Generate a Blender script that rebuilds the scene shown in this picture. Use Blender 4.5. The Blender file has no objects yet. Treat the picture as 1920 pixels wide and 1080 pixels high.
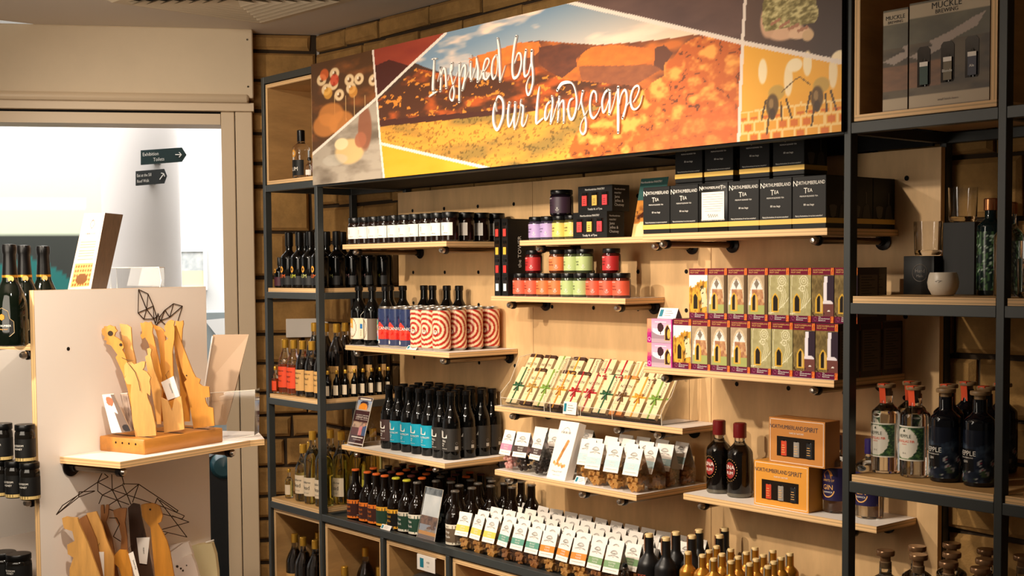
import bpy, bmesh, math, random
import numpy as np
from mathutils import Vector, Matrix
random.seed(7)
PI = math.pi
C = bpy.context.scene.collection
sc = bpy.context.scene
# ---------------------------------------------------------------- camera
F_PX, CY = 2434.59, 626.39
YAW, PITCH, ROLL = -0.874827, -0.051039, -0.007359
CAM = Vector((4.27391, -2.59758, 1.63554))
_f = Vector((math.sin(YAW)*math.cos(PITCH), math.cos(YAW)*math.cos(PITCH), math.sin(PITCH)))
_r = Vector((math.cos(YAW), -math.sin(YAW), 0)); _u = _r.cross(_f)
CR = _r*math.cos(ROLL)+_u*math.sin(ROLL); CU = -_r*math.sin(ROLL)+_u*math.cos(ROLL); CF = _f
cd = bpy.data.cameras.new('camera'); cam = bpy.data.objects.new('camera', cd); C.objects.link(cam)
M = Matrix.Identity(4)
for i in range(3):
    M[i][0] = CR[i]; M[i][1] = CU[i]; M[i][2] = -CF[i]; M[i][3] = CAM[i]
cam.matrix_world = M
cd.lens = F_PX*36/1920; cd.sensor_width = 36; cd.shift_y = (CY-540)/1920; cd.clip_start = .05; cd.clip_end = 80
sc.camera = cam
# ---------------------------------------------------------------- world, lights, exposure
sc.view_settings.view_transform = 'Standard'; sc.view_settings.look = 'None'
sc.view_settings.gamma = 1; sc.view_settings.use_curve_mapping = False
sc.view_settings.exposure = 0.0
w = bpy.data.worlds.new('world'); sc.world = w; w.use_nodes = True
w.node_tree.nodes['Background'].inputs[0].default_value = (1.0, .80, .60, 1)
w.node_tree.nodes['Background'].inputs[1].default_value = .07
def lamp(name, kind, loc, target, energy, color, size=.05, spot=60, blend=.6, sy=None):
    l = bpy.data.lights.new(name, kind); l.energy = energy; l.color = color
    if kind == 'SPOT': l.spot_size = math.radians(spot); l.spot_blend = blend; l.shadow_soft_size = size
    elif kind == 'AREA':
        l.size = size
        if sy: l.shape = 'RECTANGLE'; l.size_y = sy
    else: l.shadow_soft_size = size
    o = bpy.data.objects.new(name, l); C.objects.link(o); o.location = loc
    o.rotation_euler = (Vector(target)-Vector(loc)).to_track_quat('-Z', 'Y').to_euler()
    return o
WARM = (1.0, .87, .71)
lamp('shelf_spot_lamp', 'SPOT', (.95, -2.35, 2.52), (.95, .2, 1.25), 185, WARM, .035, 66, .7)
lamp('shelf_spot_lamp', 'SPOT', (1.75, -2.1, 2.55), (1.65, .2, 1.45), 120, WARM, .035, 58, .8)
lamp('downlight_lamp', 'SPOT', (.75, -1.0, 2.62), (.75, .0, .9), 40, WARM, .04, 88, .7)
lamp('downlight_lamp', 'SPOT', (1.6, -1.0, 2.62), (1.6, .0, .9), 36, WARM, .04, 88, .7)
lamp('gondola_spot_lamp', 'SPOT', (2.3, -1.7, 2.6), (.75, -1.05, 1.15), 105, WARM, .04, 60, .7)
lamp('aisle_spot_lamp', 'SPOT', (.3, -1.9, 2.6), (-.7, .1, 1.3), 80, WARM, .04, 80, .8)
lamp('ceiling_fill_light', 'AREA', (1.6, -2.4, 1.9), (.2, -.9, 2.66), 30, WARM, 1.2)  # added fill with no fitting, aimed up to brighten the ceiling
lamp('foyer_lamp', 'AREA', (-4.2, -.6, 3.1), (-4.2, -.6, 0), 125, (1, .985, .96), 3.0)
lamp('foyer_lamp', 'AREA', (-4.6, 2.4, 3.1), (-4.6, 2.4, 0), 125, (1, .985, .96), 3.0)
# ---------------------------------------------------------------- helpers
def lin(c):
    return tuple(((x/255)/12.92 if x/255 <= .04045 else ((x/255+.055)/1.055)**2.4) for x in c)
def ray(u, v): return CR*((u-960)/F_PX)-CU*((v-CY)/F_PX)+CF
def at(u, v, X=None, Y=None, Z=None, n=None, p0=None):
    """where the sight line through a photo point meets a plane of the room"""
    d = ray(u, v)
    if X is not None: t = (X-CAM.x)/d.x
    elif Y is not None: t = (Y-CAM.y)/d.y
    elif Z is not None: t = (Z-CAM.z)/d.z
    else: t = (Vector(p0)-CAM).dot(Vector(n))/d.dot(Vector(n))
    return CAM+d*t
_m = {}
def mat(name, col=(128, 128, 128), rough=.5, metal=0, spec=.5, kind=None, **k):
    if name in _m: return _m[name]
    m = bpy.data.materials.new(name); m.use_nodes = True; nt = m.node_tree; N = nt.nodes; L = nt.links
    b = N['Principled BSDF']; c = lin(col)+(1,)
    b.inputs['Base Color'].default_value = c; b.inputs['Roughness'].default_value = rough
    b.inputs['Metallic'].default_value = metal; b.inputs['Specular IOR Level'].default_value = spec
    def tex(t, scale, coord='Object', vec=None, **kk):
        tc = N.new('ShaderNodeTexCoord'); mp = N.new('ShaderNodeMapping'); x = N.new(t)
        L.new(tc.outputs[coord], mp.inputs[0]); L.new(mp.outputs[0], x.inputs['Vector'])
        if vec: mp.inputs['Scale'].default_value = vec
        x.inputs['Scale'].default_value = scale
        for a, bb in kk.items(): x.inputs[a.replace('_', ' ')].default_value = bb
        return x
    def ramp(src, c0, c1, p0=.3, p1=.7):
        r = N.new('ShaderNodeValToRGB'); r.color_ramp.elements[0].color = c0; r.color_ramp.elements[1].color = c1
        r.color_ramp.elements[0].position = p0; r.color_ramp.elements[1].position = p1
        L.new(src, r.inputs[0]); return r
    def shade(f): return tuple(min(1, x*f) for x in c[:3])+(1,)
    if kind == 'wood':
        t = tex('ShaderNodeTexNoise', k.get('scale', 6), vec=k.get('vec', (1, 8, 8)), Detail=6, Roughness=.65)
        r = ramp(t.outputs[0], shade(.72), shade(1.12)); L.new(r.outputs[0], b.inputs['Base Color'])
    elif kind == 'ply':       # layered edge: thin stripes across the board
        t = tex('ShaderNodeTexWave', k.get('scale', 90), vec=k.get('vec', (0, 0, 1)), Distortion=.6, Detail=2)
        t.bands_direction = 'DIAGONAL'
        r = ramp(t.outputs['Fac'] if 'Fac' in t.outputs else t.outputs[1], shade(.72), shade(1.08), .1, .6); L.new(r.outputs[0], b.inputs['Base Color'])
    elif kind == 'noise':
        t = tex('ShaderNodeTexNoise', k.get('scale', 12), Detail=8, Roughness=.7)
        r = ramp(t.outputs[0], shade(k.get('lo', .75)), shade(k.get('hi', 1.15))); L.new(r.outputs[0], b.inputs['Base Color'])
        bp = N.new('ShaderNodeBump'); bp.inputs['Strength'].default_value = k.get('bump', .3); bp.inputs['Distance'].default_value = .01
        L.new(t.outputs[0], bp.inputs['Height']); L.new(bp.outputs[0], b.inputs['Normal'])
    elif kind == 'print':     # printed artwork, colours held per point of the sheet
        a = N.new('ShaderNodeAttribute'); a.attribute_name = 'Col'; L.new(a.outputs['Color'], b.inputs['Base Color'])
    elif kind == 'glass':
        b.inputs['Transmission Weight'].default_value = 1; b.inputs['IOR'].default_value = k.get('ior', 1.3)
    elif kind == 'film':      # clear thin film or acrylic
        tr = N.new('ShaderNodeBsdfTransparent'); tr.inputs[0].default_value = k.get('tint', (.97, .97, .96, 1))
        gl = N.new('ShaderNodeBsdfGlossy'); gl.inputs['Roughness'].default_value = rough
        fr = N.new('ShaderNodeFresnel'); fr.inputs[0].default_value = 1.35
        mx = N.new('ShaderNodeMixShader'); ma = N.new('ShaderNodeMath'); ma.operation = 'MULTIPLY_ADD'
        ma.inputs[1].default_value = .8; ma.inputs[2].default_value = k.get('base', .04)
        L.new(fr.outputs[0], ma.inputs[0]); L.new(ma.outputs[0], mx.inputs[0]); L.new(tr.outputs[0], mx.inputs[1]); L.new(gl.outputs[0], mx.inputs[2])
        L.new(mx.outputs[0], N['Material Output'].inputs[0])
    if k.get('emit'): b.inputs['Emission Color'].default_value = c; b.inputs['Emission Strength'].default_value = k['emit']
    _m[name] = m; return m
class MB:
    """collects shapes and links them as ONE mesh object"""
    def __init__(s): s.v = []; s.f = []; s.mi = []; s.sm = []; s.mats = []; s.col = []
    def _mat(s, m):
        if m not in s.mats: s.mats.append(m)
        return s.mats.index(m)
    def add(s, vs, fs, m, M=None, smooth=False, cols=None):
        o = len(s.v)
        for i, p in enumerate(vs):
            p = Vector(p); s.v.append(M @ p if M is not None else p)
            s.col.append(cols[i] if cols is not None else (1, 1, 1))
        k = s._mat(m)
        for f in fs: s.f.append([a+o for a in f]); s.mi.append(k); s.sm.append(smooth)
        return s
    def box(s, x0, x1, y0, y1, z0, z1, m, M=None, top=None, bot=None, c=0):
        if c:
            q = lambda a, b, ca, cb, z: [(a+ca, b, z)]
            def ring(z, i): return [(x0+i+c, y0+i, z), (x1-i-c, y0+i, z), (x1-i, y0+i+c, z), (x1-i, y1-i-c, z), (x1-i-c, y1-i, z), (x0+i+c, y1-i, z), (x0+i, y1-i-c, z), (x0+i, y0+i+c, z)]
            R = [ring(z0, c*.6), ring(z0+c, 0), ring(z1-c, 0), ring(z1, c*.6)]
            vs = [p for r in R for p in r]; fs = [list(range(7, -1, -1))]
            for j in range(3):
                for i in range(8): fs.append([j*8+i, j*8+(i+1) % 8, (j+1)*8+(i+1) % 8, (j+1)*8+i])
            s.add(vs, fs, m, M); s.add(R[3], [list(range(8))], top or m, M); return s
        vs = [(x, y, z) for z in (z0, z1) for x, y in ((x0, y0), (x1, y0), (x1, y1), (x0, y1))]
        side = [[0, 1, 5, 4], [1, 2, 6, 5], [2, 3, 7, 6], [3, 0, 4, 7]]
        s.add(vs, side+([] if bot else [[3, 2, 1, 0]])+([] if top else [[4, 5, 6, 7]]), m, M)
        if top: s.add(vs[4:], [[0, 1, 2, 3]], top, M)
        if bot: s.add(vs[:4], [[3, 2, 1, 0]], bot, M)
        return s
    def prism(s, pts, z0, z1, m, M=None, top=None):
        n = len(pts); ar = sum(pts[i][0]*pts[(i+1) % n][1]-pts[(i+1) % n][0]*pts[i][1] for i in range(n))
        if ar < 0: pts = pts[::-1]
        vs = [(x, y, z0) for x, y in pts]+[(x, y, z1) for x, y in pts]
        s.add(vs, [[i, (i+1) % n, n+(i+1) % n, n+i] for i in range(n)]+[list(range(n-1, -1, -1))], m, M)
        s.add(vs[n:], [list(range(n))], top or m, M); return s
    def lathe(s, prof, m, seg=24, M=None, a0=0, a1=2*PI):
        full = abs(a1-a0-2*PI) < 1e-6; n = seg if full else seg+1; vs = []
        for r, z in prof:
            for i in range(n):
                a = a0+(a1-a0)*i/seg; vs.append((r*math.cos(a), r*math.sin(a), z))
        fs = []
        for j in range(len(prof)-1):
            for i in range(seg):
                k = (i+1) % n
                fs.append([j*n+i, j*n+k, (j+1)*n+k, (j+1)*n+i])
        s.add(vs, fs, m, M, True); return s
    def tube(s, pts, r, m, seg=8, M=None, closed=False):
        P = [Vector(p) for p in pts]; n = len(P); vs = []; rr = r if isinstance(r, (list, tuple)) else [r]*n
        up = Vector((0, 0, 1))
        for i in range(n):
            d = (P[min(i+1, n-1)]-P[max(i-1, 0)]).normalized()
            a = d.cross(up if abs(d.z) < .95 else Vector((1, 0, 0))).normalized(); b = d.cross(a)
            for j in range(seg):
                t = 2*PI*j/seg; vs.append(P[i]+(a*math.cos(t)+b*math.sin(t))*rr[i])
        fs = [[i*seg+j, i*seg+(j+1) % seg, (i+1)*seg+(j+1) % seg, (i+1)*seg+j] for i in range(n-1) for j in range(seg)]
        fs += [list(range(seg)), [(n-1)*seg+j for j in range(seg-1, -1, -1)]]
        s.add(vs, fs, m, M, True); return s
    def grid(s, fn, nx, ny, m, colfn=None, M=None, smooth=False):
        """surface fn(a,b)->point for a,b in 0..1, printed with colfn(A,B)->RGB 0..255 arrays"""
        a = np.linspace(0, 1, nx+1); b = np.linspace(0, 1, ny+1); A, B = np.meshgrid(a, b)
        vs = [fn(x, y) for x, y in zip(A.ravel(), B.ravel())]; cols = None
        if colfn is not None:
            c = np.clip(colfn(A, B), 0, 255)/255.; c = np.where(c <= .04045, c/12.92, ((c+.055)/1.055)**2.4).reshape(-1, 3); cols = [tuple(x) for x in c]
        w_ = nx+1
        s.add(vs, [[j*w_+i, j*w_+i+1, (j+1)*w_+i+1, (j+1)*w_+i] for j in range(ny) for i in range(nx)], m, M, smooth, cols); return s
    def text(s, t, size, m, fn, align='C', wide=1.0):
        """lettering: fn(x,z)->point maps the flat text onto a face"""
        vs, fs = glyphs(t); 
        if not vs: return s
        xs = [v[0] for v in vs]; w_ = max(xs)-min(xs); off = {'C': -(min(xs)+w_/2), 'L': -min(xs), 'R': -max(xs)}[align]
        s.add([fn((v[0]+off)*size*wide, v[1]*size) for v in vs], fs, m); return s
    def build(s, name, parent=None, loc=None, rotz=0, bevel=0):
        me = bpy.data.meshes.new(name); me.from_pydata([tuple(v) for v in s.v], [], s.f)
        for m in s.mats: me.materials.append(m)
        me.polygons.foreach_set('material_index', s.mi); me.polygons.foreach_set('use_smooth', s.sm)
        if any(c != (1, 1, 1) for c in s.col[::max(1, len(s.col)//50)]) or any(c != (1, 1, 1) for c in s.col):
            at_ = me.color_attributes.new('Col', 'FLOAT_COLOR', 'POINT')
            at_.data.foreach_set('color', [x for c in s.col for x in (*c, 1)])
        me.update()
        if any(s.sm): me.set_sharp_from_angle(angle=math.radians(38))
        o = bpy.data.objects.new(name, me); C.objects.link(o)
        if parent is not None: o.parent = parent
        if loc is not None: o.location = loc
        o.rotation_euler[2] = rotz
        if bevel:
            b = o.modifiers.new('edge', 'BEVEL'); b.width = bevel; b.segments = 2; b.limit_method = 'ANGLE'
        return o
_g = {}
def glyphs(t):
    if t in _g: return _g[t]
    cu = bpy.data.curves.new('t', 'FONT'); cu.body = t; cu.resolution_u = 2
    o = bpy.data.objects.new('t', cu); me = bpy.data.meshes.new_from_object(o)
    _g[t] = ([(v.co.x, v.co.y) for v in me.vertices], [list(p.vertices) for p in me.polygons])
    bpy.data.objects.remove(o); bpy.data.curves.remove(cu); bpy.data.meshes.remove(me)
    return _g[t]
def tag(o, label, cat, group=None, kind=None):
    o['label'] = label; o['category'] = cat
    if group: o['group'] = group
    if kind: o['kind'] = kind
    return o
def thing(name, label, cat, loc=(0, 0, 0), rotz=0, group=None):
    o = bpy.data.objects.new(name, None); C.objects.link(o); o.location = loc; o.rotation_euler = (0, 0, rotz); o.empty_display_size = .02
    return tag(o, label, cat, group)
def struct(o): o['kind'] = 'structure'; return o
def copy_tree(o, parent=None):
    c = o.copy(); C.objects.link(c); c.parent = parent
    for ch in list(o.children): copy_tree(ch, c)
    return c
_k = {}
def put(key, make, loc, label, cat, group=None, rotz=0, name=None):
    """first use builds the thing at the origin, later uses copy it and its parts"""
    if key in _k: o = copy_tree(_k[key])
    else: o = make(); _k[key] = o
    o.location = loc; o.rotation_euler = (0, 0, rotz)
    for k in ('group',):
        if k in o.keys(): del o[k]
    return tag(o, label, cat, group)
def E(name):
    o = bpy.data.objects.new(name, None); C.objects.link(o); o.empty_display_size = .02; return o
ORD = ['first', 'second', 'third', 'fourth', 'fifth', 'sixth', 'seventh', 'eighth', 'ninth', 'tenth', 'eleventh', 'twelfth', 'thirteenth', 'fourteenth', 'fifteenth']
def flat(y=0, dx=0, dz=0): return lambda x, z: (x+dx, y, z+dz)
def cyl(r, dz=0, turn=0): return lambda x, z: (r*math.sin(x/r+turn), -r*math.cos(x/r+turn), z+dz)
# noise for printed artwork
def vnoise(x, y, seed=0):
    x = np.asarray(x, float); y = np.asarray(y, float); xi = np.floor(x).astype(np.int64); yi = np.floor(y).astype(np.int64); xf = x-xi; yf = y-yi
    def h(a, b):
        n = (a*374761393+b*668265263+seed*1442695041) & 0xffffffff; n = ((n ^ (n >> 13))*1274126177) & 0xffffffff; return ((n ^ (n >> 16)) & 0xffff)/65535.
    sx = xf*xf*(3-2*xf); sy = yf*yf*(3-2*yf)
    return (h(xi, yi)*(1-sx)+h(xi+1, yi)*sx)*(1-sy)+(h(xi, yi+1)*(1-sx)+h(xi+1, yi+1)*sx)*sy
def fbm(x, y, seed=0, o=4):
    s = 0; a = .5
    for i in range(o): s = s+a*vnoise(x*2**i, y*2**i, seed+i); a *= .5
    return s
def inpoly(X, Y, P):
    ins = np.zeros(X.shape, bool); n = len(P)
    for i in range(n):
        x0, y0 = P[i]; x1, y1 = P[(i+1) % n]
        if y0 == y1: continue
        c = ((y0 > Y) != (y1 > Y)) & (X < (x1-x0)*(Y-y0)/(y1-y0)+x0); ins ^= c
    return ins
def seg(X, Y, a, b):
    dx, dy = b[0]-a[0], b[1]-a[1]; t = np.clip(((X-a[0])*dx+(Y-a[1])*dy)/(dx*dx+dy*dy+1e-9), 0, 1)
    return np.hypot(X-a[0]-t*dx, Y-a[1]-t*dy)
def fill(c, mask, col):
    c[mask] = col if np.ndim(col) == 1 else np.broadcast_to(col, c.shape)[mask]; return c
def mix(a, b, t): t = np.clip(t, 0, 1)[..., None]; return np.asarray(a, float)*(1-t)+np.asarray(b, float)*t
# ---------------------------------------------------------------- materials
STEEL = mat('dark_grey_powder_coated_steel', (50, 53, 52), .42, .0, .5)
PLYE = mat('birch_ply_edge', (228, 186, 132), .55, kind='ply', scale=75)
PLYV = mat('birch_ply_edge_upright', (228, 186, 132), .55, kind='ply', scale=75, vec=(1, 0, 0))
PLYF = mat('birch_ply_face', (196, 152, 96), .5, kind='wood', scale=3, vec=(1.2, 1.2, 5))
PLYP = mat('birch_ply_back_panel', (226, 184, 130), .5, kind='wood', scale=2.2, vec=(3, 1, .7))
LAM = mat('white_laminate', (240, 230, 220), .4)
CHROME = mat('brushed_nickel', (190, 180, 168), .28, 1)
PIPE = mat('steel_pipe', (120, 104, 88), .3, 1)
COLLAR = mat('dark_steel_collar', (40, 36, 34), .35, .8)
WALLW = mat('cream_painted_panel', (214, 194, 164), .6, kind='noise', scale=3, lo=.96, hi=1.03, bump=.02)
FRAMEW = mat('cream_door_frame', (214, 192, 162), .45)
CEIL = mat('white_ceiling_board', (222, 210, 196), .8)
WHITE = mat('white_paint', (240, 240, 238), .6)
STONE = mat('dressed_sandstone', (166, 126, 70), .9, kind='noise', scale=9, lo=.62, hi=1.2, bump=.8)
MORTAR = mat('dark_mortar_joint', (52, 38, 22), .95)
FLOORM = mat('warm_grey_floor', (120, 104, 88), .4, kind='noise', scale=4, bump=.02)
BLACKM = mat('matt_black', (8, 8, 8), .7, 0, .2)
PRINT = mat('printed_sheet', rough=.45, kind='print')
PRINTG = mat('printed_gloss', rough=.22, kind='print')
PRINTB = mat('printed_banner_board', rough=.4, kind='print')
CARDB = mat('black_carton', (18, 17, 16), .5, 0, .3)
INKW = mat('white_ink', (238, 232, 222), .5)
INKK = mat('black_ink', (24, 22, 20), .6)
INKG = mat('grey_ink', (120, 112, 104), .6)
PAPER = mat('white_paper', (240, 232, 222), .6)
GLASSK = mat('near_black_bottle_glass', (5, 5, 5), .07, 0, .35)
GLASSB = mat('dark_brown_bottle_glass', (16, 8, 4), .07, 0, .35)
GLASSC = mat('clear_glass', (250, 250, 250), .02, kind='glass', ior=1.45)
GOLDC = mat('gold_foil_cap', (214, 164, 62), .3, .7)
LIDK = mat('black_lid', (9, 8, 8), .3, 0, .35)
FILM = mat('cellophane_film', rough=.12, kind='film')
ACRY = mat('clear_acrylic', rough=.05, kind='film', tint=(.94, .94, .93, 1), base=.07)
ACRE = mat('acrylic_edge', (226, 214, 196), .2)
TEAL = mat('teal_ink', (0, 118, 138), .5)
# ================================================================ SETTING
DW = Vector((.5, .8660254, 0)); NW = Vector((.8660254, -.5, 0)); CORNER = Vector((-.70, .45, 0)); ZC = 2.665
RW = Matrix.Translation(CORNER) @ Matrix(((DW.x, -NW.x, 0, 0), (DW.y, -NW.y, 0, 0), (0, 0, 1, 0), (0, 0, 0, 1)))   # local x along the wall towards the corner, -y into the shop
def blocks(mb, x0, x1, z0, z1, M, rows, seed, deep=.02):
    rnd = random.Random(seed); z = z0; g = .007
    mb.box(x0, x1, .012, .10, z0, z1, MORTAR, M)
    while z < z1-.02:
        h = rnd.choice(rows); h = min(h, z1-z); x = x0-rnd.random()*.1
        while x < x1:
            l = rnd.uniform(.16, .42); a, b = max(x, x0), min(x+l, x1)
            if b-a > .03:
                p = rnd.uniform(0, .012); c = .012; j = lambda: rnd.uniform(-.004, .004)
                A0, B0, Z0, Z1 = a+g, b-g, z+g, z+h-g
                o = [(A0+j(), .03, Z0+j()), (B0+j(), .03, Z0+j()), (B0+j(), .03, Z1+j()), (A0+j(), .03, Z1+j())]
                q = [(A0+j(), -p+.006, Z0+j()), (B0+j(), -p+.006, Z0+j()), (B0+j(), -p+.006, Z1+j()), (A0+j(), -p+.006, Z1+j())]
                i_ = [(A0+c, -p-.006, Z0+c), (B0-c, -p-.006, Z0+c), (B0-c, -p-.006, Z1-c), (A0+c, -p-.006, Z1-c)]
                vs = o+q+i_
                mb.add(vs, [[k, (k+1) % 4, 4+(k+1) % 4, 4+k] for k in range(4)]+[[4+k, 4+(k+1) % 4, 8+(k+1) % 4, 8+k] for k in range(4)]+[[8, 9, 10, 11]], STONE, M)
            x += l
        z += h
mb = MB(); blocks(mb, -.70, 4.6, 0, ZC, Matrix.Translation((0, .45, 0)), (.11, .15, .19, .16), 3)
struct(mb.build('wall_back'))
mb = MB(); blocks(mb, -.335, 0.0, 0, ZC, RW, (.10, .15, .20, .13), 11)
struct(mb.build('wall_left'))
struct(MB().box(-1.2, 7, -5, 1.0, ZC, ZC+.05, CEIL).build('ceiling'))
mb = MB(); mb.box(-9, 7, -5, 6, -.05, 0, FLOORM); struct(mb.build('floor'))
# wall around the doorway (a bulkhead above, frame boards beside), parallel to wall_left and a little proud of it
def wl(u, v, off): # photo point on the door wall -> local (along, z)
    p = at(u, v, n=NW, p0=CORNER+NW*off)-CORNER; return p.dot(DW), p.z
sr = wl(474, 120, .10)[0]
mb = MB(); mb.box(-4.5, sr, -.10, .16, 2.372, ZC, WALLW, RW, c=.004); struct(mb.build('wall_door'))
mb = MB(); mb.box(-4.5, sr-.02, -.115, -.02, 2.352, 2.385, FRAMEW, RW, c=.008); mb.box(-4.5, sr, -.085, .14, 2.318, 2.352, FRAMEW, RW)
mb.box(-4.5, wl(413, 215, .06)[0], -.055, .12, 2.262, 2.308, FRAMEW, RW); mb.box(-4.5, sr-.03, -.04, .1, 2.306, 2.32, BLACKM, RW)
for a in (wl(474-10, 100, .10)[0],):
    for z in (2.42, 2.62): mb.lathe([(0, -.001), (.004, -.001), (.004, .002)], COLLAR, 8, RW @ Matrix.Translation((a, -.101, z)) @ Matrix.Rotation(PI/2, 4, 'X'))
struct(mb.build('trim_1'))
j0, j1, j2 = wl(421, 600, .06)[0], wl(447, 600, .06)[0], wl(479.5, 600, .06)[0]
mb = MB(); mb.box(j0, j1-.002, -.055, .12, 0, 2.318, FRAMEW, RW, c=.003); mb.box(j1+.002, j2, -.062, .12, 0, 2.318, FRAMEW, RW, c=.003)
struct(mb.build('door_1'))
# foyer beyond the doorway
def fo(x0, x1, y0, y1, z0, z1, m, name):   # boxes in the frame of the door wall, +y = beyond
    return MB().box(x0, x1, y0, y1, z0, z1, m, RW).build(name)
struct(fo(-6.2, 6, 6.0, 6.1, 0, 3.6, WHITE, 'wall_foyer')); struct(fo(-6.2, 6, .2, 6.1, 3.6, 3.7, WHITE, 'ceiling_foyer'))
struct(fo(2.2, 2.3, .2, 6.1, 0, 3.6, WHITE, 'wall_foyer_right')); struct(fo(-6.2, -6.1, .2, 6.1, 0, 3.6, WHITE, 'wall_foyer_left'))
struct(fo(.42, 2.25, .16, .26, 0, 3.6, WHITE, 'wall_foyer_near'))
def fp(u, v, d): # photo point on a plane d metres beyond the door wall -> local (x,z)
    p = at(u, v, n=NW, p0=CORNER-NW*d)-CORNER; return p.dot(DW), p.z
# round column
xl, xr = fp(191, 400, 3.0)[0], fp(338, 400, 3.0)[0]; rc = (xr-xl)/2
cxy = RW @ Vector(((xl+xr)/2, 3.0, 0))
tag(MB().lathe([(rc, 0), (rc, 3.6)], mat('column_paint', (232, 226, 222), .5), 48).build('column', loc=cxy), 'round white column standing in the bright foyer beyond the doorway', 'column')
# projected mural board at the left of the doorway
ml, mr = fp(-260, 300, 3.6)[0], fp(190, 300, 3.6)[0]; zt, zm, zb = fp(100, 232, 3.6)[1], fp(100, 439, 3.6)[1], fp(100, 640, 3.6)[1]
def mural(A, B):
    c = np.zeros(A.shape+(3,)); c[:] = (232, 243, 214); x = A; k = (zm-zb)/(zt-zb)
    c = mix(c, np.broadcast_to((250, 252, 246), c.shape).copy(), (B > .93-.1*(x-.5))*1.)
    fill(c, B < k, (58, 62, 58)); fill(c, (B < k) & (B < k*(.28+.5*np.sin((x-.35)*5.0))), (38, 122, 118))
    t = (B > k+.12) & (B < k+.2) & (np.sin(B*420) > .3) & (x < .93) & (x > .55); c[t] = (246, 250, 240)
    return c
root = thing('mural_board', 'tall pale green and dark grey printed mural board in the foyer', 'mural', RW @ Vector((0, 0, 0)), 0)
MB().grid(lambda a, b: RW.to_3x3() @ Vector((ml+(mr-ml)*a, 3.6, zb+(zt-zb)*b)), 120, 60, PRINT, mural).build('printed_face', root)
MB().box(ml, mr, 3.602, 3.66, 0, zt, WHITE, RW.to_3x3().to_4x4()).build('backing_board', root)
def sign(px, d, lines, label, arrow, wdt=1.0, dark=(14, 44, 44)):
    P = [fp(u, v, d) for u, v in px]; r = thing('direction_sign', label, 'sign', RW.translation)
    R3 = RW.to_3x3().to_4x4(); T = R3 @ Matrix(((1, 0, 0, 0), (0, 0, 1, d-.02), (0, 1, 0, 0), (0, 0, 0, 1)))
    mb = MB().prism(P, 0, .02, mat('sign_green_%d' % dark[0], dark, .5), T)
    x0, z0 = P[0]; x1, z1 = P[1]; h = P[0][1]-P[-1][1]; sl = (z1-z0)/(x1-x0)
    for t, sx, sz, sh in lines: mb.text(t, h*sh, INKW, lambda x, z: R3 @ Vector((x0+sx*(x1-x0)+x, d-.026, z0-sz*h+z+sl*(sx*(x1-x0)+x))), 'L', wdt)
    ax = x0+(x1-x0)*.93; az = z0-.5*h+sl*(ax-x0); s_ = h*.16
    if arrow == 'r': seg_ = [((-1.6, 0), (1, 0)), ((0, 1.1), (1, 0)), ((0, -1.1), (1, 0))]
    else: seg_ = [((-1.1, -1.5), (.7, 1)), ((-.5, 1.3), (.7, 1)), ((1, -.2), (.7, 1))]
    for a, b in seg_: mb.tube([R3 @ Vector((ax+a[0]*s_, d-.027, az+a[1]*s_)), R3 @ Vector((ax+b[0]*s_, d-.027, az+b[1]*s_))], s_*.22, INKW, 6)
    mb.build('lettered_panel', r)
    MB().box(x0+.05, x0+.09, d-.002, d+(.9 if d < 3 else .3), z0-h*.7, z0-h*.3, STEEL, R3).build('arm', r)
sign([(264.5, 282.5), (341.5, 277), (350, 290.5), (341.5, 303.5), (264.5, 309.5)], 2.5, [('Exhibition', .05, .42, .34), ('Toilets', .30, .82, .34)], 'upper dark green arrow sign reading Exhibition and Toilets', 'r', .8)
sign([(255, 321.5), (308.5, 317), (313.5, 330), (308.5, 344), (255, 348.5)], 2.5, [('Eat at the Sill', .05, .42, .30), ('Roof Walk', .05, .82, .30)], 'lower dark arrow sign reading Eat at the Sill and Roof Walk', 'd', .62, (34, 40, 42))
def poster(u0, v0, u1, v1, name, label, fn, fr, d=5.9):
    x0, z0 = fp(u0, v1, d); x1, z1 = fp(u1, v0, d); r = thing(name, label, 'picture', RW.translation); R3 = RW.to_3x3().to_4x4()
    MB().grid(lambda a, b: R3 @ Vector((x0+(x1-x0)*a, d-.012, z0+(z1-z0)*b)), 24, 40, PRINT, fn).build('print', r)
    b = .03; m = MB()
    for q in ((x0-b, x1+b, z1, z1+b), (x0-b, x1+b, z0-b, z0), (x0-b, x0, z0, z1), (x1, x1+b, z0, z1)): m.box(q[0], q[1], d-.03, d+.09, q[2], q[3], fr, R3)
    m.box(x0, x1, d, d+.09, z0, z1, fr, R3); m.build('frame', r)
poster(284, 456, 325, 545, 'framed_picture', 'dark blue framed picture hanging on the far foyer wall', lambda A, B: mix(np.full(A.shape+(3,), (30, 44, 66.)), (86, 104, 122), fbm(A*5, B*9, 2))+np.where(B > .9, 60, 0)[..., None], mat('navy_frame', (20, 36, 60), .4))
poster(342, 472, 381, 538, 'wall_poster', 'pale poster with white flowers and yellow foot on foyer wall', lambda A, B: np.where((B > .45)[..., None], mix(np.full(A.shape+(3,), (176, 184, 186.)), (240, 240, 236), fbm(A*5, B*7, 5)*1.3), (232, 232, 196)), WHITE)
x0, z0 = fp(386, 640, 4.5); x1, z1 = fp(450, 584, 4.5)
r = thing('reception_counter', 'grey reception counter with white sheets seen through the doorway', 'counter', RW.translation); R3 = RW.to_3x3().to_4x4()
MB().box(x0-.1, x1+.3, 4.3, 5.0, 0, z1, mat('grey_counter', (150, 160, 162), .5), R3).build('counter_body', r)
xa, za = fp(396, 600, 4.28); xb, zb_ = fp(424, 636, 4.28)
MB().add([R3 @ Vector(p) for p in [(xa-.05, 4.28, za), (xb+.2, 4.28, za+.03), (xb+.2, 4.28, zb_), (xa+.06, 4.28, zb_)]], [[0, 1, 2, 3]], WHITE).build('notice_sheet', r)
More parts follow.
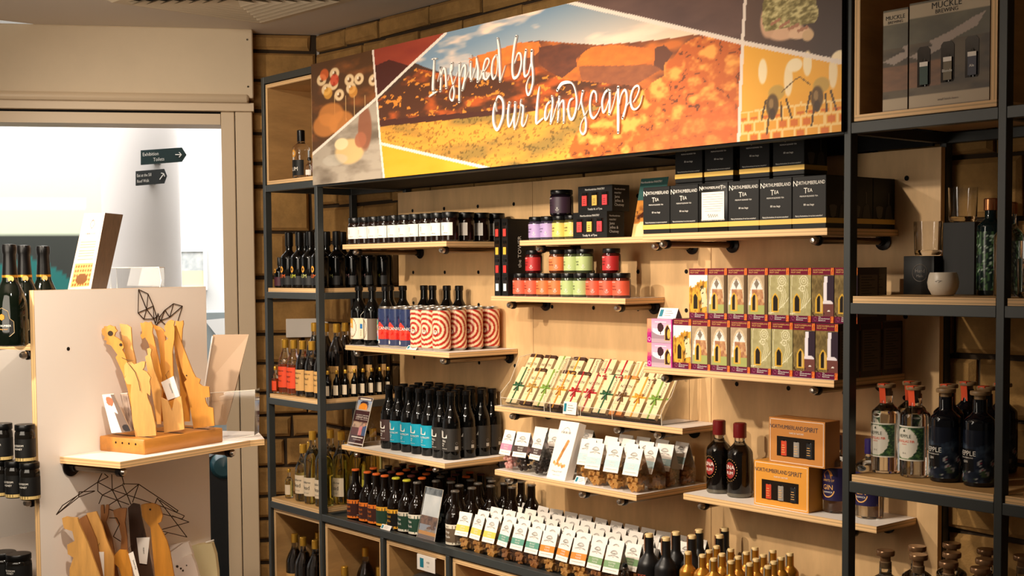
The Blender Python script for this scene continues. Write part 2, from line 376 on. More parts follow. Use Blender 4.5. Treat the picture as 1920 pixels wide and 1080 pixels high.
xa, za = fp(386, 852, 1.2); xb, zb_ = fp(470, 1075, 1.2)
r = thing('cabinet', 'black rounded cabinet standing in the dark behind the doorway', 'cabinet', RW.translation)
MB().prism([(xa-.12, 0), (xb+.1, 0), (xb+.1, za-.04), (xb-.2, za+.01), (xa+.05, za-.0), (xa-.12, za-.08)], 0, .5, mat('black_cabinet', (12, 18, 24), .35), R3 @ Matrix(((1, 0, 0, 0), (0, 0, 1, 1.2), (0, 1, 0, 0), (0, 0, 0, 1)))).build('body', r)
MB().lathe([(0, .07), (.05, .06), (.07, .03), (.075, 0)], mat('teal_shell', (40, 78, 88), .25), 20, Matrix.Translation(R3 @ Vector((fp(420, 872, 1.2)[0], 1.2, fp(420, 872, 1.2)[1]))) @ R3 @ Matrix.Rotation(PI/2, 4, 'X')).build('dome', r)
# ceiling air diffuser
r = thing('ceiling_vent', 'square louvred air diffuser set in the cream ceiling', 'vent', (0, 0, 0))
c0, c1, c2 = at(490, 35.5, Z=ZC), at(603, 5, Z=ZC), at(300, 8, Z=ZC)
ex = (c1-c0).normalized(); L0 = (c1-c0).length; ey = Vector((-ex.y, ex.x, 0)); 
if ey.dot(c2-c0) < 0: ey = -ey
L0 = .60
cen = c0+ex*L0/2+ey*L0/2
def sq(h): return [cen+ex*a*h+ey*b*h for a, b in ((-1, -1), (1, -1), (1, 1), (-1, 1))]
def ringm(mb, ho, zo, hi, zi, m):
    o, i_ = sq(ho), sq(hi); vs = [(p.x, p.y, zo) for p in o]+[(p.x, p.y, zi) for p in i_]
    mb.add(vs, [[k, (k+1) % 4, 4+(k+1) % 4, 4+k] for k in range(4)], m)
VW = mat('vent_white', (214, 196, 168), .5)
mb = MB(); ringm(mb, L0/2+.05, ZC-.001, L0/2+.035, ZC-.012, VW); ringm(mb, L0/2+.035, ZC-.012, L0/2-.005, ZC-.012, VW); ringm(mb, L0/2-.005, ZC-.012, L0/2-.012, ZC-.002, VW); mb.build('frame', r)
for k in range(7):
    h = L0/2-.018-k*.038; mb = MB(); ringm(mb, h, ZC-.020, h-.028, ZC-.004, VW); ringm(mb, h-.028, ZC-.0045, h-.001, ZC-.0215, VW); mb.build('louvre', r)
mb = MB(); p = sq(L0/2); mb.add([(q.x, q.y, ZC-.0008) for q in p], [[3, 2, 1, 0]], BLACKM); mb.build('dark_plenum', r)
# ================================================================ SHELVING FRAME (posts at X=-.393, 0, 2.4, 2.794)
T = .0195; D = .028; XA, XB, XD, XF, XG = -.393, 0, 2.40, 2.794, 3.30; YR = .4085
fr = thing('shelving_frame', 'dark grey steel frame carrying the long shop shelving and its sign', 'shelving', (0, 0, 0))
TOPZ = 2.402
for x in (XA, XB, XD, XF, XG):
    MB().box(x, x+T, 0, D, 0, TOPZ if x < 2 else 2.62, STEEL, c=.0012).build('post', fr)
    MB().box(x, x+T, YR, YR+D, 0, TOPZ if x < 2 else 2.62, STEEL, c=.0012).build('post', fr)
def railx(x0, x1, z, y=0): MB().box(x0, x1, y+.0005, y+D-.0005, z-.026, z, STEEL, c=.0012).build('rail', fr)
def raily(x, z): MB().box(x+.0005, x+T-.0005, D, YR, z-.026, z, STEEL, c=.0012).build('rail', fr)
LV = (.697, 1.119, 1.546, 1.972)
for z in LV:
    for a, b in ((XA+T, XB), (XD+T, XF), (XF+T, XG)):
        railx(a, b, z); railx(a, b, z, YR)
    for x in (XA, XB, XD, XF): raily(x, z)
for a, b, z in ((XA+T, XB, TOPZ), (XB+T, XD, TOPZ), (XD+T, XF, 2.62)): railx(a, b, z); railx(a, b, z, YR)
for x in (XA, XB): raily(x, TOPZ)
railx(XB+T, XD, .698); railx(XB+T, XD, 1.972); railx(XB+T, XD, 1.985, YR)
for x in (XA, XB, XD, XF): MB().box(x+.001, x+T-.001, D, YR, .05, .075, STEEL).build('rail', fr)
DIV = (.4145, .806, 1.2, 1.6, 2.0)
for x in DIV: MB().box(x, x+T, .0005, D-.0005, .0, .671, STEEL, c=.0012).build('post', fr)
MB().box(XB+T, XD, D+.001, YR, .668, .688, STEEL).build('bench_top_panel', fr)
MB().box(XB+T, 1.640, D+.002, YR-.004, 1.950, 1.957, BLACKM).build('soffit_panel', fr); MB().box(1.640, XD-.002, YR-.03, YR-.02, 1.940, 2.38, BLACKM).build('dark_gap_sheet', fr)  # right-hand black sheet is added, standing in for the darkness behind the sign
# back panels of birch ply, three sheets
px_ = [(.0, .8185), (.8205, 1.6435), (1.6455, 2.4185)]
for i, (a, b) in enumerate(px_):
    mb = MB().box(a, b, .386, .404, .70, 1.936, PLYP)
    nz = (.76, 1.02, 1.285, 1.50, 1.62, 1.862)
    for z in nz:
        for k in range(4):
            x = a+.1+k*(b-a-.2)/3; mb.lathe([(0, .0), (.0055, 0), (.007, .0008)], BLACKM, 10, Matrix.Translation((x, .3858, z)) @ Matrix.Rotation(PI/2, 4, 'X'))
    p = mb.build('back_panel')
    tag(p, ['left', 'middle', 'right'][i]+' upright sheet of birch plywood backing the bracket shelves', 'panel', 'plywood back panels')
# plywood boxes fitted in the frame
def cubby(x0, x1, z0, z1, y0, y1, label, group, back=True):
    t = .015; r = thing('plywood_cubby', label, 'shelf box', ((x0+x1)/2, y0, z0), 0, group)
    o = lambda a, b, c_, d, e, f, m, **k: MB().box(a-(x0+x1)/2, b-(x0+x1)/2, c_-y0, d-y0, e-z0, f-z0, m, **k)
    o(x0, x1, y0, y1, z0, z0+t, PLYE, top=PLYF).build('bottom_board', r); o(x0, x1, y0, y1, z1-t, z1, PLYE, bot=PLYF).build('top_board', r)
    for a in (x0, x1-t):
        mb = MB(); mb.box(a-(x0+x1)/2, a+t-(x0+x1)/2, .0004, y1-y0, t, z1-z0-t, PLYF); mb.box(a-(x0+x1)/2, a+t-(x0+x1)/2, 0, .0004, t, z1-z0-t, PLYV); mb.build('side_board', r)
    if back: o(x0+t, x1-t, y1-.006, y1, z0+t, z1-t, PLYF).build('back_board', r)
cubby(XA+T+.006, XB-.004, 1.974, 2.372, .006, .40, 'open plywood box at the top of the left end bay', 'plywood boxes')
cubby(XD+T+.006, XF-.006, 1.974, 2.46, .004, .40, 'open plywood box at the top of the right end bay', 'plywood boxes')
cubby(XA+T+.006, XB-.006, .26, .668, .012, .40, 'open plywood box at the foot of the left end bay', 'plywood boxes')
cx_ = [XB+T]+[d+T for d in DIV]; ce = list(DIV)+[XD]
for i in range(6): cubby(cx_[i]+.006, ce[i]-.006, .26, .664, .012, .40, ORD[i]+' open plywood box from the left under the long counter', 'plywood boxes')
for x0, x1, side in ((XA+T+.004, XB-.004, 'left'), (XD+T+.004, XF-.004, 'right'), (XF+T+.004, XG-.004, 'far right')):
    for k, z in enumerate(LV[:3] if side != 'left' else LV[:3]):
        if side == 'right' and k == 0: pass
        y0 = .006 if side != 'left' else .004
        b = MB().box(x0, x1, y0, YR-.002, z, z+.016, PLYE, top=PLYF).build('plywood_shelf')
        tag(b, ['lowest', 'second lowest', 'third lowest'][k]+' birch plywood shelf board of the '+side+' end bay', 'shelf', 'end bay shelf boards')
# white plaque on the stone behind the left bay
p0 = at(536, 598, n=NW, p0=CORNER+NW*.03)-CORNER; p1 = at(592, 632, n=NW, p0=CORNER+NW*.03)-CORNER
tag(MB().box(p0.dot(DW), p1.dot(DW)+.06, -.03, -.013, p1.z, p0.z, PAPER, RW, c=.002).build('wall_plate'), 'pale blank plate fixed to the stone behind the gold-capped bottles', 'plate')
# ================================================================ BRACKET SHELVES
def bshelf(x0, x1, y0, z, label, kx, t=.018):
    r = thing('bracket_shelf', label, 'shelf', ((x0+x1)/2, .385, z), 0, 'pipe bracket shelves'); h = (x1-x0)/2; d = y0-.385
    MB().box(-h, h, d, -.001, -t, 0, PLYE, top=LAM, c=0).build('board', r)
    for x in kx:
        xx = x-(x0+x1)/2; zz = -t-.0125; RX = Matrix.Translation((xx, 0, zz)) @ Matrix.Rotation(PI/2, 4, 'X')   # z of lathe runs to -Y
        b = MB().lathe([(.0095, .0), (.0095, -d-.03)], PIPE, 16, RX).build('bracket_pipe', r)
        MB().lathe([(.0, .0012), (.024, .0012), (.024, .005), (.0125, .008), (.0125, .022), (.0, .022)], COLLAR, 20, RX).build('flange', b)
        MB().lathe([(.0, -d-.030), (.0125, -d-.030), (.0135, -d-.026), (.0135, -d-.020), (.0125, -d-.016), (.0, -d-.016)], COLLAR, 20, RX).build('collar', b)
        MB().lathe([(.010, -d-.020), (.0108, -d-.010), (.010, -d-.004), (.006, -d+.001), (.0, -d+.002)], CHROME, 20, RX).build('end_knob', b)
    return r
DEEP = .078; SH = .212
bshelf(.072, .726, DEEP, 1.728, 'top left bracket shelf holding the white-labelled dark jars', (.15, .69))
bshelf(.082, .735, DEEP, 1.3465, 'left bracket shelf holding beer bottles and striped cans', (.15, .69))
bshelf(.046, .704, DEEP, .962, 'lower left bracket shelf holding the blue-labelled beers', (.14, .64))
bshelf(.955, 1.60, SH, 1.7265, 'top middle bracket shelf holding purple jars and gift cartons', (1.045, 1.57))
bshelf(.80, 1.452, SH, 1.5395, 'middle bracket shelf holding red, orange and green jars', (.89, 1.41))
bshelf(.815, 1.687, SH, 1.1615, 'middle bracket shelf holding the clear rack of chocolate bars', (.90, 1.405, 1.578))
bshelf(.978, 1.63, DEEP, .9735, 'lower middle bracket shelf holding bags of fudge', (1.045, 1.39, 1.555))
bshelf(1.657, 2.295, DEEP, 1.729, 'top right bracket shelf holding black tea cartons', (1.73, 2.25))
bshelf(1.661, 2.318, DEEP, 1.350, 'right bracket shelf holding the purple and gold cake boxes', (1.735, 2.25))
bshelf(1.695, 2.356, SH-.005, .972, 'lower right bracket shelf holding red-capped bottles and orange gift boxes', (1.757, 2.27))
# ================================================================ SIGN
YB = -.018; BX0, BX1, BZ0, BZ1 = .022, 2.405, 1.9515, 2.402
def bpt(u, v): p = at(u, v, Y=YB); return (p.x, p.z)
def banner(A, B):
    X = BX0+(BX1-BX0)*A; Z = BZ0+(BZ1-BZ0)*B; P = lambda *q: [bpt(*k) for k in q]
    c = np.zeros(A.shape+(3,)); n1 = fbm(X*9, Z*30, 1); n2 = fbm(X*40, Z*90, 4); n3 = fbm(X*70+Z*60, Z*160-X*50, 9, 3)
    # sky
    t = (Z-2.08)/.3; c = mix(mix(np.full(c.shape, (250, 214, 178.)), (226, 206, 186), (1.15-X)*1.2), (122, 146, 166), t*1.3-(X-.7)*.55)
    cl = fbm(X*4.2, Z*24, 21); c = mix(c, np.full(c.shape, (250, 216, 190.)), (cl-.52)*7*(Z > 2.2))
    # far hills
    hill = inpoly(X, Z, P((690, 150), (760, 125), (778, 118), (800, 127), (845, 141), (900, 150), (1000, 110), (1010, 200), (690, 260)))
    fill(c, hill, mix(np.full(c.shape, (62, 44, 34.)), (92, 56, 40), n1))
    oh = inpoly(X, Z, P((880, 112), (940, 92), (975, 80), (1010, 76), (1060, 80), (1120, 84), (1180, 80), (1240, 74), (1310, 64), (1390, 82), (1390, 180), (1180, 200), (1000, 190), (930, 140), (880, 125)))
    fill(c, oh, mix(np.full(c.shape, (206, 110, 44.)), (112, 62, 40), (fbm(X*7, Z*22, 13)-.35)*4))
    oh2 = inpoly(X, Z, P((878, 110), (935, 92), (975, 80), (1010, 78), (1016, 92), (1000, 106), (960, 118), (930, 124)))
    fill(c, oh2, mix(np.full(c.shape, (234, 134, 54.)), (200, 100, 44), n2))
    oh3 = inpoly(X, Z, P((1082, 122), (1090, 100), (1110, 88), (1150, 84), (1215, 90), (1228, 98), (1230, 118), (1160, 124)))
    fill(c, oh3, mix(np.full(c.shape, (240, 128, 48.)), (206, 100, 40), n2))
    fill(c, inpoly(X, Z, P((1010, 88), (1060, 82), (1105, 90), (1080, 110), (1082, 124), (1050, 150), (1010, 120))), mix(np.full(c.shape, (120, 66, 44.)), (82, 48, 38), n2))
    fill(c, inpoly(X, Z, P((1228, 90), (1245, 84), (1262, 100), (1250, 118), (1244, 132), (1226, 130))), np.array((104, 60, 42)))
    fill(c, inpoly(X, Z, P((1085, 124), (1225, 122), (1240, 130), (1180, 166), (1090, 150))), mix(np.full(c.shape, (160, 92, 54.)), (124, 70, 46), n2))
    # valley
    vd = inpoly(X, Z, P((707, 190), (780, 128), (850, 143), (930, 150), (1010, 125), (1060, 150), (1180, 160), (1220, 170), (1200, 215), (712, 245)))
    c[vd] = mix(np.full(c.shape, (82, 46, 28.)), (182, 84, 34), (n1-.42)*5)[vd]
    g = vd & (n2 > .62); c[g] = (214, 132, 48)
    fd = inpoly(X, Z, P((705, 238), (860, 222), (1010, 205), (1200, 196), (1395, 190), (1395, 300), (700, 345)))
    c[fd] = mix(np.full(c.shape, (232, 156, 58.)), (150, 118, 56), (fbm(X*5, Z*18, 31)-.38)*4)[fd]
    g = fd & (n3 > .56); c[g] = c[g]*.72
    dk = inpoly(X, Z, P((705, 226), (1000, 200), (1005, 208), (860, 223), (706, 238))); fill(c, dk, np.array((74, 38, 28)))
    # rocky crag
    rk = inpoly(X, Z, P((1060, 300), (1080, 250), (1105, 215), (1145, 185), (1165, 168), (1210, 170), (1222, 155), (1245, 142), (1246, 118), (1262, 110), (1280, 84), (1300, 72), (1330, 66), (1392, 80), (1392, 300)))
    r_ = np.abs(fbm(X*16, Z*26, 41)-.5)*2; c[rk] = mix(np.full(c.shape, (248, 166, 76.)), (196, 96, 36), (.36-r_)*4+n3*.35)[rk]
    g = rk & (r_ < .045) & (n2 > .5); c[g] = (112, 58, 30)
    gr = inpoly(X, Z, P((1180, 290), (1230, 235), (1300, 215), (1390, 185), (1390, 275))); c[gr] = mix(c, np.full(c.shape, (214, 104, 46.)), .3+n3*.6)[gr]
    # surrounding pictures
    A1 = inpoly(X, Z, P((580, 80), (700, 80), (706, 180), (580, 292))); c[A1] = mix(np.full(c.shape, (82, 50, 22.)), (140, 80, 34), (n1-.45)*3)[A1]
    def blob(u, v, du, dv, col, s_=1.):
        x0, z0 = bpt(u, v); x1, z1 = bpt(u+du, v); _, z2 = bpt(u, v-dv); q = ((X-x0)/(x1-x0))**2+((Z-z0)/(z2-z0))**2
        m = (q < 1); c[m] = mix(c, np.full(c.shape, np.array(col, float)), np.clip((1-q)*3, 0, 1)*s_)[m]
    for u, v in ((603, 150), (612, 168), (625, 158), (627, 138), (655, 150), (673, 148), (658, 165), (636, 178), (700, 150)):
        blob(u, v, 10, 12, (228, 196, 150)); blob(u, v, 4, 5, (110, 70, 30)); blob(u-2, v-2, 2, 3, (240, 224, 196))
    for u, v, q in ((608, 140, (220, 96, 40)), (627, 150, (200, 56, 30)), (662, 172, (222, 150, 60)), (615, 175, (224, 160, 60))): blob(u, v, 9, 12, q, .8)
    for u in (627, 648, 664, 684): m = A1 & (seg(X, Z, bpt(u, 180), bpt(u+1, 225)) < .0022); c[m] = (216, 176, 120)
    for u, v in ((610, 235), (640, 230), (620, 215)): blob(u, v, 26, 24, (206, 130, 62), .8)
    A2 = inpoly(X, Z, P((580, 290), (706, 186), (722, 345), (580, 350))); c[A2] = mix(np.full(c.shape, (172, 158, 140.)), (110, 96, 80), (n1-.4)*2.4+.1)[A2]
    c0 = c.copy(); blob(655, 284, 30, 26, (214, 178, 120)); blob(640, 270, 14, 12, (232, 206, 158)); blob(684, 240, 14, 46, (140, 84, 58), .9); blob(676, 262, 12, 16, (168, 100, 70), .9); blob(628, 300, 26, 12, (196, 188, 172), .5)
    c[~(A2)] = c0[~A2]
    A3 = inpoly(X, Z, P((698, 92), (834, 60), (834, 66), (706, 182))); c[A3] = mix(np.full(c.shape, (160, 66, 42.)), (128, 44, 32), n1)[A3]
    fill(c, A3 & inpoly(X, Z, P((700, 125), (730, 112), (770, 124), (706, 185))), np.array((74, 30, 22)))
    fill(c, inpoly(X, Z, P((714, 270), (910, 314), (910, 330), (720, 350))), mix(np.full(c.shape, (232, 158, 34.)), (240, 176, 54), n1))
    A4 = inpoly(X, Z, P((1040, -10), (1073, 6), (1392, 80), (1401, -60), (1100, -60))); c[A4] = mix(np.full(c.shape, (116, 86, 76.)), (84, 62, 58), n1)[A4]
    A5 = inpoly(X, Z, P((1399, -80), (1394, 78), (1600, 120), (1600, -80))); c[A5] = mix(np.full(c.shape, (104, 78, 66.)), (70, 52, 46), (X-2.1)*4)[A5]
    c0 = c.copy()
    for u, v, a, b, q in ((1470, 52, 38, 26, (222, 176, 140)), (1440, 40, 16, 34, (210, 164, 130)), (1500, 62, 24, 12, (232, 190, 152)), (1515, 66, 12, 12, (214, 176, 132))): blob(u, v, a, b, q)
    x0, z0 = bpt(1480, 18); m = (np.hypot((X-x0)*1.0, (Z-z0)*1.15) < .078+.02*n1) & (Z > bpt(1480, 50)[1]); c[m] = mix(np.full(c.shape, (118, 104, 54.)), (216, 200, 140), (n3-.3)*3)[m]
    for k in range(4): m = seg(X, Z, bpt(1446+k*17, 46+k*4), bpt(1462+k*17, 36+k*5)) < .004; c[m] = (176, 120, 90)
    m = ~A5; c[m] = c0[m]
    A6 = inpoly(X, Z, P((1396, 80), (1600, 120), (1600, 300), (1384, 290))); c[A6] = mix(np.full(c.shape, (240, 172, 56.)), (226, 146, 40), (2.03-Z)*4+n1*.3)[A6]
    # honeycomb foot
    s_ = .036; hx = X/s_; hz = Z/(s_*.75); row = np.floor(hz); fx = (hx+.5*(row % 2)) % 1-.5; fz = hz % 1-.5; dd = np.maximum(np.abs(fx)*1.05, np.abs(fz)*.95+np.abs(fx)*.25)
    m = A6 & (Z < bpt(1480, 205)[1]+.02*n1) & (dd > .43); c[m] = (248, 206, 130)
    m = A6 & (Z < bpt(1480, 212)[1]) & (dd < .33) & (vnoise(np.floor(hx+.5*(row % 2)), row, 6) > .35); c[m] = (216, 112, 34)
    def bee(u, v, k):
        for du, dv, a, b, q in ((-26, -46, 9, 26, (250, 226, 180)), (22, -30, 9, 34, (248, 222, 176)), (34, -58, 16, 14, (250, 228, 186)), (0, -6, 17, 16, (196, 156, 74)), (-8, 18, 13, 24, (98, 70, 34)), (-8, 34, 7, 12, (70, 48, 26)), (-10, 14, 5, 10, (150, 116, 70))): blob(u+du*k, v+dv*k, a*abs(k), b*abs(k), q)
        for a, b, e, f in ((-20, 8, -28, 44), (8, 12, 10, 44), (18, 6, 28, 40), (-14, 36, -18, 70)):
            m = seg(X, Z, bpt(u+a*k, v+b*k), bpt(u+e*k, v+f*k)) < .0028; c[m] = (84, 58, 30)
    bee(1456, 180, 1.0); bee(1540, 165, 1.0)
    for a, b in (((1466, 172), (1490, 150)), ((1490, 150), (1500, 144)), ((1500, 144), (1518, 158))): m = seg(X, Z, bpt(*a), bpt(*b)) < .0014; c[m] = (110, 76, 36)
    # white dividing bars
    for pts, w0, w1 in ((((699, 92), (706, 180), (713, 268), (721, 345)), .0062, .0058), (((585, 290), (706, 184), (760, 132), (836, 62)), .0058, .0060), (((713, 269), (905, 313), (930, 320)), .0055, .0055),
                        (((1050, 0), (1200, 35), (1393, 80), (1600, 121)), .0062, .0062), (((1401, -60), (1392, 80), (1384, 290)), .0055, .0055)):
        for a, b in zip(pts[:-1], pts[1:]): m = seg(X, Z, bpt(*a), bpt(*b)) < w0*.9; c[m] = (238, 220, 204)
    return c
sg = thing('shop_sign', 'long printed landscape sign board reading Inspired by Our Landscape', 'sign', ((BX0+BX1)/2, YB, BZ0))
cxs = (BX0+BX1)/2
MB().box(BX0-cxs, BX1-cxs, .0006, .017, 0, BZ1-BZ0, BLACKM).build('sign_board', sg)
MB().grid(lambda a, b: ((BX1-BX0)*(a-.5), 0, (BZ1-BZ0)*b), 760, 150, PRINTB, banner).build('printed_face', sg)
# brush lettering, each stroke a tapered ribbon; figures are px points with stroke width
def zz(ox, oy, k, pts): return [(ox+x/k, oy+y/k, w_/k) for x, y, w_ in pts]
S = []
q = 7.5
a = lambda *p: S.append(zz(800, 60, q, p))
a((88, 385, 20), (128, 378, 26), (160, 375, 20)); a((122, 385, 30), (118, 500, 42), (110, 650, 56), (105, 780, 60), (108, 840, 44)); a((58, 908, 30), (105, 875, 30), (165, 838, 20))
a((172, 700, 10), (200, 600, 12), (215, 500, 28)); a((215, 500, 28), (222, 640, 38), (212, 835, 36)); a((222, 640, 20), (250, 530, 26), (275, 525, 40), (290, 640, 44), (294, 790, 40))
a((318, 690, 10), (345, 590, 14), (375, 520, 30), (375, 440, 38)); a((375, 440, 38), (352, 540, 30), (375, 690, 28), (405, 830, 38), (385, 960, 40), (345, 930, 22), (350, 840, 20), (400, 720, 14), (455, 560, 12))
a((480, 440, 34), (478, 700, 40), (476, 985, 40)); a((485, 640, 14), (520, 510, 20), (560, 475, 40), (560, 620, 42), (530, 780, 44), (520, 820, 36)); a((530, 800, 10), (560, 690, 14), (610, 560, 10))
a((648, 335, 26), (650, 365, 26)); a((640, 420, 34), (635, 560, 44), (640, 690, 36)); a((645, 700, 12), (675, 600, 14), (712, 480, 16), (718, 360, 30)); a((718, 360, 30), (735, 450, 44), (745, 560, 48), (735, 700, 42)); a((740, 705, 20), (775, 650, 14), (800, 590, 12))
a = lambda *p: S.append(zz(900, 60, q, p))
a((0, 690, 12), (40, 590, 12), (95, 530, 16), (145, 430, 26), (135, 375, 30), (95, 400, 36), (65, 520, 42), (75, 640, 44), (110, 665, 34), (165, 590, 14))
a((245, 330, 30), (205, 400, 36), (185, 540, 42), (205, 660, 40), (250, 600, 18), (268, 450, 16), (262, 330, 26)); a((265, 90, 30), (285, 240, 48), (292, 420, 56), (300, 600, 50), (300, 700, 34)); a((305, 690, 16), (340, 590, 14), (375, 475, 10))
a((530, 60, 40), (505, 180, 48), (480, 380, 48), (475, 560, 46), (500, 650, 50), (560, 600, 44), (600, 450, 40), (590, 320, 40), (550, 310, 30), (505, 440, 18))
a((665, 255, 44), (645, 400, 48), (640, 560, 48), (655, 625, 44), (700, 580, 26), (735, 440, 26)); a((748, 262, 52), (745, 420, 52), (762, 560, 42), (760, 720, 42), (720, 860, 42), (690, 880, 40), (670, 790, 30), (690, 690, 18), (725, 620, 10))
q = 10.29; a = lambda *p: S.append(zz(915, 150, q, p))
a((195, 610, 14), (178, 520, 20), (185, 400, 24), (235, 320, 56), (310, 400, 66), (325, 560, 70), (300, 760, 70), (210, 960, 70), (140, 850, 70), (130, 650, 66), (155, 480, 48), (180, 420, 24))
a((438, 440, 60), (415, 600, 66), (410, 760, 66), (430, 900, 50), (490, 800, 40), (540, 600, 40)); a((550, 435, 54), (545, 600, 60), (530, 780, 60), (540, 945, 44)); a((545, 940, 16), (600, 800, 20), (650, 560, 16), (655, 420, 28)); a((665, 380, 30), (655, 470, 34), (705, 520, 50), (695, 680, 60), (680, 840, 60), (710, 890, 34), (760, 800, 20), (792, 665, 12))
q = 9; a = lambda *p: S.append(zz(1000, 145, q, p))
a((125, 160, 16), (105, 300, 50), (85, 500, 62), (72, 700, 66), (78, 780, 44), (130, 740, 40), (190, 690, 30))
a((310, 410, 40), (255, 470, 44), (225, 600, 52), (230, 715, 48), (270, 680, 28), (310, 560, 20)); a((335, 320, 40), (350, 420, 48), (330, 600, 52), (315, 780, 50)); a((320, 790, 20), (360, 680, 20), (400, 540, 18), (440, 400, 20))
a((462, 330, 40), (455, 520, 46), (438, 750, 40)); a((450, 560, 20), (485, 440, 24), (530, 400, 50), (540, 560, 52), (538, 765, 44))
a((588, 545, 12), (610, 520, 20)); a((690, 360, 36), (640, 400, 44), (612, 540, 48), (640, 690, 56), (690, 700, 56), (740, 560, 52), (755, 400, 44), (730, 220, 32), (680, 110, 26), (600, 85, 60), (500, 115, 70), (430, 220, 60))
a((785, 555, 12), (815, 450, 20), (835, 370, 30), (860, 240, 56)); a((860, 240, 60), (835, 400, 34), (865, 560, 36), (910, 740, 48), (905, 900, 56), (860, 960, 44), (815, 900, 26), (830, 780, 20), (880, 680, 16), (940, 560, 14))
q = 9.39; a = lambda *p: S.append(zz(1090, 145, q, p))
a((290, 430, 34), (285, 300, 40), (240, 245, 44), (195, 330, 50), (175, 500, 56), (190, 660, 56), (240, 720, 50), (310, 640, 24), (360, 520, 16))
a((500, 220, 46), (440, 280, 50), (395, 420, 54), (400, 560, 50), (420, 620, 46), (470, 540, 26), (510, 400, 20)); a((530, 240, 50), (530, 400, 56), (520, 650, 50)); a((530, 660, 18), (580, 520, 20), (630, 330, 18), (650, 250, 20))
a((675, 175, 64), (675, 500, 68), (676, 800, 72), (675, 975, 56)); a((700, 470, 22), (730, 320, 30), (790, 225, 50), (825, 300, 56), (825, 450, 56), (790, 620, 52), (755, 720, 60)); a((760, 650, 14), (810, 540, 20), (870, 440, 16))
a((940, 440, 20), (1000, 340, 30), (1045, 210, 36), (1015, 150, 44), (945, 200, 48), (900, 330, 52), (895, 450, 56), (930, 550, 52), (990, 560, 40), (1060, 480, 24), (1105, 320, 10))
def ribbon(mb, pts, m, th=.006):
    P = [Vector((bpt(x, y)[0]-cxs, bpt(x, y)[1]-BZ0)) for x, y, _ in pts]; W = [w_*1.0 for *_, w_ in pts]; sc_ = []
    for (x, y, _) in pts: sc_.append((bpt(x, y-10)[1]-bpt(x, y+10)[1])/20)
    W = [w_*s_ for w_, s_ in zip(W, sc_)]; pp, ww = [], []
    n = len(P)
    for i in range(n-1):
        p0, p1, p2, p3 = P[max(i-1, 0)], P[i], P[i+1], P[min(i+2, n-1)]; K = 8
        for k in range(K+(i == n-2)):
            t = k/K; pp.append(.5*((2*p1)+(p2-p0)*t+(2*p0-5*p1+4*p2-p3)*t*t+(3*p1-p0-3*p2+p3)*t**3)); ww.append(W[i]*(1-t)+W[i+1]*t)
    N = len(pp); vs = []
    for i in range(N):
        d = (pp[min(i+1, N-1)]-pp[max(i-1, 0)]); d = d.normalized() if d.length > 1e-9 else Vector((0, 1)); nrm = Vector((-d.y, d.x))*ww[i]*.5*.86
        for s_ in (1, -1):
            e = pp[i]+nrm*s_; vs += [(e.x, -th, e.y), (e.x, -.0006, e.y)]
    fs = []
    for i in range(N-1):
        b = i*4; c_ = b+4; fs += [[b, c_, c_+2, b+2], [b, b+1, c_+1, c_], [b+2, c_+2, c_+3, b+3]]
    mb.add(vs, fs, m)
    for i in (0, N-1):   # round ends
        r_ = ww[i]*.43; mb.prism([(pp[i].x+r_*math.cos(k*PI/6), pp[i].y+r_*math.sin(k*PI/6)) for k in range(12)], .0006, th, m, Matrix(((1, 0, 0, 0), (0, 0, -1, 0), (0, 1, 0, 0), (0, 0, 0, 1))))
LETW = mat('white_sign_lettering', (240, 230, 220), .5)
l1, l2 = MB(), MB()
for s_ in S:
    top = max(p[1] for p in s_); isl1 = (s_[0][0] < 1006 and min(p[1] for p in s_) < 160 and not (s_[0][0] > 914 and min(p[1] for p in s_) > 175))
    ribbon(l1 if isl1 else l2, s_, LETW, .006+.0002*(len(l1.v)+len(l2.v)) % .001)
for q_ in (l2,):
    o_ = len(l1.v); l1.v += q_.v; l1.col += q_.col; l1.f += [[a_+o_ for a_ in f_] for f_ in q_.f]; l1.mi += q_.mi; l1.sm += q_.sm
l1.build('lettering', sg)['label'] = 'white script lettering'
# ================================================================ PRODUCT KINDS (all face -Y, base at the origin)
def bprof(r, h, zs, zn, rn, foot=.004):
    """bottle outline: body radius r up to zs, shoulder curve to neck radius rn at zn, up to h"""
    p = [(0, foot*.6), (r*.8, 0), (r*.96, foot*.4), (r, foot*1.4), (r, zs)]
    for k in range(1, 8):
        t = k/8; e = 1-(1-math.cos(t*PI))/2
        p.append((rn+(r-rn)*(e**.9), zs+(zn-zs)*(t**.85)))
    return p+[(rn, zn), (rn*.97, h)]
def label_band(mb, r, z0, z1, half, m, colfn=None, nx=14, ny=1, turn=0):
    R = r+.0005
    mb.grid(lambda a, b: (R*math.sin((a*2-1)*half+turn), -R*math.cos((a*2-1)*half+turn), z0+(z1-z0)*b), nx if colfn is None else max(nx, 40), ny if colfn is None else max(ny, 40), m, colfn, None, True)
    return mb
def bottle(name, r, h, zs, zn, rn, glass, cap, lab=None, capr=None, capz=None, liquid=None, seg=22, extra=None):
    def mk():
        root = E(name)
        MB().lathe(bprof(r, h, zs, zn, rn), glass, seg).build('glass_body', root)
        if liquid:
            lv, lm = liquid; q = [(a*.9, max(z, .006)) for a, z in bprof(r, h, zs, zn, rn) if z < lv]; q += [(q[-1][0], lv), (0, lv)]
            MB().lathe(q, lm, seg).build('contents', root)
        cr = capr or rn*1.12; z0, z1 = capz or (h-.014, h+.003)
        MB().lathe([(cr*.98, z0), (cr, z0+.002), (cr, z1-.0025), (cr*.85, z1), (0, z1)], cap, 18).build('cap', root)
        if lab: lab(root)
        if extra: extra(root)
        return root
    return mk
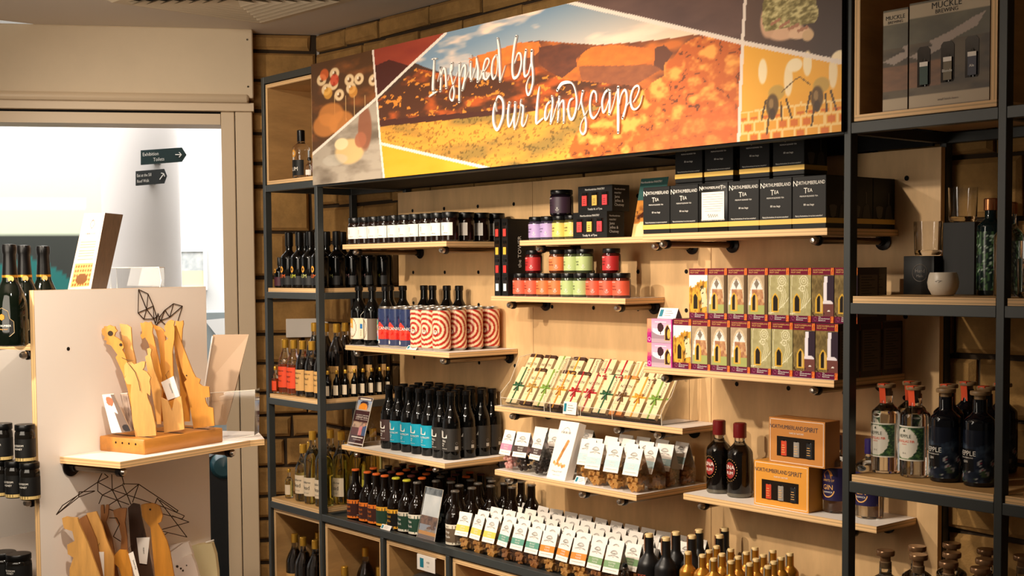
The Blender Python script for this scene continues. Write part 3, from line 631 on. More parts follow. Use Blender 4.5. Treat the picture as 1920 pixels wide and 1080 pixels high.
def lab(z0, z1, half, m, r, texts=(), colfn=None, turn=0, name='label'):
    def f(root):
        mb = MB(); label_band(mb, r, z0, z1, half, m, colfn, turn=turn)
        for t, s_, z, x, mm, al in texts: mb.text(t, s_, mm, cyl(r+.0011, z, turn) if not x else (lambda xx, zz_, z=z, x=x: cyl(r+.0011, z, turn)(xx+x, zz_)), al)
        mb.build(name, root)
    return f
def both(*fs):
    def f(root):
        for g in fs: g(root)
    return f
def ctr(u, v, Z, r=0):
    """centre of a round base whose nearest point shows at photo point (u,v) on level Z"""
    p = at(u, v, Z=Z); d = Vector((p.x-CAM.x, p.y-CAM.y, 0)).normalized(); return p+d*r
def jar(name, r, h, body, lid, lh, labf, lr=None, neck=True, fill=None):
    def mk():
        root = E(name); hb = h-lh
        pr = [(0, .001), (r*.9, 0), (r, .004), (r, hb*.86), (r*.97, hb*.93), (r*.86, hb), (r*.86, hb+.002)]
        MB().lathe(pr, body, 22).build('glass_body', root)
        if fill: MB().lathe([(0, .003), (r*.92, .003), (r*.92, hb*.84), (0, hb*.86)], fill, 18).build('contents', root)
        R = lr or r*.93
        MB().lathe([(R*.97, hb), (R, hb+.002), (R, h-.002), (R*.96, h), (0, h)], lid, 22).build('lid', root)
        labf(root); return root
    return mk
# ---- jars with white labels (top left shelf)
JK = mat('dark_relish_glass', (26, 12, 8), .08)
def l_white(root, r=.0322):
    mb = MB(); label_band(mb, r, .020, .064, 1.15, PAPER)
    mb.text('MADE', .006, INKK, lambda x, z: cyl(r+.001)(.003-z, x+.045)); mb.text('relish jam', .0045, INKK, cyl(r+.001, .027, .35)); mb.text('200g', .004, INKG, cyl(r+.001, .0225, -.3)); mb.build('label', root)
mkj = jar('relish_jar', .0322, .100, JK, LIDK, .020, l_white, .0305)
n = 0
for i in range(10):
    put('jw', mkj, (.108+i*.0655, .118, 1.7285), '%s dark jar from the left in the front row of white-labelled jars' % ORD[i], 'jar', 'white-labelled dark jars on the top left shelf', random.uniform(-.12, .12))
for k in range(3):
    put('jw', mkj, (.697, .186+k*.068, 1.7285), '%s dark white-labelled jar behind the right end of the front row' % ORD[k], 'jar', 'white-labelled dark jars on the top left shelf', -.1)
# ---- preserve jars of the middle shelves
def prejar(col, txt=('Sweet', 'chutney'), r=.029, h=.077, dark=True, key=None, crest=True):
    m = mat('label_%d_%d_%d' % col, col, .5); body = mat('preserve_%d_%d_%d' % tuple(x//3 for x in col), tuple(x//3 for x in col), .1)
    def lf(root):
        mb = MB(); label_band(mb, r, .008, h-.024, 1.75, m)
        mb.text('PANTRY', .0052, INKW, cyl(r+.001, h-.030, -.25)); mb.text(txt[0], .0075, INKK, cyl(r+.001, h-.043, -.3)); mb.text(txt[1], .0075, INKK, cyl(r+.001, h-.052, -.2))
        if crest:
            f = cyl(r+.001, .021, .55)
            for k in (-2, 0, 2): mb.add([f(k*.001-.0004, .006), f(k*.001+.0004, .006), f(k*.001+.0004, -.002), f(k*.001-.0004, -.002)], [[0, 1, 2, 3]], INKW)
            ring = [(math.cos(t)*.0062, math.sin(t)*.0062) for t in np.linspace(PI*1.02, PI*1.98, 10)]
            for p_, q_ in zip(ring[:-1], ring[1:]): mb.add([f(p_[0], p_[1]), f(q_[0], q_[1]), f(q_[0]*.85, q_[1]*.85), f(p_[0]*.85, p_[1]*.85)], [[0, 1, 2, 3]], INKW)
        mb.build('label', root)
    return jar('preserve_jar', r, h, body, LIDK, .015, lf, r*.96)
PJ = dict(purple=((176, 150, 196), ('Sweet red', 'onion')), yellow=((214, 192, 96), ('Piccalilli', 'relish')), red=((212, 58, 48), ('Chilli', 'jam')), orange=((232, 118, 62), ('Spiced', 'chutney')), green=((176, 190, 124), ('Apple', 'jelly')), coral=((226, 92, 62), ('Tomato', 'chutney')), crimson=((178, 34, 34), ('Beetroot', 'relish')), plum=((58, 34, 52), ('Damson', 'preserve')))
def pj_(col, u, v, Z, label, **k):
    c_, t_ = PJ[col]; r = k.get('r', .029); P = ctr(u, v, Z, r); P.z = Z
    if k.get('xy'): P.x, P.y = k['xy']
    return put('pj'+col+str(r), prejar(c_, t_, **k2(k)), P, label, 'jar', k.get('group', 'preserve jars on the middle shelves'), random.uniform(-.15, .1))
def k2(k): return {a: b for a, b in k.items() if a in ('r', 'h')}
Z1 = 1.5397
row = [('coral', 999), ('coral', 1023), ('orange', 1049), ('orange', 1073), ('green', 1096), ('green', 1119), ('coral', 1148), ('coral', 1180), ('coral', 1213)]
xs = np.linspace(.917, 1.398, 9)
for i, (c_, u) in enumerate(row):
    pj_(c_, 0, 0, Z1, '%s jar from the left in the lower row on the middle shelf, %s label' % (ORD[i], c_), xy=(xs[i]+.0, .250))
for i, (c_, x) in enumerate([('crimson', .965), ('orange', 1.085), ('green', 1.157), ('green', 1.215), ('crimson', 1.337)]):
    pj_(c_, 0, 0, Z1+.0775, '%s %s-labelled jar from the left in the upper row on the middle shelf' % (ORD[i], 'red' if c_ == 'crimson' else c_), xy=(x+.004, .262))
Z2 = 1.7268
for i, (c_, x) in enumerate([('purple', .998), ('purple', 1.057), ('yellow', 1.116), ('yellow', 1.175)]):
    pj_(c_, 0, 0, Z2, '%s jar from the left on the top middle shelf, %s label' % (ORD[i], 'lilac' if c_ == 'purple' else 'yellow'), xy=(x, .252))
pj_('plum', 0, 0, Z2+.0775, 'large dark plum jar standing on top of the lilac and yellow jars', xy=(1.100, .270), r=.0385, h=.084)
pj_('yellow', 0, 0, Z2+.0775, 'yellow-labelled jar half hidden behind the upper black gift carton', xy=(1.21, .30), h=.078)
# ---- tall tower cartons with windows of mini jars
def tower():
    r = E('tower_carton'); w_, d_, h_ = .031, .120, .262
    mb = MB().box(-w_/2, w_/2, 0, d_, 0, h_, CARDB)
    mb.text('the TOWER', .021, INKW, lambda x, z: (w_/2+.0006, .055-z+.004, x+.15)); mb.build('carton', r)
    cols = [(210, 226, 226), (214, 50, 44), (216, 176, 60), (212, 62, 54)]
    for k in range(4):
        z = .012+k*.062
        q = MB().box(-.0115, .0115, -.0008, -.0002, z, z+.054, mat('window_dark', (30, 20, 14), .15)).build('window', r)
        mb = MB(); m = mat('mini_label_%d' % k, cols[k], .5)
        mb.lathe([(.0085, z+.002), (.0085, z+.040), (.006, z+.044)], JK, 12, Matrix.Translation((0, .0062, 0)) @ Matrix.Diagonal((1, .85, 1, 1)))
        mb.box(-.0062, .0088, -.0030, -.0012, z+.005, z+.030, m); mb.box(-.0075, .0075, -.0028, -.0010, z+.042, z+.052, LIDK); mb.build('mini_jar', r)
    return r
for i, x in enumerate((.823, .864)): put('tower', tower, (x, .222, Z1), ['left', 'right'][i]+' tall black carton with a column of small jar windows', 'gift box', 'tall black tower cartons')
# ---- black gift cartons of three jars
def pantry():
    r = E('jar_gift_carton'); w_, d_, h_ = .155, .075, .082
    mb = MB().box(-w_/2, w_/2, 0, d_, 0, h_, CARDB); mb.text('Northumbrian PANTRY', .009, INKW, flat(-.0006, 0, .068)); mb.text('Totally N. of Tyne', .009, INKW, flat(-.0006, 0, .006))
    for k, t in enumerate(('Northumbrian', 'PANTRY', 'Jams', 'Jellies &', 'Chutney')): mb.text(t, .008 if k < 2 else .012, INKW, lambda x, z, k=k: (w_/2+.0006, .010+x, .066-k*.0125+z), 'L')
    mb.build('carton', r)
    for k, cl in enumerate(((226, 66, 62), (226, 184, 84), (222, 62, 70))):
        x = -.046+k*.046
        MB().box(x-.016, x+.016, -.0007, -.0002, .018, .062, mat('window_dark')).build('window', r)
        mb = MB().box(x-.011, x+.011, -.0034, -.0012, .02, .052, mat('carton_mini_%d' % k, cl, .5)); mb.box(x-.0095, x+.0095, -.0030, -.0010, .053, .061, LIDK)
        for j in range(3): mb.box(x-.006, x+.005, -.0038, -.0034, .027+j*.006, .0283+j*.006, INKK)
        mb.build('mini_jar', r)
    return r
put('pantry', pantry, (1.285, .222, Z2), 'lower black window carton of three small jars on the top middle shelf', 'gift box', 'black window cartons')
put('pantry', pantry, (1.292, .238, Z2+.083), 'upper black window carton of three small jars, stacked on another', 'gift box', 'black window cartons')
# ---- leaflet board beside the tea
def leaf_tea(A, B):
    c = np.zeros(A.shape+(3,)); c[:] = (60, 96, 92); m = B < .62; c[m] = mix(np.full(c.shape, (206, 134, 58.)), (120, 66, 34), (fbm(A*6, B*14, 3)-.4)*4)[m]
    m = B < .22; c[m] = mix(np.full(c.shape, (232, 198, 140.)), (196, 150, 90), fbm(A*7, B*9, 8))[m]
    m = (np.hypot((A-.3)*.8, (B-.10)) < .16); c[m] = (240, 208, 150); m = (B > .3) & (B < .45) & (fbm(A*14, B*20, 6) > .5); c[m] = (70, 34, 22); return c
r = thing('leaflet_board', 'upright leaflet with dark teal head and bread picture beside the tea', 'leaflet', (1.50, .245, Z2), 0)
mb = MB().grid(lambda a, b: (-.052+.115*a+.012*b, -.001+.03*b, .178*b), 30, 60, PRINTG, leaf_tea); mb.text('Northumbrian PANTRY', .009, INKW, lambda x, z: (x+.008, .025, .163+z)); mb.build('printed_face', r)
MB().add([(-.052, .0, 0), (.063, .0, 0), (.075, .030, .178), (-.040, .030, .178)], [[0, 3, 2, 1]], PAPER).build('back_sheet', r)
# ---- tea cartons
YEL = mat('tea_yellow_band', (232, 186, 84), .5)
def tea(letter=False, h_=.132):
    def mk():
        r = E('tea_carton'); w_, d_ = .1045, .098; mb = MB().box(-w_/2, w_/2, 0, d_, 0, h_, CARDB, c=.0015)
        mb.box(-w_/2-.0004, w_/2+.0004, -.0006, d_+.0002, .0125, .0255, YEL)
        f = flat(-.0008)
        def sc_(t, s_, z, fx=flat):  # small capitals with tall first letters
            mb.text(t, s_, INKW, flat(-.0008, 0, z))
        if letter:
            mb.text('N', .0175, INKW, flat(-.0008, -.043, .1125)); mb.text('ORTHUMBERLAND', .0098, INKW, flat(-.0008, -.0075, .1155), wide=.82); mb.text('T', .0165, INKW, flat(-.0008, .031, .1125)); mb.text('EA', .0095, INKW, flat(-.0008, .0405, .1155), wide=.8)
            mb.box(-.040, .040, -.0012, -.0005, .032, .107, PAPER)
            for k in range(8): mb.box(-.035+.006*(k > 5), .035-.006*(k > 5), -.0014, -.0011,   .100-k*.0064, .1008-k*.0064, INKG)
            P = [(-.018+.036*t/14, .043+.006*math.sin(t*2.1)*(1-.4*t/14)) for t in range(15)]
            mb.tube([(x, -.0015, z) for x, z in P], .0005, INKK, 5)
        else:
            mb.text('N', .020, INKW, flat(-.0008, -.0425, .1075)); mb.text('ORTHUMBERLAND', .0128, INKW, flat(-.0008, .0055, .1105), wide=.80)
            mb.text('T', .020, INKW, flat(-.0008, -.010, .0885)); mb.text('EA', .0128, INKW, flat(-.0008, .004, .0915))
            mb.text('PREMIUM BLENDED TEA', .0052, INKW, flat(-.0008, 0, .0795)); mb.text('80 tea bags', .0072, INKW, flat(-.0008, 0, .0575))
        mb.text('Made by Northumbrians, for tea lovers everywhere!', .0064, INKW, flat(-.0008, 0, .0295), wide=.62)
        # side picture of jug and cup, pale on black
        g_ = mat('tea_side_grey', (92, 86, 78), .6); X = w_/2+.0006
        def sh(pts, m=g_): mb.add([(X, y, z) for y, z in pts], [list(range(len(pts)))], m)
        sh([(.028+.016*math.cos(t), .055+.004*math.sin(t)) for t in np.linspace(0, 2*PI, 12)[:-1]]); sh([(.012, .055), (.018, .030), (.028, .026), (.038, .030), (.044, .055)])
        sh([(.052, .026), (.058, .055), (.070, .064), (.080, .060), (.088, .026)], mat('tea_side_dark', (60, 56, 50), .6)); sh([(.067, .064), (.0675, .094), (.0705, .094), (.071, .064)])
        mb.build('carton', r); return r
    return mk
ZT = 1.7292; TW = .1060
for i in range(6):
    put('teaL' if i == 2 else 'tea', tea(i == 2), (1.705+TW*i, .084, ZT), ['first tea carton from the left in the front row, black with yellow band', 'second black tea carton from the left in the front row', 'black tea carton with a white letter printed on its front', 'fourth black tea carton from the left in the front row', 'fifth black tea carton from the left in the front row', 'last black tea carton at the right end of the front row'][i], 'tea box', 'black tea cartons')
for k in (1, 2): put('tea', tea(), (1.705+TW*5, .084+.099*k, ZT), ['', 'middle', 'rear'][k]+' black tea carton in the column running back at the right end', 'tea box', 'black tea cartons')
for i, x in enumerate((1.675, 1.788, 1.915, 2.030)):
    put('teaT', tea(False, .145), (x+.06, .186, ZT), ORD[i]+' rear carton supporting the upper row of black tea cartons', 'tea box', 'black tea cartons')
    put('tea', tea(), (x+.06, .186, ZT+.1460), ORD[i]+' black tea carton from the left in the raised upper row', 'tea box', 'black tea cartons')
# ---- beers of the can shelf
ZB = 1.347
def art1(A, B):
    c = np.full(A.shape+(3,), (226, 214, 190.)); d = np.hypot((A-.5)*2.2, (B-.55)*1.0); m = (B > .5) & (A < .56) & (A > .3); c[m] = (222, 158, 44); m = (d > .42) & (d < .47); c[m] = (120, 90, 60); m = (B < .2) & (fbm(A*20, B*8, 3) > .5) & (A < .56); c[m] = (206, 150, 60); return c
def art2(A, B):
    c = np.full(A.shape+(3,), (214, 206, 188.)); m = (A > .62); c[m] = (104, 88, 74); d = np.hypot((A-.4)*2.4, B-.5); m = (np.abs(d-.4) < .03); c[m] = (150, 128, 96); return c
def art3(A, B):
    cols = np.array([(62, 150, 196), (206, 196, 60), (216, 92, 60), (230, 226, 214), (40, 120, 130), (206, 90, 160), (60, 150, 90), (186, 50, 60), (240, 236, 226)], float); k = (np.floor(A*9)*3+np.floor(B*4)*5).astype(int) % 9; c = cols[k]; d = np.hypot((A*9) % 1-.5, (B*4) % 1-.5); m = d < .3; c[m] = cols[(k+4) % 9][m]; return c
def beer(key, lz, half, m, texts, colfn=None, h=.232, r=.0335, cap=LIDK, zs=.118, extra=None, glass=GLASSK, zn=None):
    return bottle('beer_bottle', r, h, zs, zn or zs+.055, .0138, glass, cap, lab(lz[0], lz[1], half, m, r, texts, colfn), .0158, (h-.016, h+.002), extra=extra)
for i, (art, tx, lb) in enumerate([(art1, [('NICE', .013, .072, -.012, INKW, 'C'), ('OVER', .013, .058, -.012, INKW, 'C'), ('WATER', .013, .044, -.011, INKW, 'C')], 'yellow and cream'), (art2, [], 'pale striped'), (art3, [('LET', .013, .072, -.010, INKW, 'C'), ('BABE', .013, .05, -.010, INKW, 'C')], 'multicoloured')]):
    put('cb%d' % i, beer('cb', (.022, .102), 1.5, PRINT, tx, art, h=.222, zs=.122), (.075+.0+i*.0905+.018, .135, ZB), 'dark beer bottle with a %s label on the can shelf' % lb, 'bottle')
mkplain = beer('pl', (.022, .1), 1.5, mat('black_label', (22, 20, 18), .5), [], h=.222, zs=.122)
for i, (x, y) in enumerate([(.19, .335), (.245, .335), (.335, .335), (.41, .335), (.10, .24), (.17, .25)]):
    put('plain', mkplain, (x+.05, y, ZB), ORD[i]+' plain dark beer bottle standing behind the blue and red cans', 'bottle', 'plain beer bottles behind the cans')
# kraft tag on string
r = thing('price_tag', 'cream swing tag with blue logo hanging on the pale striped beer bottle', 'tag', (.168, .095, ZB+.03))
mb = MB().prism([(-.0125, 0), (.0125, 0), (.0125, .066), (.007, .074), (-.007, .074), (-.0125, .066)], 0, .0008, mat('tag_card', (238, 214, 180), .7), Matrix(((1, 0, 0, 0), (0, 0, -1, 0), (0, 1, 0, 0), (0, 0, 0, 1)))); mb.box(-.008, .008, -.0014, -.0007, .034, .052, mat('tag_blue', (40, 112, 170), .5)); mb.text('RESERVE', .006, INKK, lambda x, z: (-z, -.0014, .018+x)); mb.build('card', r)
MB().tube([(0, -.001, .066), (-.004, .0, .085), (.002, .012, .10), (.02, .02, .108), (.03, .02, .112)], .0007, mat('white_string', (220, 212, 200), .8), 5).build('string', r)
# cans
ALU = mat('aluminium_can', (190, 184, 176), .3, 1)
def can(colfn, texts):
    def mk():
        r = E('drinks_can'); R = .0325; H = .150
        MB().lathe([(0, .004), (.022, .004), (.026, 0), (R, .009), (R-.0006, .0095), (R-.0006, .1415), (R, .142), (.0272, H-.001), (.0268, H), (.0255, H), (.025, H-.006), (0, H-.006)], ALU, 24).build('can_body', r)
        mb = MB(); mb.grid(lambda a, b: (R*math.sin((a*2-1)*PI), -R*math.cos((a*2-1)*PI), .009+.133*b), 90, 64, PRINTG, colfn, None, True)
        for k_, (t, s_, z, x, m, al) in enumerate(texts): mb.text(t, s_, m, lambda xx, zz_, z=z, x=x: cyl(R+.0006+.0005*k_, z)(xx+x, zz_), al)
        mb.build('printed_wrap', r)
        MB().box(-.004, .004, -.012, .006, H-.006, H-.0045, ALU, c=.0006).build('ring_pull', r); return r
    return mk
def spiral(A, B):
    x = (A*2-1)*PI*.0325; z = .133*B; d = np.hypot(x-.006, (z-.066)); m = np.sin(d*2*PI/.0165) > .0; c = np.full(A.shape+(3,), (244, 208, 168.)); c[m] = (176, 48, 36); return c
def volc(A, B):
    x = (A*2-1)*PI*.0325; z = .133*B; c = np.full(A.shape+(3,), (42, 54, 92.)); m = (z < .098-.9*x-.012) ; c[m] = (224, 62, 44)
    m = (fbm(A*22, B*9, 3) > .56) & (B > .45); c[m] = (26, 34, 66); m = (B < .38) & (fbm(A*14, B*10, 8) > .52); c[m] = (196, 34, 26); m = (B < .16); c[m] = (56, 62, 92); m = np.hypot(x+.008, z-.012) < .007; c[m] = (226, 218, 210); return c
mks = can(spiral, [('IO', .027, .0565, .004, mat('maroon_ink', (120, 40, 34), .5), 'C'), ('IO', .022, .0583, .004, INKW, 'C')]); mkv = can(volc, [('VOLCANIC', .0155, .066, .004, INKW, 'C')])
YC = (.118, .188, .262, .338)
for j, y in enumerate(YC):
    for i in range(6):
        x = .338+i*.0665-(.0 if i > 2 else .004)
        put('canS' if i > 2 else 'canV', mks if i > 2 else mkv, (x-.03, y, ZB), '%s can, row %s from the front, %s' % (('first', 'second', 'third')[i % 3], ('one', 'two', 'three', 'four')[j], 'in the red and cream ringed block' if i > 2 else 'in the blue and red lettered block'), 'can', 'red and cream ringed cans' if i > 2 else 'blue and red cans')
def card(label, loc, rotz=0, w_=.045, h_=.028, logo=True, lean=.35, cat='price card'):
    r = thing('price_card', label, cat, loc, rotz); f = lambda x, z: (x, z*lean-.0006, z)
    mb = MB().add([(-w_/2, 0, 0), (w_/2, 0, 0), (w_/2, h_*lean, h_), (-w_/2, h_*lean, h_)], [[0, 1, 2, 3]], PAPER); mb.add([(-w_/2, h_*lean*2.2, 0), (w_/2, h_*lean*2.2, 0), (w_/2, h_*lean, h_), (-w_/2, h_*lean, h_)], [[3, 2, 1, 0]], PAPER)
    if logo:
        a, b = -w_*.44, -w_*.26; mb.add([f(a, h_*.2), f(b, h_*.2), f(b, h_*.85), f(a, h_*.85)], [[0, 1, 2, 3]], TEAL)
        for k in range(3): mb.add([f(-w_*.16, h_*(.7-k*.2)), f(w_*(.2+.1*(k % 2)), h_*(.7-k*.2)), f(w_*(.2+.1*(k % 2)), h_*(.74-k*.2)), f(-w_*.16, h_*(.74-k*.2))], [[0, 1, 2, 3]], INKG)
    mb.build('card', r); return r
card('small white price card lying in front of the blue cans', (.50, .085, ZB), w_=.06, h_=.014, lean=.8)
# ---- blue and black craft beers (lower left shelf)
ZS = .9625
BLU = mat('turquoise_label', (0, 150, 176), .45); BRL = mat('brown_label', (58, 36, 32), .5); BKL = mat('charcoal_label', (38, 34, 30), .5)
def craft(m, name):
    def lf(root):
        r = .0335; mb = MB(); label_band(mb, r, .030, .110, 2.5, m); f = cyl(r+.0012)
        mb.text('L', .036, INKW, cyl(r+.0012, .076)); mb.add([f(.003, .0765), f(.014, .0765), f(.014, .090), f(.009, .080)], [[0, 1, 2, 3]], INKW); mb.add([f(-.016, .0765), f(-.009, .0765), f(-.0105, .103), f(-.0155, .103)], [[0, 1, 2, 3]], INKW)
        mb.text(name, .010, INKW, cyl(r+.0012, .063)); mb.text('PALE', .007, INKW, cyl(r+.0012, .054, -.15)); mb.text('ALE', .007, INKW, cyl(r+.0012, .047, -.2))
        mb.text('4.0% alc by vol', .0045, INKW, cyl(r+.0012, .038)); g_ = cyl(r+.0012, 0, 1.45)
        for k in range(9): mb.add([g_(-.006+k*.0014, .036), g_(-.0053+k*.0014, .036), g_(-.0053+k*.0014, .048), g_(-.006+k*.0014, .048)], [[0, 1, 2, 3]], INKW)
        ring = [(math.cos(t), math.sin(t)) for t in np.linspace(0, 2*PI, 15)[:-1]]
        mb.add([g_(.005*a, .058+.005*b) for a, b in ring]+[g_(.0036*a, .058+.0036*b) for a, b in ring], [[k, (k+1) % 14, 14+(k+1) % 14, 14+k] for k in range(14)], INKG)
        mb.build('label', root)
    return bottle('beer_bottle',   .0335, .236, .118, .192, .0145, GLASSK, LIDK, lf, .0160, (.222, .238))
kinds = [('brown', BRL, 'STOUT'), ('blue', BLU, 'MAELSTROM')]+[('blue', BLU, 'MAELSTROM')]*3+[('dark', BKL, 'FELL')]*2
XS = (.248, .310, .378, .442, .506, .572, .634)
for j, y in enumerate((.162, .230, .298, .350)):
    for i, x in enumerate(XS):
        kd = kinds[i] if j == 0 else ('dark', BKL, 'FELL') if i > 4 or j > 1 else kinds[i]
        if j == 3 and i == 6: y = .348
        lb = {'brown': 'brown', 'blue': 'turquoise', 'dark': 'charcoal'}[kd[0]]
        put('craft'+kd[0], craft(kd[1], kd[2]), (x, y, ZS), '%s-labelled beer bottle, %s from the left in the %s row of the lower left shelf' % (lb, ORD[i], ('front', 'second', 'third', 'rear')[j]), 'bottle', 'craft beers on the lower left shelf', .0 if j == 0 else random.uniform(-.3, .3))
# leaflet holder of the beers
def leaf_ln(A, B):
    c = np.full(A.shape+(3,), (74, 44, 46.)); m = (B > .72) & (B < .93); c[m] = mix(np.full(c.shape, (150, 168, 196.)), (196, 176, 156), (.93-B)*4)[m]
    m = (np.hypot((A-.5)*1.0, (B-.83)*2.4) < .24+.1*fbm(A*9, B*30, 3)) & (B > .74) & (B < .92); c[m] = (60, 48, 66); m = (np.hypot((A-.45), (B-.775)*3) < .3) & (B > .735); c[m] = (232, 150, 50)
    m = (B > .2) & (B < .48); c[m] = mix(np.full(c.shape, (190, 160, 134.)), (120, 88, 76), (fbm(A*7, B*18, 5)-.4)*4)[m]; m = (B > .2) & (B < .36) & (A < .5); c[m] = (96, 42, 36); m = (B > .2) & (B < .4) & (A > .5) & (A < .72); c[m] = (206, 130, 136); m = (B > .2) & (B < .42) & (A > .74); c[m] = (82, 100, 138)
    m = (np.hypot(A-.8, (B-.43)*2.2) < .08); c[m] = (206, 160, 136); m = (B < .05) & (np.sin(B*400) > 0); c[m] = (226, 214, 206)
    for k in range(4): m = (np.abs(B-(.62-.028*k)) < .006) & (A > .12) & (A < .93) & (fbm(A*40, B*3, k) > .35); c[m] = (214, 200, 190)
    m = (np.abs(B-.955) < .012) & (A > .15) & (A < .9); c[m] = (236, 228, 218); m = (np.abs(B-.16) < .01) & (A > .1) & (A < .92); c[m] = (236, 228, 218); m = (np.abs(B-.11) < .007) & (A > .25) & (A < .78); c[m] = (206, 190, 184); return c
def holder(w_, h_, lean, art, name, label, loc, rotz, nx=40, ny=90, foot=True, stack=1, acry=True):
    r = thing(name, label, 'leaflet holder', loc, rotz); dx = h_*lean
    MB().grid(lambda a, b: (-w_/2+w_*a, -.004+dx*b, h_*b+.004), nx, ny, PRINTG, art).build('leaflet', r)
    if acry:
        m = MB().add([(-w_/2-.003, -.006, 0), (w_/2+.003, -.006, 0), (w_/2+.003, -.006+dx, h_+.004), (-w_/2-.003, -.006+dx, h_+.004)], [[0, 1, 2, 3]], ACRY)
        m.build('acrylic_front', r)
        m = MB().tube([(-w_/2-.003, -.006, 0), (-w_/2-.003, -.006+dx, h_+.004), (w_/2+.003, -.006+dx, h_+.004), (w_/2+.003, -.006, 0)], .0011, ACRE, 5); m.build('acrylic_rim', r)
        if foot: MB().add([(-w_/2, -.006, .001), (w_/2, -.006, .001), (w_/2, .075, .001), (-w_/2, .075, .001), (w_/2, dx*.7, h_*.7), (-w_/2, dx*.7, h_*.7)], [[0, 1, 2, 3], [3, 2, 4, 5]], ACRY).build('acrylic_foot', r)
    return r
holder(.098, .178, .30, leaf_ln, 'leaflet_holder', 'tilted acrylic holder with a brown leaflet at the left of the blue beers', (.115, .098, ZS), .0)
# ---- beers standing on the counter
ZC0 = .6885
def ale(band, body, txt, foil, key):
    def lf(root):
        r = .0335; mb = MB(); label_band(mb, r, .016, .078, 2.2, body); label_band(mb, r+.0003, .068, .082, 2.6, band); label_band(mb, r+.0003, .013, .021, 2.6, band)
        mb.text('ALE', .0085, INKK, cyl(r+.0016, .0715)); mb.text(txt[0], .0125, txt[2], cyl(r+.0014, .052), wide=.9); mb.text(txt[1], .0125, txt[2], cyl(r+.0014, .036), wide=.9); mb.text('500ml', .004, INKW, cyl(r+.0014, .024, 1.2)); mb.build('label', root)
    return bottle('beer_bottle', .0335, .193, .095, .150, .0135, GLASSB, foil, lf, .0152, (.188, .1945))
ORG = mat('orange_label_band', (236, 124, 32), .5); YLW = mat('amber_label_band', (238, 172, 44), .5); WHB = mat('cream_label_band', (222, 212, 192), .5); GRN = mat('bottle_green_label', (24, 60, 42), .5); DKR = mat('dark_red_label', (60, 22, 14), .5); KRB = mat('brown_picture_label', (96, 78, 58), .55)
CAPO = mat('orange_crown_cap', (232, 110, 44), .35, .3); CAPY = mat('yellow_crown_cap', (214, 206, 60), .35, .3); CAPS = mat('silver_crown_cap', (130, 124, 116), .35, .8); CAPR = mat('dark_red_crown_cap', (90, 40, 34), .4, .3)
ak = [('orange', ORG, DKR, ('Black', 'Devil', ORG), CAPO)]*3+[('amber', YLW, GRN, ('', '', YLW), CAPO), ('amber black', YLW, CARDB, ('Gold', 'Able', YLW), CAPY), ('cream', WHB, GRN, ('Pale', 'Bank', INKW), CAPY), ('cream', WHB, GRN, ('Pale', 'Bank', INKW), CAPS)]
AX = (.172, .236, .298, .356, .430, .500, .568)
def hh(k): return (k*.137) % .02-.01
for j, y in enumerate((.064, .134, .204, .274, .344)):
    for i, x in enumerate(AX):
        if j > 1 and i == 0 and j == 4: continue
        kd = ak[i] if j == 0 else (('dark', CARDB, CARDB, ('', '', INKW), [CAPR, CAPO, CAPS, CAPR, CAPO][(i+j) % 5]))
        put('ale'+kd[0]+str((i+j) % 5 if j else i), ale(kd[1], kd[2], kd[3], kd[4], 0), (x+hh(i+j), y, ZC0), '%s ale bottle from the left in the %s row on the counter%s' % (ORD[i], ('front', 'second', 'third', 'fourth', 'rear')[j], ', %s band' % kd[0].split()[0] if j == 0 else ''), 'bottle', 'ale bottles on the counter')
for j, y in enumerate((.05, .130, .205, .275, .345)):
    for i, x in enumerate((.735-.0, .805)):
        if j == 0 and i == 0: continue
        kd = ('picture', WHB, KRB, ('Hop', 'Made', INKW), CAPS) if j == 0 else ('plainer', CARDB, CARDB, ('', '', INKW), CAPS)
        put('ale2'+kd[0], ale(*kd[1:], 0), (x-.015-.01*(j > 0)*(j % 2), y+.006, ZC0), ('brown picture-labelled ale bottle right of the leaflet holder on the counter' if j == 0 else '%s silver-capped dark bottle in the %s row right of the ales' % (ORD[i], ('front', 'second', 'third', 'fourth', 'rear')[j])), 'bottle', 'silver-capped bottles on the counter')
for i, (x, y) in enumerate(((.63, .16), (.64, .24), (.65, .32), (.86, .25), (.87, .33))):
    put('ale2plainer', None, (x, y, ZC0), ORD[i]+' silver-capped dark bottle filling a gap behind the leaflet holder', 'bottle', 'silver-capped bottles on the counter')
def leaf_c(A, B):
    c = np.full(A.shape+(3,), (176, 160, 146.)); m = (B > .46)&(B < .86); c[m] = mix(np.full(c.shape, (250, 250, 250.)), (214, 220, 224), fbm(A*3, B*5, 3))[m]; m = (B > .86); c[m] = mix(np.full(c.shape, (150, 156, 160.)), (70, 74, 80), (fbm(A*9, B*12, 8)-.3)*2)[m]
    m = (B > .22) & (B < .46); c[m] = mix(np.full(c.shape, (160, 120, 96.)), (96, 70, 60), (fbm(A*8, B*14, 5)-.3)*3)[m]; m = (B > .16) & (B < .3) & (fbm(A*6, B*9, 9) > .45); c[m] = (176, 182, 196); m = (B > .10) & (B < .17); c[m] = (232, 172, 96)
    m = (B < .10) & (np.sin(B*300) > 0); c[m] = (96, 66, 76); return c
holder(.098, .178, .24, leaf_c, 'leaflet_holder', 'clear acrylic leaflet holder standing among the ales on the counter', (.655, .032, ZC0+.0006), 0)
card('white price card on the counter edge below the amber-banded ales', (.43, .012, ZC0+.0102), w_=.062, h_=.016, lean=.6)
r = thing('shelf_edge_label', 'white shelf-edge label with teal logo hanging under the counter', 'price label', (.700, -.003, .598))
mb = MB().box(-.052, .052, -.0008, 0, 0, .052, PAPER); mb.box(-.035, -.014, -.0014, -.0007, .010, .042, TEAL); mb.text('4.50', .010, INKK, flat(-.0014, .012, .028)); mb.text('each', .006, INKG, flat(-.0014, .012, .016)); mb.build('card', r)
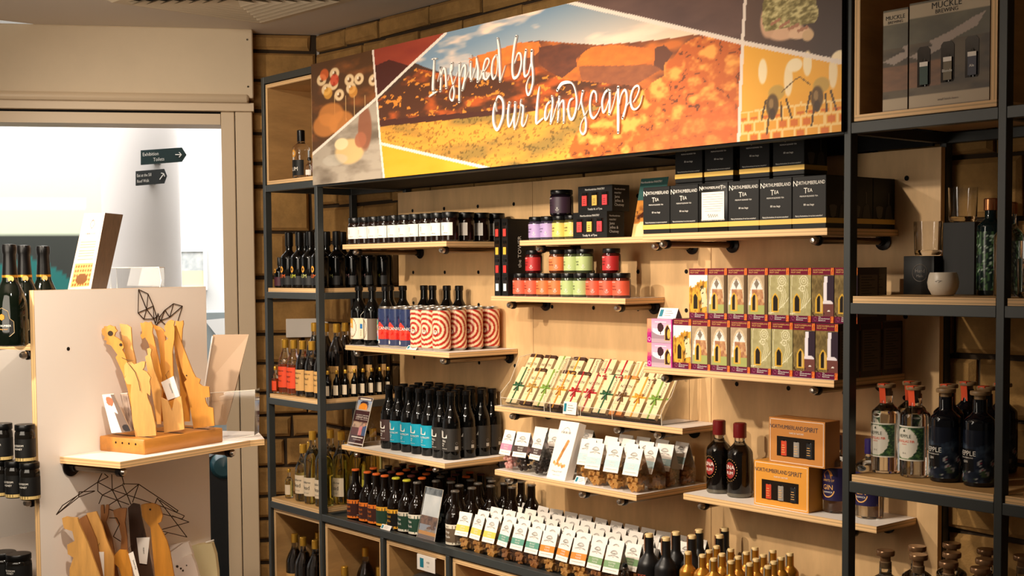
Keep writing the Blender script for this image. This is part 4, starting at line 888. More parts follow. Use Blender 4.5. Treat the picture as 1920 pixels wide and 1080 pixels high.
MB().box(-.052, .052, 0, .006, .050, .053, ACRE).build('clip', r)
# ---- bars of chocolate in the clear rack
KRAFT = mat('cream_wrapper', (232, 206, 160), .6); CHOC = mat('dark_chocolate_end', (70, 40, 24), .5, kind='noise', scale=60, bump=.1); CHOCO = mat('orange_slice_end', (206, 126, 52), .5); CHOCW = mat('pale_almond_end', (232, 206, 156), .5); CHOCG = mat('pistachio_end', (62, 104, 42), .5)
RIB = dict(green=(46, 92, 58), lime=(126, 160, 66), orange=(228, 158, 54), red=(178, 38, 42), gold=(190, 150, 74), brown=(120, 84, 48))
def bar(rib, end, north):
    def mk():
        r = E('chocolate_bar'); w_, h_, t = .058, .142, .013; rm = mat('ribbon_'+rib, RIB[rib], .35)
        MB().box(-w_/2+.001, w_/2-.001, 0, t-.001, .002, h_, end).build('bar_ends', r)
        mb = MB().box(-w_/2, w_/2, -.0006, t, .014 if north else .002, h_-(.013 if north else .003), KRAFT)
        if north: mb.text('NORTH', .0135, INKK, flat(-.0012, 0, .098), wide=1.05); mb.text('chocolate', .006, INKG, flat(-.0012, 0, .086))
        else:
            mb.text('CHOCOLATE', .0125, INKK, lambda x, z: (.012-z+.009, -.0012, .105+x), wide=.8)
            mb.box(-.002, -.0012, -.0011, -.0005, .003, .138, INKG)
        mb.box(-w_*.38, w_*.38, -.0011, -.0005, .040, .0406, INKG)
        mb.build('wrapper', r)
        rb = MB().box(-.003, .003, -.0022, -.0012, .0, h_, rm).box(-w_/2-.001, w_/2+.001, -.0022, -.0012, .066, .072, rm)
        for s_ in (-1, 1):
            rb.tube([(0, -.004, .069), (s_*.008, -.009, .076), (s_*.017, -.006, .079), (s_*.014, -.005, .071), (0, -.004, .069)], [.0022, .003, .0022, .003, .0018], rm, 6)
            rb.tube([(0, -.004, .069), (s_*.006, -.005, .058), (s_*.011, -.004, .048)], [.0018, .0026, .0022], rm, 6)
        rb.build('ribbon', r); return r
    return mk
FR = [('green', CHOCW, 0), ('gold', CHOC, 1), ('lime', CHOCW, 0), ('orange', CHOC, 1), ('red', CHOC, 1), ('red', CHOCW, 1), ('green', CHOC, 0), ('brown', CHOCO, 1), ('orange', CHOCW, 0), ('lime', CHOCG, 0)]
BK = [('gold', CHOC, 1), ('brown', CHOC, 1), ('lime', CHOCW, 0), ('orange', CHOC, 1), ('brown', CHOC, 0), ('red', CHOCW, 1), ('red', CHOCW, 1), ('gold', CHOCW, 0), ('brown', CHOCG, 0)]
ZR = 1.1625; LEAN = math.radians(-33)
def pbar(spec, x, y, z, label, grp):
    rib, end, n_ = spec; o = put('bar'+rib+end.name+str(n_), bar(rib, end, n_), (x, y, z), label, 'chocolate bar', grp); o.rotation_euler = (LEAN, 0, random.uniform(-.02, .02)); return o
for i, s_ in enumerate(FR):
    x = .885+i*.0715+(.004 if i > 5 else 0)
    pbar(s_, x, .224, ZR+.012, '%s bar from the left in the front tier, tied with %s ribbon' % (ORD[i], s_[0]), 'ribbon-tied bars in the front tier')
    if i in (2, 5, 9): pbar((s_[0], CHOCG if i != 5 else CHOC, s_[2]), x+.006, .2405, ZR+.0125, 'bar tucked behind the %s front-tier bar, tied with %s ribbon' % (ORD[i], s_[0]), 'ribbon-tied bars in the front tier')
for i, s_ in enumerate(BK): pbar(s_, .892+i*.0735, .262, ZR+.055, '%s bar from the left in the rear tier, tied with %s ribbon' % (ORD[i], s_[0]), 'ribbon-tied bars in the rear tier')
r = thing('acrylic_rack', 'clear acrylic two-tier rack holding the ribbon-tied chocolate bars', 'display rack', (0, 0, ZR-.0004))
X0, X1 = .845, 1.60; MB().box(X0, X1, .216, .375, 0, .003, ACRY).build('rack_floor', r)
MB().add([(X0, .217, .002), (X1, .217, .002), (X1, .214, .030), (X0, .214, .030)], [[0, 1, 2, 3]], ACRY).tube([(X0, .217, .002), (X0, .214, .030), (X1, .214, .030), (X1, .217, .002)], .0009, ACRE, 5).build('front_lip', r)
MB().add([(X0, .262, .046), (X1, .262, .046), (X1, .345, .170), (X0, .345, .170)], [[0, 1, 2, 3]], ACRY).build('middle_sheet', r)
for x in (X0, 1.07, 1.10, 1.245, 1.39, X1):
    P = [(x, .215, .0), (x, .214, .045), (x, .258, .085), (x, .300, .165), (x, .374, .175), (x, .374, 0)]
    MB().add(P, [list(range(6))], ACRY).tube(P[:5], .0010, ACRE, 5).build('divider', r)
card('white price card with teal logo clipped to the front of the chocolate rack', (1.205, .203, ZR+.0015), w_=.062, h_=.040, lean=.15)
# ---- bags with folded header cards
FUD = mat('fudge_cubes', (206, 150, 78), .6, kind='noise', scale=50, bump=.15); FUDP = mat('pink_sweets', (230, 170, 160), .5); FUDD = mat('dark_chocolate_pieces', (44, 26, 18), .3); FUDB = mat('brown_fudge', (164, 106, 54), .6, kind='noise', scale=50, bump=.15)
def bag(band, cont, seed, h=.128, w_=.062, d=.05, text='SEA SALT', tall=False):
    bm_ = mat('bag_band_%d_%d_%d' % band, band, .5)
    def mk():
        rnd = random.Random(seed); r = E('sweet_bag'); zc = .056
        mb = MB()
        for k in range(26):
            s_ = rnd.uniform(.006, .0095); x = rnd.uniform(-w_/2+s_+.003, w_/2-s_-.003); y = rnd.uniform(s_+.003, d-s_-.003); z = rnd.uniform(s_+.001, zc-.006)
            R3 = Matrix.Translation((x, y, z)) @ Matrix.Rotation(rnd.uniform(0, 3), 4, (rnd.random(), rnd.random(), rnd.random()+.1))
            if cont in (FUDP, FUDD): mb.lathe([(0, -s_*.9), (s_*.8, -s_*.5), (s_, 0), (s_*.8, s_*.5), (0, s_*.9)], cont, 8, R3)
            else: mb.box(-s_, s_, -s_, s_, -s_*.8, s_*.8, cont, R3, c=s_*.18)
        o = mb.build('contents', r); o['kind'] = 'stuff'
        W = w_/2
        MB().add([(-W, .002, 0), (W, .002, 0), (W, d-.002, 0), (-W, d-.002, 0), (-W-.001, 0, .05), (W+.001, 0, .05), (W+.001, d, .05), (-W-.001, d, .05), (-W, d/2, h-.004), (W, d/2, h-.004)],
                 [[0, 1, 5, 4], [1, 2, 6, 5], [2, 3, 7, 6], [3, 0, 4, 7], [4, 5, 9, 8], [6, 7, 8, 9], [5, 6, 9], [7, 4, 8]], FILM).build('clear_bag', r)
        # header: front flap from ridge down; fn maps flap coords (x, s from bottom 0..L) to 3D
        y0, z0, y1, z1 = -.0015, .050, d/2, h; L = math.hypot(y1-y0, z1-z0); f = lambda x, s_, o_=.0: (x, y0+(y1-y0)*s_/L-o_, z0+(z1-z0)*s_/L+o_*.4)
        g = lambda x, s_: (x, d-.0+.0015-(y1-y0)*s_/L, z0+(z1-z0)*s_/L); a = w_*.485
        mb = MB(); mb.add([f(-a, 0), f(a, 0), f(a, L), f(-a, L)], [[0, 1, 2, 3]], PAPER); mb.add([g(a, 0), g(-a, 0), g(-a, L), g(a, L)], [[0, 1, 2, 3]], PAPER)
        mb.add([f(-a, L*.20, .0004), f(a, L*.20, .0004), f(a, L*.45, .0004), f(-a, L*.45, .0004)], [[0, 1, 2, 3]], bm_)
        mb.text(text, .0068, INKW, lambda x, z: f(x, L*.345+z, .0009), wide=.9); mb.text('FUDGE', .0068, INKW, lambda x, z: f(x, L*.245+z, .0009))
        mb.text('Handmade in Northumberland', .0036, INKG, lambda x, z: f(x, L*.10+z, .0006))
        # arched crest
        for R_, t_ in ((.015, .0011), (.0118, .0008)):
            A_ = [(math.cos(t), math.sin(t)) for t in np.linspace(.12*PI, .88*PI, 11)]
            for p_, q_ in zip(A_[:-1], A_[1:]): mb.add([f(p_[0]*R_, L*.66+p_[1]*R_, .0007), f(q_[0]*R_, L*.66+q_[1]*R_, .0007), f(q_[0]*(R_-t_), L*.66+q_[1]*(R_-t_), .0007), f(p_[0]*(R_-t_), L*.66+p_[1]*(R_-t_), .0007)], [[3, 2, 1, 0]], INKK)
        for k in (-3, -2, -1, 0, 1, 2, 3): mb.add([f(k*.0026-.0009, L*.70+.002*(k % 2), .0007), f(k*.0026+.0009, L*.70, .0007), f(k*.0026+.0005, L*.70+.0052-.0006*abs(k), .0007)], [[0, 1, 2]], INKK)
        mb.text('FUDGE KITCHEN', .0056, INKK, lambda x, z: f(x, L*.64+z-abs(x)*.22, .0008), wide=.95); mb.text('EST', .0034, INKK, lambda x, z: f(x, L*.585+z, .0008))
        mb.build('header_card', r); return r
    return mk
ZF = .9742
BG = dict(pink=((226, 136, 162), FUDP), dark=((66, 44, 38), FUDD), blue=((186, 210, 214), FUD), grey=((150, 172, 172), FUDB))
def pbag(k, x, y, z, label, grp, kd=None, rot=None, **kk):
    b, c_ = kd or BG[k]; s_ = random.choice((1, 2)); return put('bag%s%d' % (k, s_), bag(b, c_, s_, **kk), (x, y, z), label, 'sweet bag', grp, random.uniform(-.14, .14) if rot is None else rot)
XB_ = (1.012, 1.085, 1.160); S1Y = (.092, .158, .224, .290)
for j, y in enumerate(S1Y):
    for i, x in enumerate(XB_):
        if j == 3 and i == 0: continue
        k = 'pink' if (i == 0 and j < 1) else 'dark'
        if j == 1 and i == 0: continue
        pbag(k, x+.004*j, y, ZF, '%s bag, %s from the left in row %s of the dark chocolate group' % ('pink-banded' if k == 'pink' else 'brown-banded', ORD[i], ('one', 'two', 'three', 'four')[j]), 'bags left of the white box on the lower middle shelf')
xs_ = (1.352, 1.428, 1.508, 1.590)
for j, y in enumerate(S1Y):
    for i, x in enumerate(xs_):
        if (j == 0 and i == 0): y_ = .13
        else: y_ = y
        pbag('grey' if (i == 3 and j > 1) else 'blue', x, y_, ZF, 'pale blue banded fudge bag, %s from the left in row %s beside the white box' % (ORD[i], ('one', 'two', 'three', 'four')[j]), 'pale blue fudge bags right of the white box')
def hb(A, B):
    c = np.full(A.shape+(3,), (244, 236, 226.)); d = seg(A*.09, B*.19, (.060, .125), (.034, .060)); m = d < .0052+.002*fbm(A*9, B*14, 2); c[m] = mix(np.full(c.shape, (206, 146, 76.)), (150, 90, 40), (fbm(A*12, B*20, 4)-.3)*2)[m]
    for k in range(7): q = np.hypot(A*.09-(.018+k*.0085), B*.19-(.053-.004*(k % 2)-.0012*k)); m = q < .0058; c[m] = ((214, 156, 84), (230, 176, 120), (196, 132, 66))[k % 3]
    m = (np.abs(np.hypot((A-.45)*.09, B*.19-.152)-.017) < .0008) & (B*.19 > .156); c[m] = (60, 56, 54); m = (np.abs(B*.19-.153) < .003) & (np.abs(A-.45) < .26) & (np.sin(A*140) > .1); c[m] = (60, 56, 54)
    m = (np.abs(B*.19-(.024+.02*(A-.4)**2)) < .0018) & (np.abs(A-.45) < .3) & (np.sin(A*170) > 0); c[m] = (120, 108, 100); m = (B*.19 < .014) & (np.abs(A-.45) < .2) & (np.sin(A*110) > .4) & (B*.19 > .011); c[m] = (120, 108, 100); return c
r = thing('honeycomb_box', 'tall white leaning carton printed with honeycomb pieces between the bags', 'box', (1.262, .092, ZF), .0); r.rotation_euler = (math.radians(-19), 0, -.04)
MB().box(-.045, .045, .0005, .030, 0, .186, PAPER).build('carton', r); MB().grid(lambda a, b: (-.045+.09*a, 0, .186*b), 60, 110, PRINT, hb).build('printed_face', r)
card('small white price card lying right of the honeycomb carton', (1.375, .088, ZF), w_=.05, h_=.02, lean=.6)
# ---- bags standing on the counter
BC = dict(yellow=((236, 196, 84), FUD), teal=((92, 150, 130), FUDB), orange=((236, 132, 40), FUD), green=((122, 156, 108), FUDB))
seq = ['yellow', 'yellow', 'yellow', 'teal', 'teal', 'teal', 'orange', 'orange', 'orange', 'green', 'green', 'green']
for j in range(5):
    for i in range(12):
        x = .850+i*.0715+(.012 if j % 2 else 0)-(.0 if j < 3 else -.02); y = .034+j*.0655
        if j == 0 and i == 11: continue
        if x > 1.665 and j < 1: continue
        k = seq[i]; pbag(k, x, y, ZC0+.0004, '%s-banded fudge bag, %s from the left in row %s on the counter' % (k, ORD[i], ('one', 'two', 'three', 'four', 'five')[j]), 'fudge bags in rows on the counter', BC[k], h=.126, text={'yellow': 'LEMON', 'teal': 'SEA SALT', 'orange': 'TOFFEE', 'green': 'CLOTTED'}[k])
# ---- cake boxes
def cake_art(kind):
    def fn(A, B):
        X = A*.068; Z = B*.139; c = np.zeros(A.shape+(3,)); n1 = fbm(A*7, B*13, 3)
        if kind == 'castle':
            c[:] = (222, 216, 214); m = B > .66; c[m] = mix(np.full(c.shape, (216, 220, 228.)), (240, 236, 230), n1)[m]
            w_ = inpoly(A, B, [(.0, .62), (.1, .66), (.12, .62), (.3, .63), (.32, .68), (.42, .66), (.42, .72), (.52, .74), (.56, .72), (.62, .78), (.7, .74), (.78, .76), (.86, .74), (1, .76), (1, 0), (0, 0)]); c[w_] = mix(np.full(c.shape, (222, 168, 62.)), (150, 98, 34), (fbm(A*9, B*12, 8)-.35)*3)[w_]
            m = inpoly(A, B, [(.62, .6), (.9, .62), (.98, .25), (.7, .22)]); c[m] = (226, 206, 160); m = (A > .6) & (A < .78) & (fbm(A*12, B*16, 5) > .5) & (B < .66); c[m] = (70, 58, 30)
        elif kind == 'arch':
            c[:] = (158, 134, 106); c = mix(c, np.full(c.shape, (196, 172, 140.)), n1); a_ = (B < .34) | (np.hypot((A-.45)/.40, (B-.34)/.50) < 1)
            a_ &= (A > .05) & (A < .85); c[a_ & (np.hypot((A-.45)/.40, (B-.34)/.5) > .9) & (B > .34)] = (206, 184, 150); i_ = a_ & ((np.hypot((A-.45)/.40, (B-.34)/.50) < .88) | (B < .34)); c[i_] = (232, 224, 218)
            m = i_ & (B < .60) & (A > .2); c[m] = mix(np.full(c.shape, (206, 164, 116.)), (160, 104, 74), (fbm(A*12, B*16, 9)-.35)*3)[m]; m = i_ & (B < .30); c[m] = (164, 168, 100); m = (np.abs(A-.45)+np.abs(B-.70)*1.3 < .13); c[m] = (128, 116, 102); m = (A > .85); c[m] = (88, 66, 44)
        elif kind == 'swirl':
            c[:] = (150, 140, 96); c = mix(c, np.full(c.shape, (190, 180, 130.)), n1)
            for u, v, R_ in ((.66, .76, .26), (.60, .62, .13), (.44, .62, .08)):
                d = np.hypot((A-u)*.068, (B-v)*.139)/.068; m = (np.sin(d*75) > .25) & (d < R_); c[m] = (222, 214, 178)
            for k in range(3): m = np.abs(A-(.62+.09*k+.05*np.sin(B*16))) < .013; m &= (B < .62) & (B > .25); c[m] = (222, 214, 178)
            m = np.abs(B-(.15+.30*A**2)) < .008; c[m] = (226, 220, 186); m = np.abs(A-(.08+.3*(B-.5)**2)) < .012; c[m] = (216, 208, 170)
        else:
            c[:] = (140, 118, 72); c = mix(c, np.full(c.shape, (90, 74, 44.)), (fbm(A*9, B*12, 12)-.3)*2); m = (A > .55) & (B < .86) & (B > .34); c[m] = (52, 38, 50); m = (np.abs(A-.62-.02*np.sin(B*9)) < .075) & (B > .36) & (B < .84); c[m] = (234, 226, 232)
            m = (np.hypot((A-.7)/.26, (B-.36)/.05) < 1); c[m] = (230, 220, 226); m = (B < .34) & (A > .5); c[m] = (112, 66, 60); m = (B < .22) & (A < .9) & (fbm(A*14, B*18, 5) > .55); c[m] = (60, 44, 24); m = (np.hypot((A-.78)/.07, (B-.215)/.012) < 1); c[m] = (240, 230, 220)
        # gothic window
        wn = (np.abs(A-.34) < .17) & (B > .17) & (B < .42); wn |= (B >= .42) & (np.abs(A-.34)*.068 < .0117*(1-((B-.42)/.115)**1.4)) & (B < .535); c[wn] = (212, 166, 60)
        wn = (np.abs(A-.34) < .115) & (B > .19) & (B < .415); wn |= (B >= .415) & (np.abs(A-.34)*.068 < .0079*(1-((B-.415)/.09)**1.4)) & (B < .505); c[wn] = (34, 28, 22)
        if kind in ('fall', 'arch'): m = wn & (np.hypot((A-.44)/.07, ((B*11) % 1-.5)) < .8); c[m] = (212, 176, 110)
        for lo, hi in ((.0, .125), (.875, 1.01)):
            m = (B >= lo) & (B < hi); c[m] = (112, 22, 46) if lo else (98, 20, 56); m &= A > .86; c[m] = mix(np.full(c.shape, (226, 132, 50.)), (178, 44, 40), (fbm(A*40, B*30, 7)-.4)*5)[m]
        return c
    return fn
def cake(kind):
    def mk():
        r = E('cake_box'); w_, h_, d = .0675, .139, .092; mb = MB().box(-w_/2, w_/2, .0004, d, 0, h_, mat('cake_box_back', (58, 40, 32), .5), c=.0008)
        BKM = mat('cake_box_side', (104, 86, 70), .55); mb.box(w_/2, w_/2+.0004, .008, d-.008, .016, h_-.018, BKM)
        for k in range(14): mb.box(w_/2+.0004, w_/2+.0007, .016, d-.020-.012*(k*7 % 3), .026+k*.0068, .0275+k*.0068, INKK)
        mb.build('carton', r); mb = MB()
        mb.grid(lambda a, b: (-w_/2+w_*a, 0, h_*b), 40, 80, PRINTG, cake_art(kind))
        for t, z, s_ in (('NORTHUMBERLAND', .1312, .0056), ('FRUIT CAKE', .1255, .0056)): mb.text(t, s_, mat('gold_ink', (226, 170, 96), .5), flat(-.0006, -.029, z), 'L')
        for t, z, s_ in (('The', .0130, .0045), ('Northumberland', .0088, .0050), ('Bakehouse', .0042, .0050)): mb.text(t, s_, INKW, flat(-.0006, -.012, z), 'L')
        A_ = [(-.022+.0045*math.cos(t), .009+.0048*math.sin(t)) for t in np.linspace(0, 2*PI, 9)]
        mb.tube([(x, -.0005, z) for x, z in A_], .0005, mat('plum_ink', (190, 110, 140), .5), 4); mb.build('printed_face', r); return r
    return mk
def pinkart(A, B):
    c = np.full(A.shape+(3,), (226, 180, 204.)); c = mix(c, np.full(c.shape, (206, 140, 178.)), (B-.7)*2.5); X = A*.098; Z = B*.068
    m = Z < .030+2.6*(X-.052)**2*(X < .052)*3; m = Z < (.022+8*(X-.055)**2); c[m] = (160, 134, 146); m = (Z < .022+8*(X-.055)**2) & (Z < .012); c[m] = (188, 160, 172)
    m = (Z > .022+8*(X-.055)**2) & (Z < .040+5*(X-.04)**2) & (X > .022); c[m] = (238, 226, 232)
    m = (np.hypot((X-.052)/.0135, (Z-.044)/.014) < .75+.35*fbm(A*18, B*14, 3)); c[m] = (62, 34, 44); m = (np.abs(X-.052) < .0015) & (Z > .024) & (Z < .036); c[m] = (62, 34, 44)
    w_ = (np.abs(X-.079) < .0105) & (Z > .007) & (Z < .038); w_ |= (Z >= .038) & (np.abs(X-.079) < .0105*(1-((Z-.038)/.016)**1.4)) & (Z < .054); c[w_] = (216, 176, 90); w2 = (np.abs(X-.079) < .0088) & (Z > .009) & (Z < .037); w2 |= (Z >= .037) & (np.abs(X-.079) < .0088*(1-((Z-.037)/.014)**1.4)) & (Z < .051); c[w2] = (52, 26, 28)
    m = w2 & (np.hypot((X-.083)/.005, (Z-.026)/.014) < 1); c[m] = (200, 170, 70)
    m = X < .017; c[m] = mix(np.full(c.shape, (240, 150, 110.)), (176, 24, 120), (.62-B)*4+(fbm(A*50, B*9, 6)-.5)*2)[m]; m = (np.abs(np.hypot(X-.0085, Z-.010)-.005) < .0008); c[m] = (240, 170, 210)
    m = X > .0935; c[m] = (176, 30, 120); m = (np.abs(B-.88) < .02) & (X > .03) & (X < .075); c[m] = (244, 222, 232); return c
def pink():
    r = E('pink_cake_box'); w_, h_, d = .098, .068, .085; MB().box(-w_/2, w_/2, .0004, d, 0, h_, mat('pink_carton', (206, 130, 172), .5), c=.0008).build('carton', r)
    MB().grid(lambda a, b: (-w_/2+w_*a, 0, h_*b), 90, 60, PRINTG, pinkart).build('printed_face', r); return r
ZK = 1.3506
for k in (0, 1): put('pink', pink, (1.714, .088, ZK+.0685*k), ['lower', 'upper'][k]+' pink carton in the front stack left of the castle boxes', 'cake box', 'pink cartons with a tree')
for k in (0, 1, 2, 3): put('pink', pink, (1.845, .192, ZK+.0685*k), ['bottom', 'second', 'third', 'top'][k]+' pink carton of the tall rear stack behind the castle boxes', 'cake box', 'pink cartons with a tree')
low = ['castle', 'arch', 'arch', 'arch', 'swirl', 'swirl', 'fall', 'fall']; up = ['castle', 'arch', 'arch', 'arch', 'swirl', 'swirl', 'fall', 'fall']
names = dict(castle='castle picture', arch='abbey arch picture', swirl='carved swirl picture', fall='waterfall picture')
for i, k in enumerate(low): put('cake'+k, cake(k), (1.800+i*.0697, .088, ZK), 'cake box with %s, %s from the left in the lower row' % (names[k], ORD[i]), 'cake box', 'cake boxes with arched windows')
for i, k in enumerate(up): put('cake'+k, cake(k), (1.842+i*.0697-.0, .108, ZK+.1402), 'cake box with %s, %s from the left in the upper row' % (names[k], ORD[i]), 'cake box', 'cake boxes with arched windows')
for j in (1, 2): put('cakefall', None, (2.288, .088+.094*j, ZK), ['', 'middle', 'rear'][j]+' cake box in the column running back at the right end, lower tier', 'cake box', 'cake boxes with arched windows')
put('cakefall', None, (2.288, .203, ZK+.1402), 'rear cake box at the right end of the upper tier', 'cake box', 'cake boxes with arched windows')
card('white tent price card standing on the front pink carton', (1.728, .100, ZK+.1372), w_=.07, h_=.030, lean=.45)
# ---- spirits and gift boxes on the lower right shelf
ZP = .9725
WAX = mat('dark_red_wax', (110, 18, 20), .35)
def l_rum(root):
    r = .0375; mb = MB(); f = cyl(r+.0006)
    ring = [(.019*math.cos(t), .024*math.sin(t)) for t in np.linspace(0, 2*PI, 21)[:-1]]; ctrp = (0, 0)
    mb.add([f(0-.006, .078)]+[f(a-.006, .078+b) for a, b in ring], [[0, 1+k, 1+(k+1) % 20] for k in range(20)], mat('deep_red_label', (140, 34, 26), .5))
    mb.text('UNA', .017, INKW, cyl(r+.0011, .081, -.16)); mb.text('RUM', .013, INKW, cyl(r+.0011, .066, -.16))
    for k in range(24): a = k*.2618; mb.add([f(-.006+.024*math.cos(a), .078+.031*math.sin(a)), f(-.006+.026*math.cos(a+.08), .078+.033*math.sin(a+.08)), f(-.006+.024*math.cos(a+.13), .078+.031*math.sin(a+.13))], [[0, 1, 2]], mat('gold_ink'))
    mb.build('label', root)
mkr = bottle('spirit_bottle', .0375, .205, .122, .160, .0145, GLASSC, WAX, l_rum, .019, (.170, .2125), liquid=(.150, mat('dark_spirit', (14, 7, 4), .1)), extra=lambda root: MB().lathe([(0, .001), (.033, .001), (.036, .008), (.036, .012), (0, .012)], mat('thick_glass_base', (120, 112, 92), .1), 22).build('glass_base', root))
put('rum', mkr, (1.753, .298, ZP), 'left of the two dark bottles sealed with dark red wax', 'bottle', 'red wax sealed bottles')
put('rum', mkr, (1.838, .290, ZP), 'right of the two dark bottles sealed with dark red wax', 'bottle', 'red wax sealed bottles')
def gift(tone):
    om = mat('gift_orange_%d' % tone[0], tone, .45)
    def mk():
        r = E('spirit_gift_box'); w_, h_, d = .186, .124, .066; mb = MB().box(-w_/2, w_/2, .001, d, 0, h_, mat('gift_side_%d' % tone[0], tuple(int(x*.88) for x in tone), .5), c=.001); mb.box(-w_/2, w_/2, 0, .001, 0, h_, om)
        for q in ((-.089, .089, .119, .1202), (-.089, .089, .0035, .0047), (-.089, -.0878, .0035, .12), (.0878, .089, .0035, .12)): mb.box(q[0], q[1], -.0005, 0, q[2], q[3], PAPER)
        mb.text('NORTHUMBERLAND', .0155, mat('navy_ink', (40, 46, 60), .5), flat(-.0006, -.034, .095), wide=.78); mb.text('SPIRIT', .0185, mat('navy_ink'), flat(-.0006, .048, .093), wide=.95); mb.text('RARE BY NATURE', .006, INKW, flat(-.0006, 0, .083)); mb.build('carton', r)
        MB().box(-.066, .060, -.0006, .0, .020, .074, mat('gift_window', (24, 18, 14), .2)).build('window', r)
        for k, cl in enumerate(((206, 66, 30), (150, 140, 130), (20, 20, 24))):
            x = -.042+k*.042; mb = MB().lathe([(0, .020), (.0145, .020), (.0145, .062), (.008, .070), (0, .070)], GLASSK, 16, Matrix.Translation((x, .006, 0)) @ Matrix.Diagonal((1, .55, 1, 1)))
            mb.grid(lambda a, b: (x+.0150*math.sin((a*2-1)*1.2), .006-.0085*math.cos((a*2-1)*1.2), .022+.040*b), 8, 1, mat('gift_mini_%d' % k, cl, .45), None, None, True)
            for j in range(4): mb.box(x-.006+.001*(j % 2), x+.006-.002*(j % 2), -.0032, -.0028, .030+j*.0065, .0315+j*.0065, mat('gold_ink'))
            mb.build('mini_bottle', r)
        return r
    return mk
put('gift1', gift((222, 150, 52)), (2.040, .222, ZP), 'lower orange gift box with a window of three mini bottles', 'gift box', 'orange spirit gift boxes')
put('gift1b', gift((196, 128, 58)), (2.089, .226, ZP+.1245), 'upper orange gift box with a window, stacked a little to the right', 'gift box', 'orange spirit gift boxes')
def l_gin(root):
    r = .037; mb = MB(); label_band(mb, r, .034, .122, 1.25, mat('purple_navy_label', (34, 26, 66), .4)); f = cyl(r+.0010)
    g_ = mat('gold_ink')
    for z in (.036, .0385, .082, .1195): mb.add([f(-.044, z), f(.044, z), f(.044, z+.0008), f(-.044, z+.0008)], [[0, 1, 2, 3]], g_)
    mb.text('SPIRITS OF', .0085, g_, cyl(r+.0012, .0855), wide=.9); mb.text('GIN', .019, g_, cyl(r+.0012, .0635, -.05)); mb.text('ALNWICK', .0065, INKW, cyl(r+.0012, .0545, -.05))
    A_ = [(math.cos(t), math.sin(t)) for t in np.linspace(-.95*PI, -.05*PI, 16)]
    for p_, q_ in zip(A_[:-1], A_[1:]): mb.add([f(-.002+p_[0]*.021, .064+p_[1]*.022), f(-.002+q_[0]*.021, .064+q_[1]*.022), f(-.002+q_[0]*.018, .064+q_[1]*.019), f(-.002+p_[0]*.018, .064+p_[1]*.019)], [[0, 1, 2, 3]], g_)
    mb.add([f(-.012, .094), f(-.016, .104), f(-.008, .112), f(.0, .118), (f(.009, .112)), f(.014, .102), f(.008, .100), f(.010, .094)], [list(range(8))], mat('orange_griffin', (206, 132, 46), .5)); mb.build('label', root)
    mb = MB(); ring = [(.014*math.cos(t), .0075*math.sin(t)) for t in np.linspace(0, 2*PI, 17)[:-1]]; f = cyl(r+.0003); mb.add([f(a, .133+b) for a, b in ring], [list(range(16))], mat('charcoal_label')); mb.build('neck_badge', root)
mkg = bottle('gin_bottle', .037, .205, .136, .158, .0115, GLASSC, mat('violet_capsule', (44, 30, 92), .4), l_gin, .0135, (.168, .2075), liquid=(.14, mat('clear_spirit', (240, 240, 236), .02, kind='glass', ior=1.34)))
put('gin', mkg, (2.166, .300, ZP), 'clear gin bottle with purple and gold label left of the tall post', 'bottle', 'gin bottles with purple labels')
put('gin', mkg, (2.270, .300, ZP), 'clear gin bottle with purple and gold label right of the tall post', 'bottle', 'gin bottles with purple labels')
# ---- matt black bottles and golden bottles on the counter
MATK = mat('matt_black_bottle', (20, 18, 18), .38, 0, .4); GOLDB = mat('golden_bottle', (176, 118, 36), .3, .55); CORK = mat('pale_stopper', (222, 190, 132), .5); SEAL = mat('brown_paper_seal', (120, 78, 48), .6); SEALG = mat('grey_paper_seal', (132, 122, 108), .6)
def seals(sm, r, z0, z1, rb):
    def f(root):
        mb = MB(); a = -2.1
        for z_a, z_b, ra, rb_ in ((z1-.028, z1+.002, r+.0015, r+.0015), (z0, z1-.028, rb, r+.0015)):
            mb.grid(lambda p_, q_: ((ra+(rb_-ra)*q_)*math.cos(a+(p_-.5)*.75), (ra+(rb_-ra)*q_)*math.sin(a+(p_-.5)*.75), z_a+(z_b-z_a)*q_), 4, 1, sm, None, None, True)
        mb.build('paper_seal', root)
        lt = MB(); lt.text('POET', .0135, mat('rust_ink', (186, 80, 50), .5), cyl(rb*0+.0345, .052)) if sm is SEAL else lt.text('GIN', .009, INKK, cyl(.0262, .05)); lt.build('lettering', root)
    return f
mkw = bottle('black_bottle', .0335, .166, .082, .122, .0135, MATK, CORK, seals(SEAL, .0135, .125, .172, .0145), .0125, (.158, .176))
for i, (x, y) in enumerate(((1.655, .092), (1.722, .092), (1.688, .170), (1.752, .168), (1.710, .245), (1.800, .232), (1.745, .318))):
    put('wine', mkw, (x+.012, y, ZC0), ORD[i]+' matt black bottle, counted from the front left beside the fudge bags', 'bottle', 'matt black bottles with pale stoppers')
mkq = bottle('golden_bottle', .0245, .150, .100, .124, .0105, GOLDB, CORK, seals(SEALG, .0105, .105, .152, .0115), .0098, (.142, .158))
gp = [(1.842, .060), (1.893, .062), (1.944, .050), (1.995, .062), (2.046, .078), (2.097, .090), (1.868, .118), (1.920, .112), (1.972, .118), (2.023, .132), (2.075, .142), (1.845, .175), (1.897, .175), (1.950, .178), (2.002, .188), (2.055, .198), (1.93, .24), (1.985, .25), (2.04, .255)]
for i, (x, y) in enumerate(gp): put('gold', mkq, (x+.006, y, ZC0+.010*(y > .1)*0), 'small golden bottle, number %d counted from the front left of its group' % (i+1) if False else 'small golden bottle with grey seal, %s in the %s of the golden group' % (ORD[[0, 1, 2, 3, 4, 5, 0, 1, 2, 3, 4, 0, 1, 2, 3, 4, 0, 1, 2][i]], 'front row' if i < 6 else 'second row' if i < 11 else 'third row' if i < 16 else 'rear row'), 'bottle', 'small golden bottles')
